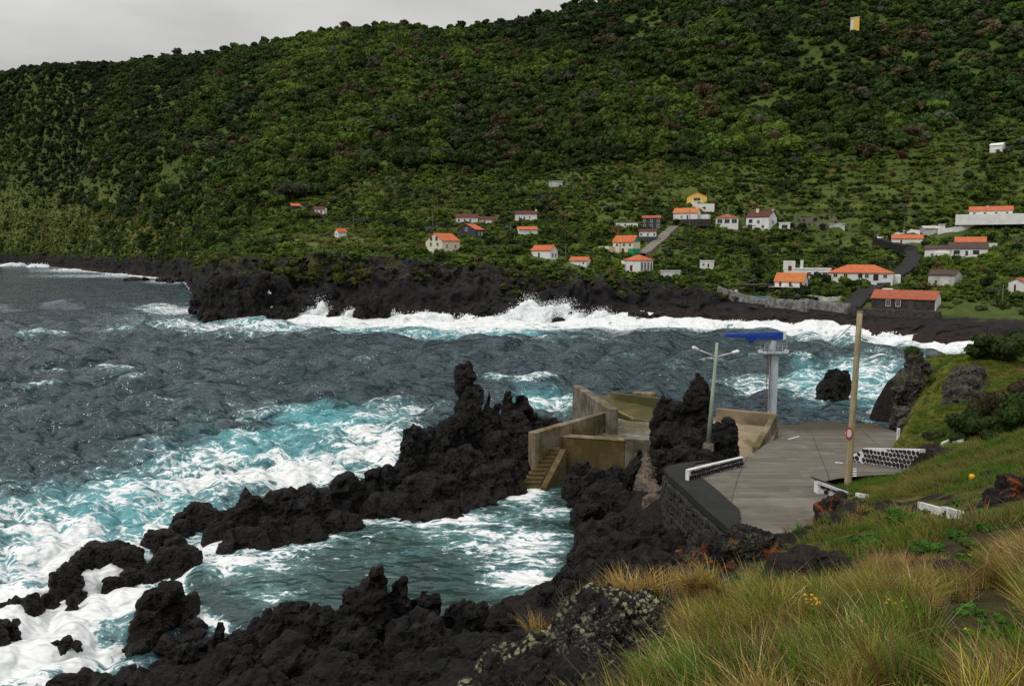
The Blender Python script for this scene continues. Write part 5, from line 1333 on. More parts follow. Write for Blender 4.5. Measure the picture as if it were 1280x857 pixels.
house('low white cottage with bright orange roof half hidden by a shrub', 647, 670, 294, 289, 285.5, 'white', 'roof_o', rot=12, depth=6, wins=[('f', .6, .2, 1.6, 2.2, 'w')])
house('white house with orange roof and one dark door on the cliff edge', 664, 697, 326, 315, 309.5, 'white', 'roof_o', rot=-50, end=-23 + 14, wins=[('f', .4, .05, 3, 7, 'dg'), ('r', .3, .2, 2.2, 4.4, 'w'), ('r', .7, .2, 2.2, 4.4, 'w')])
house('small orange roofed shed sunk in the bushes right of the cliff edge house', 715, 736, 333, 328, 324, 'white', 'roof_o', rot=-14, depth=6, wins=[('f', .8, .1, 1.6, 3, 'd')])
house('long low white house with dark flat roof in the middle of the village', 770, 797, 286, 280, 279, 'white', 'roof_b', 'flat', depth=5.5, wins=[('f', .15, .1, 1.6, 3.4, 'dk'), ('f', .42, .25, 2, 2.6, 'w'), ('f', .72, .25, 2, 2.6, 'w')])
house('tall dark grey house with white framed windows and thin red roof', 803, 825, 288, 275, 272, 'slate', 'roof_r', depth=7, wins=W3(3, .62, 2.6, 3.2) + W3(3, .12, 2.6, 3.6))
house('white house with dark roof just below the tall dark grey house', 799, 820, 302, 291.5, 289, 'white', 'roof_d', depth=6, low=(.38, 'slate'), wins=W3(3, .5, 2.2, 3, 'w'))
h = house('cream house with orange roof and green painted gable beside the lane', 766, 800, 319, 304.5, 297, 'cream', 'roof_o', rot=-30, end=-9, wins=[('f', .2, .62, 3, 3.4, 'w'), ('f', .55, .62, 3, 3.4, 'w'), ('f', .85, .62, 3, 3.4, 'w'), ('f', .5, .02, 4, 6, 'dk')])
k = h['_k']
gb = MB(); gb.add([(h['_L'] / 2 + .03, -h['_D'] / 2, h['_h']), (h['_L'] / 2 + .03, h['_D'] / 2, h['_h']), (h['_L'] / 2 + .03, 0, h['_h'] + 7.2 * k), (h['_L'] / 2 + .1, -h['_D'] / 2, h['_h']), (h['_L'] / 2 + .1, h['_D'] / 2, h['_h']), (h['_L'] / 2 + .1, 0, h['_h'] + 7.2 * k)], [(2, 1, 0), (3, 4, 5), (0, 1, 4, 3), (1, 2, 5, 4), (2, 0, 3, 5)])
gb.build('green_gable', M['green'], h)
MB().box(h['_L'] / 2 - 7 * k, h['_L'] / 2 + .06, -h['_D'] / 2 - .06, h['_D'] / 2 + .05, -2, .42 * h['_h']).build('green_wall', M['green'], h)
a_ = annex(h, -27, -6.5, 15, 4.5, 9, 'cream'); 
h = house('white front house with orange hip roof and tall narrow windows', 780, 816, 342, 328, 321.5, 'white', 'roof_o', 'hip', rot=-36, end=-16, wins=[('f', .45, .02, 4, 7.4, 'd'), *W3(4, .1, 1.5, 9, 'wk', 'r', .14, .86)])
annex(h, -32, -2, 17, 5, 7, 'white', 'roof_o')
MB().box(-.7, .7, -.7, .7, 0, 13 * h['_k']).build('chimney', M['white'], h).location = (-24 * h['_k'], .4, 0)
h = house('yellow house with white trimmed gable at the top of the village', 859, 883, 256, 246, 240.5, 'yellow', 'roof_y', axis='y', depth=8, wins=[('f', .5, .5, 8, 3.6, 'w'), ('f', .3, .02, 3, 4.4, 'dw'), ('f', .7, .02, 3, 4.4, 'dw')], g=259)
k = h['_k']
MB().box(-h['_L'] / 2 - 5 * k, h['_L'] / 2 + 9 * k, -h['_D'] / 2 - 3.2, -h['_D'] / 2 - .1, -4, .3).build('white_terrace', M['white'], h)
house('white house with orange roof directly behind the yellow gable house', 852, 872, 246, 240, 236, 'white', 'roof_o', depth=7, rot=-14, wins=[('f', .2, .3, 2, 2.6, 'w'), ('f', .5, .3, 2, 2.6, 'w')], dist=hit(866, 256).y + 13)
h = house('white house with ochre roof on a dark terrace below the yellow house', 844, 873, 274, 266, 260, 'white', 'roof_y', depth=7, rot=-12, wins=[('f', .35, .2, 1.8, 3, 'w'), ('f', .6, .05, 1.8, 4.6, 'dk')], chim=[(.93, .4, 2, 1)], g=282)
annex(h, 15, -1, 12, 5, 6, 'white'); k = h['_k']
MB().box(-h['_L'] / 2 - 5 * k, h['_L'] / 2 + 17 * k, -h['_D'] / 2 - 2.6, -h['_D'] / 2 - .1, -9 * k, -.05).build('terrace_wall', M['stone'], h)
h = house('white house with a row of dark veranda windows and red hip roof', 895, 922, 286, 274.5, 271, 'white', 'roof_r', 'hip', depth=8, wins=W3(3, .42, 6, 5, 'w', 'f', .18, .82), low=None, chim=[(.5, .5, 2.4, 1)])
h = house('tall two storey white house with dark red roof and white chimneys', 933, 970, 289, 273, 265.5, 'white', 'roof_d', depth=8, rot=-18, end=-10, wins=[('f', .18, .12, 5, 4.6, 'wk'), ('f', .55, .5, 3, 4, 'w'), ('f', .75, .12, 3, 4, 'w'), ('r', .5, .5, 3, 4, 'wk'), ('f', .2, .56, 4, 4, 'wk')], chim=[(.35, .4, 3, 3), (.95, .6, 2.6, 2)])
annex(h, -19, -5.5, 17, 2, 5, 'white', 'roof_d')
house('small flat white outbuilding right of the tall white house', 974, 987, 288, 281, 280, 'white', 'white', 'flat', depth=5, wins=[('f', .5, .1, 6, 4, 'wk')])
house('lone tiny flat roofed white hut in the green field', 875, 892, 336.5, 329, 328, 'white', 'white', 'flat', depth=4.5, wins=[('f', .25, .3, 2, 2.6, 'w'), ('f', .6, .05, 2, 4.4, 'dk')])
house('long white shed with crumbling top among the terraces', 1037, 1055, 288.5, 282.5, 281.5, 'oldwhite', 'oldwhite', 'flat', depth=4)
h = house('orange roofed white cottage inside the bend of the white boundary wall', 1116, 1150, 307, 300.5, 296, 'white', 'roof_o', depth=7, rot=4, wins=[('f', .3, .1, 2, 4, 'd')])
h = house('big white house with wide orange hip roof nearest the shore road', 1038, 1112, 351, 341, 332, 'white', 'roof_o', 'hip', depth=11, wins=[('f', .11, .45, 4.4, 4.2, 'w'), ('f', .27, .45, 4.4, 4.2, 'w'), ('f', .5, .4, 4, 4.6, 'wk'), ('f', .6, .4, 4, 4.6, 'w'), ('f', .74, .12, 5, 7, 'wk'), ('f', .88, .4, 4, 4.2, 'w')], g=358)
k = h['_k']
b = MB().box(-h['_L'] / 2, -h['_L'] / 2 + 30 * k, -h['_D'] / 2 - .05, h['_D'] / 2 - .1, -8.5 * k, .05).build('basement', M['white'], h)
for x in (9, 22):
    w_ = add_window(h, 'f', h['_L'], h['_D'], 0, 0, 3.6 * k, 3.4 * k, 'w', 1); w_.location = (-h['_L'] / 2 + x * k, -h['_D'] / 2 - .06, -5.6 * k)
annex(h, 37, -3, 9, 6, 7.5, 'white'); 
annex(h, 6, -h['_D'] / 2 - 3, 13, .3, -2, 'white', None, 'garden_wall', -8)
h = house('orange roofed house with white upper floor over dark stone at the shore', 969, 1009, 358, 351.5, 342, 'white', 'roof_y', rot=-18, end=-6, wins=[('f', .2, -.1, 3, 5.6, 'd'), ('f', .55, -.1, 3, 5.6, 'd'), ('f', .92, -.1, 3, 5.6, 'd'), ('r', .5, .0, 2, 4, 'wk')], g=369)
k = h['_k']
MB().box(-h['_L'] / 2 - .06, h['_L'] / 2 + .02, -h['_D'] / 2 - .1, h['_D'] / 2, -14 * k, -1.2 * k).build('stone_storey', M['stone'], h)
MB().box(-h['_L'] / 2 - 1.2, h['_L'] / 2 + .02, -h['_D'] / 2 - 1.6, -h['_D'] / 2 - .1, -1.1 * k, -.6 * k).build('balcony', M['white'], h)
M['roof_y']
h = house('flat roofed white block with a tower box behind the shore house', 980, 1036, 350, 339, 338.4, 'white', 'white', 'flat', depth=7, wins=[('f', .55, .2, 4, 5, 'w'), ('f', .7, .2, 5, 5, 'wk'), ('f', .88, .2, 5, 5, 'w')])
k = h['_k']
t_ = MB().box(0, 14 * k, 0, 4, -1, 21 * k).build('tower_box', M['white'], h); t_.location = (-h['_L'] / 2 + .0, -h['_D'] / 2 - .1, 0)
d_ = MB().box(0, 4 * k, -.05, .03, 0, 6 * k).build('door', M['door_r'], h); d_.location = (-h['_L'] / 2 + 6 * k, -h['_D'] / 2 - .15, 9 * k)
MB().box(0, 3.6 * k, 0, 1, 0, 22 * k).build('chimney', M['white'], h).location = (-h['_L'] / 2 + 20 * k, -h['_D'] / 2 + .3, 0)
h = house('long dark stone shed with faded red roof and white gable end at the shore', 1092, 1171, 390, 377, 367.5, 'stone', 'roof_r', rot=-10, end=-7, depth=8, wins=[('f', .27, .28, 4.6, 7.4, 'w'), ('f', .43, .28, 4.6, 7.4, 'w'), ('f', .63, .02, 5, 11, 'dk')])
k = h['_k']
gw = MB(); X = h['_L'] / 2
gw.add([(X + .02, -h['_D'] / 2, -2), (X + .02, h['_D'] / 2, -2), (X + .02, h['_D'] / 2, h['_h']), (X + .02, 0, h['_h'] + 9.3 * k), (X + .02, -h['_D'] / 2, h['_h'])] + [(X + .14, -h['_D'] / 2, -2), (X + .14, h['_D'] / 2, -2), (X + .14, h['_D'] / 2, h['_h']), (X + .14, 0, h['_h'] + 9.3 * k), (X + .14, -h['_D'] / 2, h['_h'])], [(5, 6, 7, 8, 9), (4, 9, 8, 3), (3, 8, 7, 2), (0, 5, 9, 4), (2, 7, 6, 1)])
gw.build('white_gable', M['white'], h)
MB().box(-.9 * k, 11 * k, 0, 2, 0, 17 * k + 7 * k).build('roof_box', M['white'], h).location = (-h['_L'] / 2 + 6 * k, h['_D'] * .32, 0)
MB().box(-h['_L'] / 2 - 1, h['_L'] / 2 + 1.5, -h['_D'] / 2 - 3, -h['_D'] / 2 - .05, -4, -.05).build('stone_apron', M['stone'], h)
house('derelict grey white barn with brown roof in the scrub', 1162, 1200, 359, 347, 341.5, 'oldwhite', 'roof_b', rot=-24, end=-9, depth=8, wins=[('f', .3, .1, 3, 4, 'dk')])
h = house('white irregular flat house left of the brown roofed cottage', 1157, 1185, 326, 314, 309.5, 'white', 'roof_b', depth=7, wins=[('f', .3, .15, 3, 5, 'w'), ('f', .7, .15, 3, 4, 'd')])
annex(h, -2, -6.5, 15, 4, 8, 'white')
house('white cottage with dark brown roof and arched dark windows', 1188, 1230, 322, 313, 305.5, 'white', 'roof_b', depth=8, rot=3, wins=[('f', .2, .25, 6, 4.2, 'wk'), ('f', .46, .02, 3, 6, 'dk'), ('f', .7, .25, 6, 4.2, 'wk')])
h = house('orange roofed white house just behind the brown roofed cottage', 1196, 1229, 309, 304, 296.5, 'white', 'roof_o', depth=7, dist=hit(1209, 322).y + 16)
annex(h, 16, -2, 13, 6, 5, 'white')
house('white gabled house with a red door cut off by the right edge', 1259, 1300, 368, 358, 351.5, 'white', 'roof_r', rot=35, end=24, wins=[('l', .45, .05, 3.6, 8, 'd'), ('f', .5, .3, 3, 4, 'w')])
h = house('large white hilltop house with orange roof on a long white terrace', 1215, 1261, 271, 263.5, 258, 'white', 'roof_o', depth=8, wins=W3(4, .3, 2.6, 3.4, 'w', 'f', .12, .88), chim=[(.42, .5, 2.4, 1.2)], g=280)
k = h['_k']
MB().box(-h['_L'] / 2 - 13 * k, h['_L'] / 2 + 34 * k, -h['_D'] / 2 - 6, h['_D'] / 2, -10 * k, -.03).build('terrace_wall', M['oldwhite'], h)
MB().box(-h['_L'] / 2 - 14 * k, h['_L'] / 2 + 34 * k, -h['_D'] / 2 - 6.3, -h['_D'] / 2 - 6.02, -10 * k, .9).build('parapet', M['white'], h)
house('small weathered white house beside the white gatepost on the upper road', 1153, 1171, 294, 287.5, 284.5, 'oldwhite', 'oldwhite', depth=6, rot=20)
house('tall narrow yellow faced tower hut high on the wooded slope', 1063, 1073, 42, 24, 23, 'yellow', 'oldwhite', 'flat', depth=6, rot=0, g=48, wins=[('f', .2, .02, 3.4, 15, 'dw')], cat='tower', name='tower')
h = HOUSES[-1]
house('tiny white hut far up at the right among the trees', 1240, 1253, 189, 184, 181, 'white', 'white', depth=6, rot=-12)
house('grey white roofless hut alone in the scrub above the village', 686, 703, 233, 229, 228, 'oldwhite', 'oldwhite', 'flat', depth=6)
h = house('ruined low white walls on the cliff top right of the hip roofed house', 826, 850, 347, 341.5, 341, 'oldwhite', 'oldwhite', 'flat', depth=3, cat='ruin', name='ruin')
for o in COL.objects: hdone(o)

# roads, boundary walls, stone walls, terrace banks
def draped(name, knots, width, mat, lift=.7, sub=10):
    """strip of ground following the slope through measured points"""
    pts_ = [hit(px, py) for px, py in knots]
    fine_ = []
    for a, c in zip(pts_[:-1], pts_[1:]):
        for i in range(sub): fine_.append(a.lerp(c, i / sub))
    fine_.append(pts_[-1])
    V = []; n = len(fine_)
    for i, p in enumerate(fine_):
        d = fine_[min(i + 1, n - 1)] - fine_[max(i - 1, 0)]; w = Vector((-d.y, d.x, 0)).normalized() * width / 2
        zs = [float(H(np.array([q.x]), np.array([q.y]))[0]) for q in (p - w, p, p + w)]
        z = max(zs) + lift
        for s_ in (-1, 1): V.append((p.x + w.x * s_, p.y + w.y * s_, z))
        for s_ in (1, -1): V.append((p.x + w.x * s_ * 1.05, p.y + w.y * s_ * 1.05, z - 3.5))
    F = []
    for i in range(n - 1):
        a, c = i * 4, (i + 1) * 4
        F += [(a, a + 1, c + 1, c), (a + 1, a + 2, c + 2, c + 1), (a + 3, a, c, c + 3)]
    return link(name, mesh_np(name, np.array(V), np.array(F), mat, False))
tag(draped('village_road', [(1062, 388), (1075, 372), (1100, 358), (1122, 345), (1136, 334), (1143, 322), (1138, 314), (1120, 309), (1095, 303)], 5.0, M['asphalt']), kind='structure')
tag(draped('village_lane', [(800, 322), (812, 313), (824, 302), (834, 292), (843, 286)], 4.0, M['lane']), kind='structure')
def farwall(label, knots, h_, mat, thick=.5, name='stone_wall', cat='wall', sub=8, group=None):
    pts_ = [hit(px, py) for px, py in knots]
    fine_ = []
    for a, c in zip(pts_[:-1], pts_[1:]):
        for i in range(sub): fine_.append(a.lerp(c, i / sub))
    fine_.append(pts_[-1])
    o0 = fine_[0]
    b = MB(); ring = []
    for i, p in enumerate(fine_):
        d = fine_[min(i + 1, len(fine_) - 1)] - fine_[max(i - 1, 0)]; w = Vector((-d.y, d.x, 0)).normalized() * thick / 2
        z = float(H(np.array([p.x]), np.array([p.y]))[0])
        hh = h_ * random.uniform(.92, 1.08) if mat != 'white' else h_
        ring.append([(p.x - w.x - o0.x, p.y - w.y - o0.y, z - 2.5 - o0.z), (p.x - w.x - o0.x, p.y - w.y - o0.y, z + hh - o0.z), (p.x + w.x - o0.x, p.y + w.y - o0.y, z + hh - o0.z), (p.x + w.x - o0.x, p.y + w.y - o0.y, z - 2.5 - o0.z)])
    vs = [v for r_ in ring for v in r_]
    fs = [(i * 4 + j, i * 4 + (j + 1) % 4, i * 4 + 4 + (j + 1) % 4, i * 4 + 4 + j) for i in range(len(ring) - 1) for j in range(4)] + [(3, 2, 1, 0), tuple((len(ring) - 1) * 4 + j for j in range(4))]
    o = b.add(vs, fs).build(name, M[mat], None); o.location = o0
    return tag(o, label, cat, group)
farwall('long white boundary wall climbing to the hilltop house', [(1172, 292), (1190, 290), (1220, 284), (1250, 278), (1300, 268)], 1.6, 'white', name='boundary_wall')
farwall('white wall along the upper road from its bend to the gatepost', [(1100, 300), (1120, 296), (1150, 294)], 1.3, 'white', name='boundary_wall')
farwall('curled white wall end at the road bend', [(1097, 298), (1097, 301), (1100, 303), (1108, 305)], 1.5, 'white', name='boundary_wall')
gp = hit(1177, 290); g = empty('gatepost', gp, 'white gatepost at the junction of the upper walls', 'gatepost'); MB().box(-.9, .9, -.6, .6, -2, 2.6).build('pillar', M['white'], g); MB().box(-1.1, 1.1, -.8, .8, 2.6, 2.85).build('cap', M['white'], g)
farwall('mottled pale sea wall below the shore house', [(957, 384), (985, 386), (1010, 389)], 2.6, 'greystone', 1.0, 'sea_wall')
farwall('mottled pale sea wall stretch right of the shore house', [(1000, 384), (1030, 388), (1062, 392)], 2.4, 'greystone', 1.0, 'sea_wall')
farwall('white topped wall below the flat white block', [(1010, 374), (1035, 377), (1052, 376)], 1.2, 'oldwhite', .6)
farwall('black stone wall in front of the long dark shed', [(1060, 392), (1085, 394), (1130, 397), (1175, 398)], 1.6, 'stone', .8)
farwall('grey stone wall sloping beside the blue pool', [(898, 366), (915, 372), (935, 377), (960, 382)], 1.8, 'greystone', .8)
TB = 'brown terrace banks on the slope behind the tall white house'
for lab, kn in (('upper brown terrace bank left of the white shed', [(993, 275), (1020, 275), (1046, 275)]), ('middle brown terrace bank above the white shed', [(993, 281.5), (1012, 281.5), (1034, 281)]), ('brown terrace bank right of the white shed', [(1046, 279), (1060, 279.5), (1074, 279)])):
    farwall(lab, kn, .9, 'lane', .8, 'terrace_bank', 'terrace bank', group=TB)
pb = hit(943, 373)
g = empty('swimming_pool', pb, 'small bright blue swimming pool by the shore', 'pool')
MB().box(-4.2, 4.2, -2.6, 2.6, -3, .5).build('basin', M['greystone'], g)
MB().box(-3.4, 3.4, -2.3, 2.0, .504, .56).build('water', M['poolwater'], g)
p = hit(945, 366); g = empty('pergola', p, 'dark flat pergola roof behind the blue pool', 'pergola')
MB().box(-6, 5, -1.5, 1.5, 2.3, 2.5).build('roof', M['wooddark'], g)
for x in (-5.5, -1, 3.5): MB().box(x - .1, x + .1, -1.3, -1.1, -1, 2.3).build('post', M['wooddark'], g)
p = hit(920, 368); g = empty('gatepost', p, 'thin white pillar left of the blue pool', 'pillar'); MB().box(-.35, .35, -.3, .3, -1, 1.3).build('pillar', M['white'], g); MB().box(-.42, .42, -.37, .37, 1.3, 1.42).build('cap', M['white'], g)
# utility poles of the village
VP = [(442, 287, 265, 'at the left edge of the village slope'), (541, 287, 264, 'behind the cream house'), (638, 293, 279, 'between the white cottages'), (643, 305, 293, 'in front of the low orange roofed cottage'), (707, 323, 305, 'with a lamp beside the cliff edge house'), (775, 320, 304, 'in front of the green gabled house'),
      (862, 284, 263, 'below the ochre roofed house'), (902, 271, 259, 'above the veranda house'), (930, 283, 268, 'left of the tall white house'), (994, 281, 265, 'beside the brown terrace banks'), (1093, 297, 279, 'at the bend of the upper road'), (1130, 293, 275, 'thickest one above the orange cottage'), (1164, 307, 297, 'above the irregular white house'), (1073, 371, 346, 'dark one in front of the big shore house'), (1253, 376, 355, 'near the red door house'), (849, 335, 320, 'in the dry grass of the middle field'), (697, 279, 268, 'right of the chimneyed cottage')]
for i, (px, yb, yt, lab) in enumerate(VP):
    p = hit(px, yb); k = p.y / FPX; hh = (yb - yt) * k
    g = empty('village_pole', p, 'thin village utility pole ' + lab, 'utility pole', 'utility poles in the village')
    MB().tube([(0, 0, -1), (0, 0, hh * .5), (0, 0, hh)], [.16, .14, .11], 7).build('shaft', M['wooddark'] if i in (13,) else M['lane'], g)
    MB().box(-.5, .5, -.05, .05, hh * .93, hh * .95).build('crossarm', M['wooddark'], g)
# ------------------------------------------------------------------ foliage
LIB = bpy.data.collections.new('plant_shapes')       # shapes to scatter; never linked to the scene itself
def crown_mesh(name, mat, seed, lobes=7, leaves=420, size=.16, flat=.75, spread=.62, core=True):
    """unit crown: radius about 1, sitting on z = 0, leaf clumps spread over irregular lobes"""
    r = np.random.default_rng(seed)
    C = []; RR_ = []
    for k in range(lobes):
        a = r.uniform(0, 6.283); d = spread * math.sqrt(r.uniform(0, 1)); z = r.uniform(.35, 1.15) * flat * (1.1 - .45 * d)
        C.append((math.cos(a) * d, math.sin(a) * d, z)); RR_.append(r.uniform(.28, .5) * (1.05 - .3 * d))
    C = np.array(C); RR_ = np.array(RR_)
    V = []; F = []
    lo = r.integers(0, lobes, leaves)
    dirs = r.normal(size=(leaves, 3)); dirs[:, 2] = np.abs(dirs[:, 2]) * 1.0 - .25; dirs /= np.linalg.norm(dirs, axis=1)[:, None]
    pos = C[lo] + dirs * (RR_[lo] * r.uniform(.75, 1.12, leaves))[:, None] * np.array([1, 1, .8])
    nrm = dirs + r.normal(size=(leaves, 3)) * .55; nrm /= np.linalg.norm(nrm, axis=1)[:, None]
    up = r.normal(size=(leaves, 3)); tx = np.cross(nrm, up); tx /= np.linalg.norm(tx, axis=1)[:, None]; ty = np.cross(nrm, tx)
    s_ = size * r.uniform(.6, 1.3, leaves)[:, None]
    q = np.stack([pos - tx * s_ - ty * s_ * .5, pos + tx * s_ * .2 - ty * s_ * .8, pos + tx * s_ + ty * s_ * .35, pos - tx * s_ * .3 + ty * s_ * .9], 1)
    V = q.reshape(-1, 3); F = np.arange(leaves * 4).reshape(-1, 4)
    if core:
        bm = bmesh.new()
        for c, rad in zip(C, RR_):
            bmesh.ops.create_icosphere(bm, subdivisions=1, radius=float(rad) * .88, matrix=Matrix.Translation(Vector(c)))
        cv = np.array([v.co[:] for v in bm.verts]); cf = [[v.index for v in f.verts] for f in bm.faces]; bm.free()
        cv[:, 2] = np.maximum(cv[:, 2], 0.02)
        cf = np.array([[a, b, c, c] for a, b, c in cf])
    me = bpy.data.meshes.new(name)
    fs = [tuple(f) for f in F]
    vs = [tuple(v) for v in V]
    if core:
        n0 = len(vs); vs += [tuple(v) for v in cv]; fs += [(a + n0, b + n0, c + n0) for a, b, c, _ in cf]
    me.from_pydata(vs, [], fs); me.materials.append(mat); me.update()
    return me
def tuft_mesh(name, mat, seed, n=46, h=1.0, spread=.25, bend=.45, width=.012, seg=3, lean=(-.15, .1)):
    r = np.random.default_rng(seed); vs = []; fs = []
    for k in range(n):
        a = r.uniform(0, 6.283); d = spread * math.sqrt(r.uniform(0, 1)); x, y = math.cos(a) * d, math.sin(a) * d
        hh = h * r.uniform(.5, 1.05); dx = math.cos(a) * bend * r.uniform(.2, 1) + lean[0] + r.normal() * .1; dy = math.sin(a) * bend * r.uniform(.2, 1) + lean[1] + r.normal() * .1
        b = r.uniform(0, 3.14); wx, wy = math.cos(b) * width, math.sin(b) * width
        n0 = len(vs)
        for i in range(seg + 1):
            f = i / seg; w = (1 - f * .85) * (1 if i < seg else 0.25)
            cx, cy, cz = x + dx * hh * f ** 1.7, y + dy * hh * f ** 1.7, hh * (f - .28 * f * f * min(1, math.hypot(dx, dy)))
            vs += [(cx - wx * w, cy - wy * w, cz), (cx + wx * w, cy + wy * w, cz)]
        for i in range(seg): fs.append((n0 + 2 * i, n0 + 2 * i + 1, n0 + 2 * i + 3, n0 + 2 * i + 2))
    me = bpy.data.meshes.new(name); me.from_pydata(vs, [], fs); me.materials.append(mat); me.update()
    return me
def lib(name, meshes):
    c = bpy.data.collections.new(name)
    for i, m in enumerate(meshes):
        c.objects.link(bpy.data.objects.new('%s_%02d' % (name, i), m))
    return c
def scatter(name, pos, rot, scl, idx, tint, coll, label=None):
    me = bpy.data.meshes.new(name); n = len(pos)
    me.vertices.add(n); me.vertices.foreach_set('co', np.asarray(pos, np.float32).ravel())
    for a, v in (('rot', rot), ('scl', scl)):
        at = me.attributes.new(a, 'FLOAT_VECTOR', 'POINT'); at.data.foreach_set('vector', np.asarray(v, np.float32).ravel())
    at = me.attributes.new('idx', 'INT', 'POINT'); at.data.foreach_set('value', np.asarray(idx, np.int32))
    at = me.attributes.new('tint', 'FLOAT_COLOR', 'POINT'); at.data.foreach_set('color', np.concatenate([np.asarray(tint, np.float32), np.ones((n, 1), np.float32)], 1).ravel())
    o = link(name, me)
    g = bpy.data.node_groups.new(name + '_scatter', 'GeometryNodeTree')
    g.interface.new_socket('Geometry', in_out='INPUT', socket_type='NodeSocketGeometry'); g.interface.new_socket('Geometry', in_out='OUTPUT', socket_type='NodeSocketGeometry')
    gi, go = g.nodes.new('NodeGroupInput'), g.nodes.new('NodeGroupOutput')
    ci = g.nodes.new('GeometryNodeCollectionInfo'); ci.inputs['Collection'].default_value = coll; ci.inputs['Separate Children'].default_value = True; ci.inputs['Reset Children'].default_value = True
    ip = g.nodes.new('GeometryNodeInstanceOnPoints'); ip.inputs['Pick Instance'].default_value = True
    def na(nm, ty):
        q = g.nodes.new('GeometryNodeInputNamedAttribute'); q.data_type = ty; q.inputs['Name'].default_value = nm; return q.outputs[0]
    e2r = g.nodes.new('FunctionNodeEulerToRotation')
    g.links.new(na('rot', 'FLOAT_VECTOR'), e2r.inputs[0])
    g.links.new(gi.outputs[0], ip.inputs['Points']); g.links.new(ci.outputs[0], ip.inputs['Instance'])
    g.links.new(na('idx', 'INT'), ip.inputs['Instance Index']); g.links.new(e2r.outputs[0], ip.inputs['Rotation']); g.links.new(na('scl', 'FLOAT_VECTOR'), ip.inputs['Scale'])
    g.links.new(ip.outputs[0], go.inputs[0])
    md = o.modifiers.new('scatter', 'NODES'); md.node_group = g
    if label: o['label'] = label
    o['kind'] = 'stuff'
    return o
crowns = [crown_mesh('crown', M['leaf_s'], 100 + k, lobes=r_, leaves=lv, size=sz, flat=fl, spread=sp_) for k, (r_, lv, sz, fl, sp_) in enumerate(
    [(8, 300, .15, .75, .6), (6, 260, .16, .9, .5), (10, 340, .13, .6, .7), (5, 240, .16, 1.15, .4), (9, 320, .14, .8, .62), (7, 280, .14, .7, .6), (12, 380, .12, .55, .75), (6, 260, .15, 1.0, .5)])]
CROWN = lib('crown_shape', crowns)
reeds = [tuft_mesh('reed_clump', M['leaf_s'], 130 + k, 150, 1.0, .75, .35, .035, 2, (0, 0)) for k in range(3)]
REED = lib('reed_shape', reeds)
# forest line: column -> row above which the slope is wooded
FLX = [-300, 0, 120, 200, 300, 400, 500, 620, 700, 800, 900, 1000, 1100, 1200, 1300, 1500]
FLY = [235, 236, 262, 282, 268, 236, 214, 222, 214, 206, 205, 190, 186, 160, 150, 150]
def blocked(px, py, y, hpx):
    m = np.zeros(len(px), bool)
    for x0, x1, r0, r1, Y, c, rad in HOUSES:
        m |= (px > x0 - hpx) & (px < x1 + hpx) & (y < Y + 7) & (y > Y - 45) & (py - hpx * .9 < r1 - .15 * (r1 - r0)) & (py > r0 - 2)
    return m
ROADPTS = np.array([tuple(hit(px, py)) for px, py in [(1062, 388), (1068, 380), (1075, 372), (1086, 366), (1100, 358), (1112, 351), (1122, 345), (1130, 339), (1136, 334), (1141, 328), (1143, 322), (1141, 317), (1138, 314), (1128, 311), (1120, 309), (1108, 306), (1095, 303), (800, 322), (806, 317), (812, 313), (818, 307), (824, 302), (829, 297), (834, 292), (843, 286),
    (1172, 292), (1181, 291), (1190, 290), (1205, 287), (1220, 284), (1235, 281), (1250, 278), (1275, 273)]])
RPX, RPY = proj(ROADPTS[:, 0], ROADPTS[:, 1], ROADPTS[:, 2])
def hides_road(px, py, y, hp):
    m = np.zeros(len(px), bool)
    for a, b, Y in zip(RPX, RPY, ROADPTS[:, 1]):
        m |= (np.abs(px - a) < 5 + hp) & (y < Y + 1) & (y > Y - 22) & (py - 1.5 * hp < b + 2)
    return m
def nearroad(x, y, d=4.2):
    d2 = ((x[:, None] - ROADPTS[None, :, 0]) ** 2 + (y[:, None] - ROADPTS[None, :, 1]) ** 2).min(1)
    return d2 < d * d
def sample(n, ymax=1450):
    t = rng.uniform(-.86, .80, n); y = np.sqrt(rng.uniform(150 ** 2, ymax ** 2, n)); x = t * y
    z, t2, ky, kz = H(x, y, True)
    ok = (y > ky[1] - 14) & (y < ky[5] + 130) & (z > 3)
    px, py = proj(x, y, z)
    ok &= (px > -60) & (px < 1340) & (py > -60)
    return x[ok], y[ok], z[ok], px[ok], py[ok], (ky[:, ok], kz[:, ok])
def mixc(cols, w):
    cols = np.array(cols); return cols[rng.choice(len(cols), p=np.array(w) / sum(w), size=1)[0]]
# --- the wood on the upper slopes
x, y, z, px, py, (ky, kz) = sample(150000)
line = np.interp(px, FLX, FLY) + 14 * fbm(xyz(x / 50, y / 50, 0), 3, 200)
clear = 1.0 * np.exp(-((px - 225 - (py - 210) * -.8) / 34) ** 2 - ((py - 215) / 22) ** 2) + .8 * np.exp(-((px - 300 + (py - 120) * .55) / 12) ** 2 - ((py - 130) / 60) ** 2) + .9 * np.exp(-((px - 980) / 60) ** 2 - ((py - 128) / 14) ** 2) + .7 * np.exp(-((px - 1090) / 26) ** 2 - ((py - 30) / 16) ** 2)
open_ = sstep(.22, .42, fbm(xyz(x / 34, y / 34, 9), 3, 203))
thin = (rng.random(len(x)) < .9 * clear) | (rng.random(len(x)) < .65 * open_)
up = (py < line) & (~thin | (rng.random(len(x)) < .8))
up |= (px < 330) & (py >= line) & (py < 318) & (rng.random(len(x)) < .25 + .75 * sstep(-.2, .2, fbm(xyz(x / 40, y / 40, 6), 3, 202)))
x, y, z, px, py, thin = x[up], y[up], z[up], px[up], py[up], thin[up]
keep = rng.random(len(x)) < np.clip(1.0 - .3 * sstep(-.1, .4, fbm(xyz(x / 26, y / 26, 3), 3, 205)), .65, 1)
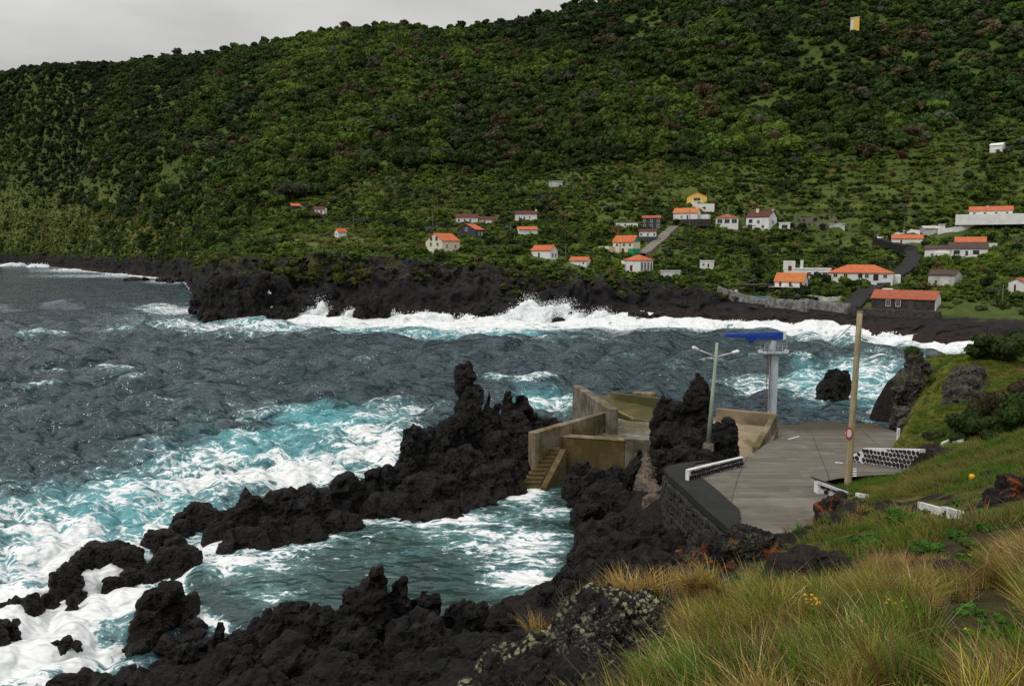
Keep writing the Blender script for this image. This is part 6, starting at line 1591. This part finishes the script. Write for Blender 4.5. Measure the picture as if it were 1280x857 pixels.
x, y, z, px, py, thin = x[keep], y[keep], z[keep], px[keep], py[keep], thin[keep]
n = len(x); line2 = np.interp(px, FLX, FLY)
rib = np.where(px < 560, RIB(x / y, z, y) - .09, ridged(xyz(x / 95.0 + y / 420.0, y / 420.0, 0), 3, 3) - .62)  # drives tree tints too: bright ribs, dark gullies, slope shading painted into the colour
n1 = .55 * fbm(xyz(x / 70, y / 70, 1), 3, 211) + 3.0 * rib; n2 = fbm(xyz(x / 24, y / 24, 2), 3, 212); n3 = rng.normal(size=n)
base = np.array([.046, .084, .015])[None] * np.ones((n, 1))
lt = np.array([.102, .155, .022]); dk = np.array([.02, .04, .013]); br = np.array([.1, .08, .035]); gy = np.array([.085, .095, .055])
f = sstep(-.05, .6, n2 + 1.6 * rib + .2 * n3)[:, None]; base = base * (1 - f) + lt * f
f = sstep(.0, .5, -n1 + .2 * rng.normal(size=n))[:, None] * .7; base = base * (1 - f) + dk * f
f = ((rng.random(n) < .075 + .1 * sstep(.1, .5, fbm(xyz(x / 40, y / 40, 8), 2, 215)))).astype(float)[:, None]; base = base * (1 - f) + br * f
f = (rng.random(n) < .06).astype(float)[:, None]; base = base * (1 - f) + gy * f
leftf = sstep(420, 120, px)[:, None]; base = (base * (1 - leftf * .3) + np.array([.03, .062, .026]) * leftf * .3) * (1 - .22 * leftf)  # left trees get a darker bluish tint, haze painted into their colour
f = (thin * .75)[:, None]; base = base * (1 - f) + np.array([.095, .16, .022]) * f
base *= .87 * rng.uniform(.8, 1.2, (n, 1)) * (1 + .55 * np.clip(fbm(xyz(x / 60, y / 60, 5), 3, 218), -1, 1))[:, None]
size = np.exp(rng.normal(math.log(3.4), .52, n)) * np.where((px < 330) & (py > line2), .6, 1) * np.where(thin, .42, 1) * (1 + .2 * np.clip(n1, -1, 1))
size = np.clip(size * np.where(py < 200, 1.0, .85), .9, 8)
scl = np.stack([size * 1.2, size * 1.2, size * rng.uniform(.75, 1.3, n)], 1)
rot = np.stack([rng.normal(0, .1, n), rng.normal(0, .1, n), rng.uniform(0, 6.28, n)], 1)
wood = [x, y, z, px, py, size, scl, rot, base]
def spaced(px, py, score, gap, want):
    order = np.argsort(-score); got = []
    gx, gy = [], []
    for i in order:
        if len(got) >= want: break
        if gx and ((np.array(gx) - px[i]) ** 2 + ((np.array(gy) - py[i]) * 1.4) ** 2).min() < gap ** 2: continue
        got.append(i); gx.append(px[i]); gy.append(py[i])
    return np.array(got)
SPECIMENS = []
inframe = (px > -5) & (px < 1285) & (py > -3)
sel = spaced(px, py, size * FPX / y * inframe * (y < 900), 15, 140)
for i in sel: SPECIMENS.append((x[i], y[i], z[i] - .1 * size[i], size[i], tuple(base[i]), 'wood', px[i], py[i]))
keep = np.ones(n, bool); keep[sel] = False
x, y, z, px, py, size, scl, rot, base = [q[keep] for q in wood]; n = len(x)
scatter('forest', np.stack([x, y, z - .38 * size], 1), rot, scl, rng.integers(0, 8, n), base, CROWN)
print('forest', n)
# --- scrub, hedges and reeds on the farmed lower slopes
x, y, z, px, py, (ky, kz) = sample(150000, 620)
line = np.interp(px, FLX, FLY)
patch = fbm(xyz(x / 22, y / 22, 4), 4, 221)
hedge = np.abs(((z + 2.2 * fbm(xyz(x / 40, y / 40, 4), 2, 225)) / 3.4) % 1 - .5) < .14
right = sstep(880, 1000, px) * sstep(330, 300, py)
dens = np.clip(.22 + .9 * sstep(-.12, .28, patch), 0, 1) * (1 - .55 * right) + .8 * hedge * sstep(-.5, 0, patch + .35)
edge = (y < ky[1] + 10)
dens = np.where((right > .4) & hedge, 1.3, dens)
dens = np.where(edge, .75 * sstep(-.35, .1, fbm(xyz(x / 9, y / 9, 6), 2, 226)), dens)
headl = np.exp(-((px - 400) / 110) ** 2 - ((py - 305) / 14) ** 2) + (px < 230) * sstep(225, 262, py) * sstep(310, 300, py) * .8
dens = dens * (1 - .85 * headl)
keep = (py > line - 6) & (rng.random(len(x)) < dens * .7) & (z > np.where(y < ky[1], 7.5 + 4 * fbm(xyz(x / 14, y / 14, 2), 3, 227), 5.5))
x, y, z, px, py, hedge, patch = x[keep], y[keep], z[keep], px[keep], py[keep], hedge[keep], patch[keep]
n = len(x)
size = np.clip(np.exp(rng.normal(math.log(1.25), .38, n)) * (1 + .5 * sstep(.1, .5, patch)), .45, 3.4) * np.where(hedge, .8, 1)
size = np.where(py > np.interp(px, [200, 400, 700, 1000, 1300], [310, 322, 345, 370, 380]), size * .8, size)
hp = size * FPX / y
blk = blocked(px, py, y, hp * .8) | nearroad(x, y) | hides_road(px, py, y, hp)
x, y, z, px, py, size, patch = [q[~blk] for q in (x, y, z, px, py, size, patch)]
n = len(x); n2 = fbm(xyz(x / 14, y / 14, 2), 3, 231)
base = np.array([.06, .1, .015])[None] * np.ones((n, 1))
def blend(c, f):
    global base
    f = np.asarray(f, float)[:, None]; base = base * (1 - f) + np.array(c) * f
blend([.12, .175, .022], sstep(-.1, .5, n2 + .3 * rng.normal(size=n)) * .9)
blend([.018, .032, .011], sstep(.05, .5, -n2 + .35 * rng.normal(size=n)) * .85)
blend([.12, .1, .035], rng.random(n) < .06)
blend([.085, .1, .075], rng.random(n) < .05)
blend([.1, .03, .015], (rng.random(n) < .5) & (np.exp(-((px - 955) / 26) ** 2 - ((py - 262) / 10) ** 2) > .4))
blend([.1, .045, .02], (rng.random(n) < .35) & (np.exp(-((px - 1140) / 70) ** 2 - ((py - 190) / 14) ** 2) > .4))
blend([.06, .062, .015], (py > np.interp(px, [200, 400, 700, 1000, 1300], [316, 326, 345, 375, 385])) * .7)
base *= rng.uniform(.75, 1.25, (n, 1))
inframe = (px > -5) & (px < 1285)
sel = spaced(px, py, size * FPX / y * inframe, 11, 160)
for i in sel: SPECIMENS.append((x[i], y[i], z[i] - .05 * size[i], size[i], tuple(base[i]), 'field', px[i], py[i]))
keep = np.ones(n, bool); keep[sel] = False
x, y, z, px, py, size, base = [q[keep] for q in (x, y, z, px, py, size, base)]; n = len(x)
scl = np.stack([size * 1.1, size * 1.1, size * rng.uniform(.7, 1.15, n)], 1)
scatter('scrub', np.stack([x, y, z - .15 * size], 1), np.stack([rng.normal(0, .1, n), rng.normal(0, .1, n), rng.uniform(0, 6.28, n)], 1), scl, rng.integers(0, 8, n), base, CROWN)
print('scrub', n)
# low growth that roughens the open fields
x, y, z, px, py, (ky, kz) = sample(420000, 1280)
keep = (py > np.interp(px, FLX, FLY) - 12) & (z > 7) & (rng.random(len(x)) < np.where(px < 330, .55, .9)) & (y > ky[1]) & ((y < 560) | (px < 330))
x, y, z, px, py = x[keep], y[keep], z[keep], px[keep], py[keep]
size = rng.uniform(.3, .75, len(x)) * np.where((px < 330) & (y > 480), 2.4, 1) * (1 + .5 * fbm(xyz(x / 9, y / 9, 3), 2, 235))
blk = blocked(px, py, y, size * FPX / y * .5) | nearroad(x, y, 3.4)
x, y, z, size, px, py = [q[~blk] for q in (x, y, z, size, px, py)]; n = len(x)
f = sstep(-.35, .4, fbm(xyz(x / 12, y / 12, 5), 3, 236))[:, None]; f2 = sstep(.05, .4, fbm(xyz(x / 30, y / 30, 7), 3, 237))[:, None]
tint = np.array([.06, .105, .015]) * (1 - f) + np.array([.11, .17, .022]) * f
tint = (tint * (1 - .7 * f2) + np.array([.15, .145, .035]) * .7 * f2) * rng.uniform(.7, 1.3, (n, 1))
hl_ = np.clip(np.exp(-((px - 400) / 110) ** 2 - ((py - 305) / 14) ** 2) + .6 * ((px < 230) & (py < 300)), 0, 1)[:, None] * .75
tint = tint * (1 - hl_) + np.array([.19, .18, .05]) * hl_ * rng.uniform(.7, 1.2, (n, 1))
scatter('low_growth', np.stack([x, y, z - .1], 1), np.stack([np.zeros(n), np.zeros(n), rng.uniform(0, 6.28, n)], 1), np.stack([size * 1.7, size * 1.7, size], 1), rng.integers(0, 8, n), tint, CROWN)
print('low growth', n)
# reeds and tall pale grass in drifts
RZN = [(400, 300, 80, 12), (300, 322, 60, 7), (820, 232, 28, 22), (690, 250, 30, 14), (480, 240, 70, 14), (610, 292, 22, 7), (1020, 258, 70, 8), (1140, 218, 60, 10), (1240, 205, 50, 10), (830, 318, 22, 9), (1240, 335, 40, 14), (1260, 320, 30, 20), (880, 345, 40, 6), (150, 285, 120, 14), (60, 300, 80, 10), (940, 300, 40, 10), (920, 190, 30, 8), (1060, 215, 40, 8), (560, 265, 40, 8), (740, 262, 30, 8), (1200, 345, 50, 12)]
x, y, z, px, py, (ky, kz) = sample(170000, 1250)
w = sum(np.exp(-((px - a) / c) ** 2 - ((py - b) / d) ** 2) for a, b, c, d in RZN)
keep = (rng.random(len(x)) < np.clip(w, 0, 1) * np.where(y > 500, .5, .55)) & (fbm(xyz(x / 9, y / 9, 1), 3, 241) > -.2)
x, y, z, px, py = x[keep], y[keep], z[keep], px[keep], py[keep]
n = len(x); size = rng.uniform(1.2, 2.6, n) * np.where(y > 500, 1.6, 1) * np.where((px < 450) & (py > 280), .7, 1)
blk = blocked(px, py, y, size * FPX / y) | nearroad(x, y)
x, y, z, size = [q[~blk] for q in (x, y, z, size)]; n = len(x)
tint = np.array([.2, .195, .06])[None] * rng.uniform(.7, 1.3, (n, 1)) * np.array([1, 1, 1])[None] + rng.normal(0, .008, (n, 3))
scatter('reeds', np.stack([x, y, z - .1], 1), np.stack([rng.normal(0, .12, n), rng.normal(0, .12, n), rng.uniform(0, 6.28, n)], 1), np.stack([size, size, size], 1), rng.integers(0, 3, n), np.clip(tint, .01, 1), REED)
print('reeds', n)
# ------------------------------------------------------------------ single trees of the hillside (trunk and crown each)
tcrowns = [crown_mesh('crown', M['leaf_o'], 300 + k, lobes=r_, leaves=lv, size=sz, flat=fl, spread=sp_) for k, (r_, lv, sz, fl, sp_) in enumerate(
    [(8, 420, .13, .75, .6), (6, 380, .14, .95, .5), (11, 460, .12, .6, .7), (9, 420, .13, .8, .62), (7, 400, .13, .7, .6)])]
def trunk_mesh(seed):
    r = random.Random(seed); b = MB()
    b.tube([(0, 0, -.5), (.02, 0, 0), (r.uniform(-.05, .05), .02, .3), (r.uniform(-.08, .08), 0, .6)], [.11, .09, .07, .05], 7)
    for k in range(3):
        a = r.uniform(0, 6.28); b.tube([(0, 0, .25), (math.cos(a) * .25, math.sin(a) * .25, .5), (math.cos(a) * .4, math.sin(a) * .4, .75)], [.05, .035, .02], 5)
    return b.mesh('trunk', M['bark'])
trunks = [trunk_mesh(k) for k in range(3)]
def shade_word(c):
    g, r_ = c[1], c[0]
    if r_ > g * .95: return 'brownish'
    if g > .1: return 'bright green'
    if g > .062: return 'mid green'
    return 'dark green'
SHORT_NAMES = ['red roofed grey hut', 'annexed small white house', 'gabled reed shed', 'large cream house', 'dark grey gabled house', 'long dark red roofed house', 'low joined cottage', 'chimneyed white cottage', 'low orange roofed cottage', 'cliff edge house', 'sunken orange shed', 'long flat roofed house', 'tall dark grey house', 'white house below it', 'green gabled house', 'front hip roofed house', 'yellow house', 'house behind the yellow one', 'ochre roofed house', 'veranda house', 'tall two storey house', 'flat white outbuilding', 'lone flat hut', 'long terrace shed', 'road bend cottage', 'big hip roofed house', 'stone based shore house', 'white tower block', 'long dark shed', 'derelict barn', 'irregular flat house', 'brown roofed cottage', 'rear orange roofed house', 'red door house', 'hilltop house', 'gatepost house', 'yellow faced tower', 'tiny upper hut', 'roofless grey hut', 'ruined white walls']
assert len(SHORT_NAMES) == len(HOUSES), len(HOUSES)
proto = empty('hillside_tree', (0, 0, 0), 'x', 'tree')
pt_ = link('trunk', trunks[0], proto); pc_ = link('crown', tcrowns[0], proto)
first = True
SEEN = {}
for (tx, ty, tz, ts_, tint_, zone, tpx, tpy) in SPECIMENS:
    if first: o, ot, oc = proto, pt_, pc_; first = False
    else:
        o = proto.copy(); COL.objects.link(o)
        ot = pt_.copy(); COL.objects.link(ot); ot.parent = o
        oc = pc_.copy(); COL.objects.link(oc); oc.parent = o
    o.location = (tx, ty, tz); o.rotation_euler = (0, 0, rng.uniform(0, 6.28)); q = ts_ * 1.05
    o.scale = (q, q, q * rng.uniform(.9, 1.2))
    ot.data = trunks[rng.integers(3)]; oc.data = tcrowns[rng.integers(5)]; oc.location = (0, 0, .12)
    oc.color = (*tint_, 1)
    w_ = shade_word(tint_)
    def refd(k): 
        x0, x1, r0, r1 = HOUSES[k][:4]
        return math.hypot(max(x0 - tpx, tpx - x1, 0), 1.6 * max(r0 - tpy, tpy - r1, 0))
    k = min(range(len(HOUSES)), key=refd); x0, x1, r0, r1 = HOUSES[k][:4]; near = SHORT_NAMES[k]
    if zone == 'field':
        rel = ('left of' if tpx < x0 else 'right of' if tpx > x1 else 'above' if tpy < r1 else 'below')
        if tpx < x0 and tpy < r0 - 4: rel = 'up left of'
        elif tpx < x0 and tpy > r1 + 4: rel = 'down left of'
        elif tpx > x1 and tpy < r0 - 4: rel = 'up right of'
        elif tpx > x1 and tpy > r1 + 4: rel = 'down right of'
        dd_ = refd(k); far_ = '' if dd_ < 14 else 'a little way ' if dd_ < 34 else 'well '
        lab = w_ + ' bushy tree ' + far_ + rel + ' the ' + near
    else:
        k = min(range(len(HOUSES)), key=lambda q: abs((HOUSES[q][0] + HOUSES[q][1]) / 2 - tpx)); near = SHORT_NAMES[k]
        sky_ = float(np.interp(tpx, [0, 200, 400, 600, 770], [88, 72, 38, 24, 0]))
        fr_ = (tpy - sky_) / max(1, np.interp(tpx, FLX, FLY) - sky_)
        lev = 'near the top of' if fr_ < .12 else 'high in' if fr_ < .32 else 'above the middle of' if fr_ < .5 else 'below the middle of' if fr_ < .7 else 'low in' if fr_ < .88 else 'at the lower edge of'
        if tpx < 350: lab = w_ + ' tree ' + lev + ' the wood, ' + ('far left' if tpx < 130 else 'left') + ' of the red roofed hut'
        else: lab = w_ + ' tree ' + lev + ' the wood, over the ' + near
    if len(lab.split()) > 15: lab = lab.replace('the middle of the wood', 'mid wood').replace('the lower edge of the wood', 'the wood edge')
    tag(o, lab, 'tree', 'trees of the wooded slope' if zone == 'wood' else 'bushy trees between the village houses')
    SEEN.setdefault(lab, []).append(o)
for lab, os_ in SEEN.items():
    if len(os_) == 2 and abs(os_[0].scale.x - os_[1].scale.x) > .12 * os_[0].scale.x:
        os_.sort(key=lambda o: o.scale.x)
        os_[0]['label'] = 'smaller ' + lab.replace('the middle of the wood', 'mid wood'); os_[1]['label'] = 'larger ' + lab.replace('the middle of the wood', 'mid wood')
    elif len(os_) > 1:
        for o in os_: o['group'] = ' '.join(lab.split()[:2]) + ' trees alike near the ' + lab.split(' the ')[-1]

# ------------------------------------------------------------------ near bushes
bcrowns = [crown_mesh('foliage', M['leaf_n'], 400 + k, lobes=r_, leaves=lv, size=sz, flat=fl, spread=.66) for k, (r_, lv, sz, fl) in enumerate([(14, 1800, .055, .7), (18, 2200, .05, .55), (12, 1600, .06, .85)])]
bstem = trunk_mesh(77)
def bush(label, px, py, wpx, hm=1.0, tint=(.035, .055, .012), k=0, at_=None, name='bush'):
    p = at_ or nhit(px, py); r_ = wpx * p.y / FPX
    o = empty(name, p - Vector((0, 0, .08 * r_)), label, 'bush', None, rng.uniform(0, 6.28))
    s_ = link('stem', bstem, o); s_.scale = (r_, r_, r_ * hm)
    f_ = link('foliage', bcrowns[k % 3], o); f_.scale = (r_, r_, r_ * hm); f_.color = (*tint, 1)
    return o
bush('wide dark olive bush with a bare forked trunk above the cove', 1245, 448, 40, .95, (.04, .055, .013), 0)
bush('dark bush at the right edge behind the wide olive bush', 1292, 446, 36, 1.2, (.025, .04, .012), 1)
bush('small bright bush on top of the overhanging cliff rock', 1142, 452, 13, 1.5, (.04, .07, .013), 2, P(1142, 454, 86))
bush('little bush on the seaward face of the cliff rock', 1150, 528, 12, 1.0, (.04, .06, .014), 2, P(1150, 534, 79))
bush('low bush at the foot of the cliff rock', 1166, 548, 16, .9, (.045, .055, .018), 1)
bush('shrub on the crest of the cliff rock beside the grass path', 1163, 480, 12, 1.0, (.05, .07, .016), 0)
bush('dark bush left in the hedge below the grass field', 1212, 545, 30, 1.2, (.026, .048, .01), 0)
bush('tall reddish brown bush in the middle of the hedge', 1236, 520, 28, 1.4, (.045, .04, .018), 1)
bush('big dark green bush at the right of the hedge', 1270, 545, 36, 1.4, (.028, .055, .01), 2)
bush('reddish dark bush high in the hedge at the right edge', 1290, 505, 30, 1.2, (.05, .034, .02), 0)
bush('low dark shrub between the hedge bushes', 1244, 552, 20, .9, (.032, .055, .012), 1)
bush('low shrub where the grass path meets the hedge', 1196, 552, 13, .8, (.035, .05, .014), 2)
bush('grassy green shrub on the bank above the orange topped rock', 1128, 655, 26, .8, (.06, .13, .015), 0)
bush('leafy green shrub beneath the broken kerb', 1160, 690, 24, .7, (.05, .115, .014), 1)
bush('yellow green shrub by the dark rock at right', 1215, 690, 26, .6, (.07, .11, .018), 2)
bush('green leafy plant hugging the lichen boulder', 845, 845, 30, .5, (.05, .13, .016), 1)
bush('green leafy plant at the crest of the long grass near the road', 975, 690, 20, .7, (.06, .12, .018), 0)
bush('green shrub in the grass under the orange topped rock', 1088, 690, 28, .7, (.05, .1, .014), 2)
bush('low green plant at the left foot of the dark boulder', 935, 735, 18, .6, (.05, .13, .014), 1)

# ------------------------------------------------------------------ grass
tall = [tuft_mesh('tall_tuft', M['grass_s'], 500 + k, 30, 1.0, .16, (.55, .8, .4, .7)[k], (.011, .013, .010, .012)[k], 4, (-.3, .05)) for k in range(4)] + [tuft_mesh('stalk_tuft', M['grass_s'], 520 + k, 8, 1.3, .2, .3, .009, 3, (-.38, .05)) for k in range(2)]
TALL = lib('tall_tuft', tall)
short = [tuft_mesh('short_tuft', M['grass_s'], 540 + k, 40, 1.0, .8, .8, .035, 2, (-.1, 0)) for k in range(3)]
SHORT = lib('short_tuft', short)
def near_sample(n, y0, y1, p0, p1):
    y = np.exp(rng.uniform(math.log(y0), math.log(y1), n)); 
    t = tan_x(rng.uniform(p0, p1, n), 600); x = t * y
    z, g = near_eval(x, y); px, py = proj(x, y, z)
    return x, y, z, g, px, py
x, y, z, g, px, py = near_sample(20000, 3.6, 19, 600, 1420)
ok = (g > .42 + .25 * rng.random(len(x))) & (rng.random(len(x)) < np.clip((y / 9) ** 1.2, .25, 1)) & (fbm(xyz(x / .7, y / .7, 3), 3, 301) > -.2)
for (cx, cy, rx_, ry_) in [(1005, 712, 66, 16), (1240, 822, 50, 14), (870, 838, 34, 12), (1208, 722, 46, 12), (740, 800, 118, 80), (1250, 630, 60, 46)]:
    ok &= ((px - cx) / rx_) ** 2 + ((py - cy) / ry_) ** 2 > 1
x, y, z, px, py = x[ok], y[ok], z[ok], px[ok], py[ok]; n = len(x)
n_field = n
# grass growing on the ledges beside the boulder
lx_, ly_, lz_ = [], [], []
for (cx, cy, Y, rx_, ry_, m_) in [(800, 745, 11.0, 34, 6, 40), (735, 770, 11.0, 26, 8, 26), (690, 790, 10.6, 30, 8, 22), (865, 735, 11.2, 24, 8, 40), (900, 700, 16, 40, 8, 50), (1080, 650, 32, 30, 10, 40), (990, 660, 30, 34, 8, 70)]:
    for i in range(m_):
        p = P(cx + rng.normal(0, rx_ * .6), cy + rng.normal(0, ry_ * .6), Y) if Y < 12 else nhit(cx + rng.normal(0, rx_ * .6), cy + rng.normal(0, ry_ * .6)); lx_.append(p.x); ly_.append(p.y); lz_.append(p.z)
x, y, z = np.concatenate([x, lx_]), np.concatenate([y, ly_]), np.concatenate([z, lz_]); n = len(x)
n1 = fbm(xyz(x / 1.6, y / 1.6, 1), 3, 311); n2 = fbm(xyz(x / .7, y / .7, 2), 2, 312)
tint = np.array([.165, .145, .022])[None] * np.ones((n, 1))
def tb(c, f):
    global tint
    f = np.asarray(f, float)[:, None]; tint = tint * (1 - f) + np.array(c) * f
tb([.29, .2, .07], sstep(-.15, .3, n1 + .3 * rng.normal(size=n)))
tb([.075, .15, .016], sstep(.1, .5, -n1 + .35 * rng.normal(size=n)))
tb([.12, .06, .03], (rng.random(n) < .14))
idx = rng.integers(0, 4, n); st_ = rng.random(n) < .2; idx = np.where(st_, rng.integers(4, 6, n), idx)
tb([.38, .29, .16], st_ * .9)
tint = 1.3 * tint * np.exp(rng.normal(0, .34, (n, 1)))
hgt = rng.uniform(.28, .58, n) * (1 + .45 * n2) * np.where(y > 25, 1.5, 1) * np.interp(y, [5, 9, 14], [1, .95, .75])
# the crest of the bank: blades stay short where it drops away to the road and the dark boulder
px, py = proj(x, y, z); tip = proj(x, y, z + hgt * .8)[1]
CX = [560, 640, 700, 760, 830, 865, 885, 915, 945, 975, 1000, 1040, 1075, 1100, 1130, 1180, 1230, 1280, 1420]; CY = [800, 790, 775, 740, 742, 728, 712, 700, 690, 722, 724, 722, 716, 690, 690, 700, 690, 660, 640]
cr_ = np.interp(px, CX, CY) + rng.normal(0, 6, n)
main = np.arange(n) < n_field
hgt = np.where(main & (tip < cr_), hgt * np.clip((py - cr_) / np.maximum(py - tip, 1), 0, 1), hgt)
ok = hgt > .07
x, y, z, hgt, idx, tint = x[ok], y[ok], z[ok], hgt[ok], idx[ok], tint[ok]; n = len(x)
scatter('long_grass', np.stack([x, y, z - .03], 1), np.stack([rng.normal(0, .12, n), rng.normal(0, .12, n), 1.3 * fbm(xyz(x / 2.2, y / 2.2, 9), 2, 331) + np.where(rng.random(n) < .4, rng.uniform(-3.1, 3.1, n), rng.normal(0, .5, n))], 1), np.stack([hgt * 1.1, hgt * 1.1, hgt], 1), idx, tint, TALL)
print('long grass', n)
x, y, z, g, px, py = near_sample(60000, 15, 112, 900, 1440)
ok = (g > .5 + .3 * rng.random(len(x))) & (rng.random(len(x)) < np.clip((y / 60) ** 1.0, .25, 1))
onr = (x < np.interp(y, [p[1] for p in RES], [p[0] for p in RES]) + .35) & (y > 34)
ok &= ~onr
for a_, b_ in KERBS:
    for f in np.linspace(0, 1, 8):
        q = Vector(a_).lerp(Vector(b_), f); rr_ = q * (1 - .6 / q.length)
        ok &= (np.hypot(x - rr_.x, y - rr_.y) > .75)
x, y, z = x[ok], y[ok], z[ok]; n = len(x)
n1 = fbm(xyz(x / 4, y / 4, 1), 3, 321)
tint = np.array([.085, .13, .014])[None] * np.ones((n, 1))
tb([.17, .14, .035], sstep(.05, .5, n1 + .3 * rng.normal(size=n)))
tb([.06, .14, .014], sstep(.05, .5, -n1 + .3 * rng.normal(size=n)))
tint = tint * rng.uniform(.8, 1.2, (n, 1)); hgt = rng.uniform(.12, .3, n) * (1 + .6 * sstep(.15, .4, fbm(xyz(x / 1.6, y / 1.6, 4), 2, 323)))
tb([.2, .15, .05], (.5) * sstep(.2, .45, fbm(xyz(x / 1.6, y / 1.6, 4), 2, 323)))
scatter('meadow_grass', np.stack([x, y, z - .02], 1), np.stack([rng.normal(0, .1, n), rng.normal(0, .1, n), rng.uniform(0, 6.28, n)], 1), np.stack([hgt * 1.6, hgt * 1.6, hgt], 1), rng.integers(0, 3, n), tint, SHORT)
print('meadow', n)
# low broad leaved plants between the grasses
x, y, z, g, px, py = near_sample(1500, 4, 30, 780, 1400)
ok = (g > .4) & (fbm(xyz(x / 1.5, y / 1.5, 3), 2, 341) > .1) & ~((px < 900) & (py < 720))
x, y, z = x[ok][:320], y[ok][:320], z[ok][:320]; n = len(x); s_ = rng.uniform(.06, .13, n) * np.clip(y / 9, .8, 2)
scatter('ground_plants', np.stack([x, y, z - .02], 1), np.stack([np.zeros(n), np.zeros(n), rng.uniform(0, 6.28, n)], 1), np.stack([s_, s_, s_ * .9], 1), rng.integers(0, 8, n), np.array([.06, .14, .018])[None] * rng.uniform(.6, 1.3, (n, 1)), CROWN)
# yellow flower heads in the long grass
for i, (px_, py_, Y, lab) in enumerate([(1014, 752, 8.0, 'brighter yellow flower cluster in the middle of the long grass'), (1122, 755, 7.8, 'paler yellow flower cluster right of the brighter one'), (1210, 787, 6.8, 'single orange yellow flower low at the right')]):
    p = P(px_, py_, Y); g_ = empty('wild_flower', p, lab, 'flower', 'yellow flowers in the long grass')
    r_ = random.Random(i); b = MB(); s2 = MB()
    for q in range((16, 12, 3)[i]):
        c = Vector((r_.uniform(-.1, .1), r_.uniform(-.06, .06), r_.uniform(-.05, .06)))
        if i == 2: c *= .2
        b.add([c + Vector(v) * .022 for v in ((1, 0, 0), (0, 1, 0), (-1, 0, 0), (0, -1, 0), (0, 0, .8), (0, 0, -.6))], [(0, 1, 4), (1, 2, 4), (2, 3, 4), (3, 0, 4), (1, 0, 5), (2, 1, 5), (3, 2, 5), (0, 3, 5)])
        s2.tube([c, c * .3 + Vector((0, 0, -.4))], .004, 4)
    b.build('flower_head', M['yellowp'], g_); s2.build('stem', M['bluegrey'] if False else M['door_g'], g_)

# ------------------------------------------------------------------ breaking waves: lumpy white water and thrown spray
def breaker(label, blobs, voxel, amp, seed, drops, zlo=-.6, size=(.1, .34)):
    m = rockmesh('breaking_wave', blobs, voxel, amp, M['foam'], seed, zb=zlo, flare=1.6, fine=1.4)
    m.polygons.foreach_set('use_smooth', [True] * len(m.polygons))
    c = P(*blobs[0][:3]); c.z = 0
    m.transform(Matrix.Translation(-c)); o = link('breaking_wave', m); o.location = c
    tag(o, label, 'wave', 'waves bursting on the far rocks')
    r = np.random.default_rng(seed); vs = []; fs = []
    ob = np.array([(1, 0, 0), (0, 1, 0), (-1, 0, 0), (0, -1, 0), (0, 0, 1.2), (0, 0, -1)], float); of = [(0, 1, 4), (1, 2, 4), (2, 3, 4), (3, 0, 4), (1, 0, 5), (2, 1, 5), (3, 2, 5), (0, 3, 5)]
    for bl in blobs:
        t_ = P(*bl[:3]); rad = bl[3] * bl[2] / FPX
        for k in range(drops):
            f = r.beta(1.1, 1.6); w = rad * (1.5 - .6 * f)
            q = np.array([t_.x + r.normal() * w * .75, t_.y - .5 + r.normal() * w * .5, max(.1, t_.z * (f * 1.45))])
            s_ = r.uniform(*size) * (1.1 - .6 * f)
            n0 = len(vs); vs += [tuple(v) for v in q + ob * s_ * r.uniform(.6, 1.3, 3)]; fs += [tuple(i + n0 for i in t) for t in of]
    b = MB(); b.v = vs; b.f = fs
    s_ = b.build('spray', M['foam'], o); s_.location = -c; s_['kind'] = 'stuff'
    return o
breaker('tall burst of white spray against the cliff below the cliff edge house', [(662, 376, 223, 10), (676, 384, 222, 12), (690, 382, 223, 10), (706, 380, 224, 9), (648, 388, 222, 10), (718, 390, 222, 10), (635, 394, 221, 10)], .4, 1.3, 601, 800, size=(.06, .24))
breaker('lower white burst right of the tall spray', [(752, 388, 222, 8), (765, 394, 221, 10), (740, 394, 221, 8), (785, 397, 220, 12)], .4, 1.1, 602, 500, size=(.06, .22))
breaker('white burst in the gap beside the small black stack', [(402, 378, 224, 6), (390, 388, 223, 8), (412, 390, 224, 8), (440, 388, 225, 8), (380, 394, 222, 6)], .35, 1.0, 603, 400, size=(.06, .22))
breaker('low white surge along the rocks below the cream house', [(530, 391, 227, 10), (505, 394, 226, 12), (555, 393, 227, 10), (590, 393, 228, 10), (490, 390, 227, 6)], .4, 1.0, 604, 200)
breaker('white surge spilling along the right hand shore', [(1000, 405, 203, 8), (960, 402, 208, 8), (1040, 409, 196, 8), (1075, 412, 192, 8), (1110, 416, 183, 8), (920, 401, 213, 8)], .35, .8, 605, 120)
breaker('small splash of white water on the headland tip', [(340, 352, 221, 2.5), (336, 358, 220.5, 2.5)], .3, .6, 606, 14, size=(.06, .2))
breaker('low line of white surf on the far left shore', [(20, 329, 985, 10), (50, 330, 930, 10), (90, 337, 790, 12), (150, 343, 640, 10)], 1.6, 2.2, 607, 60, size=(.4, 1.2))
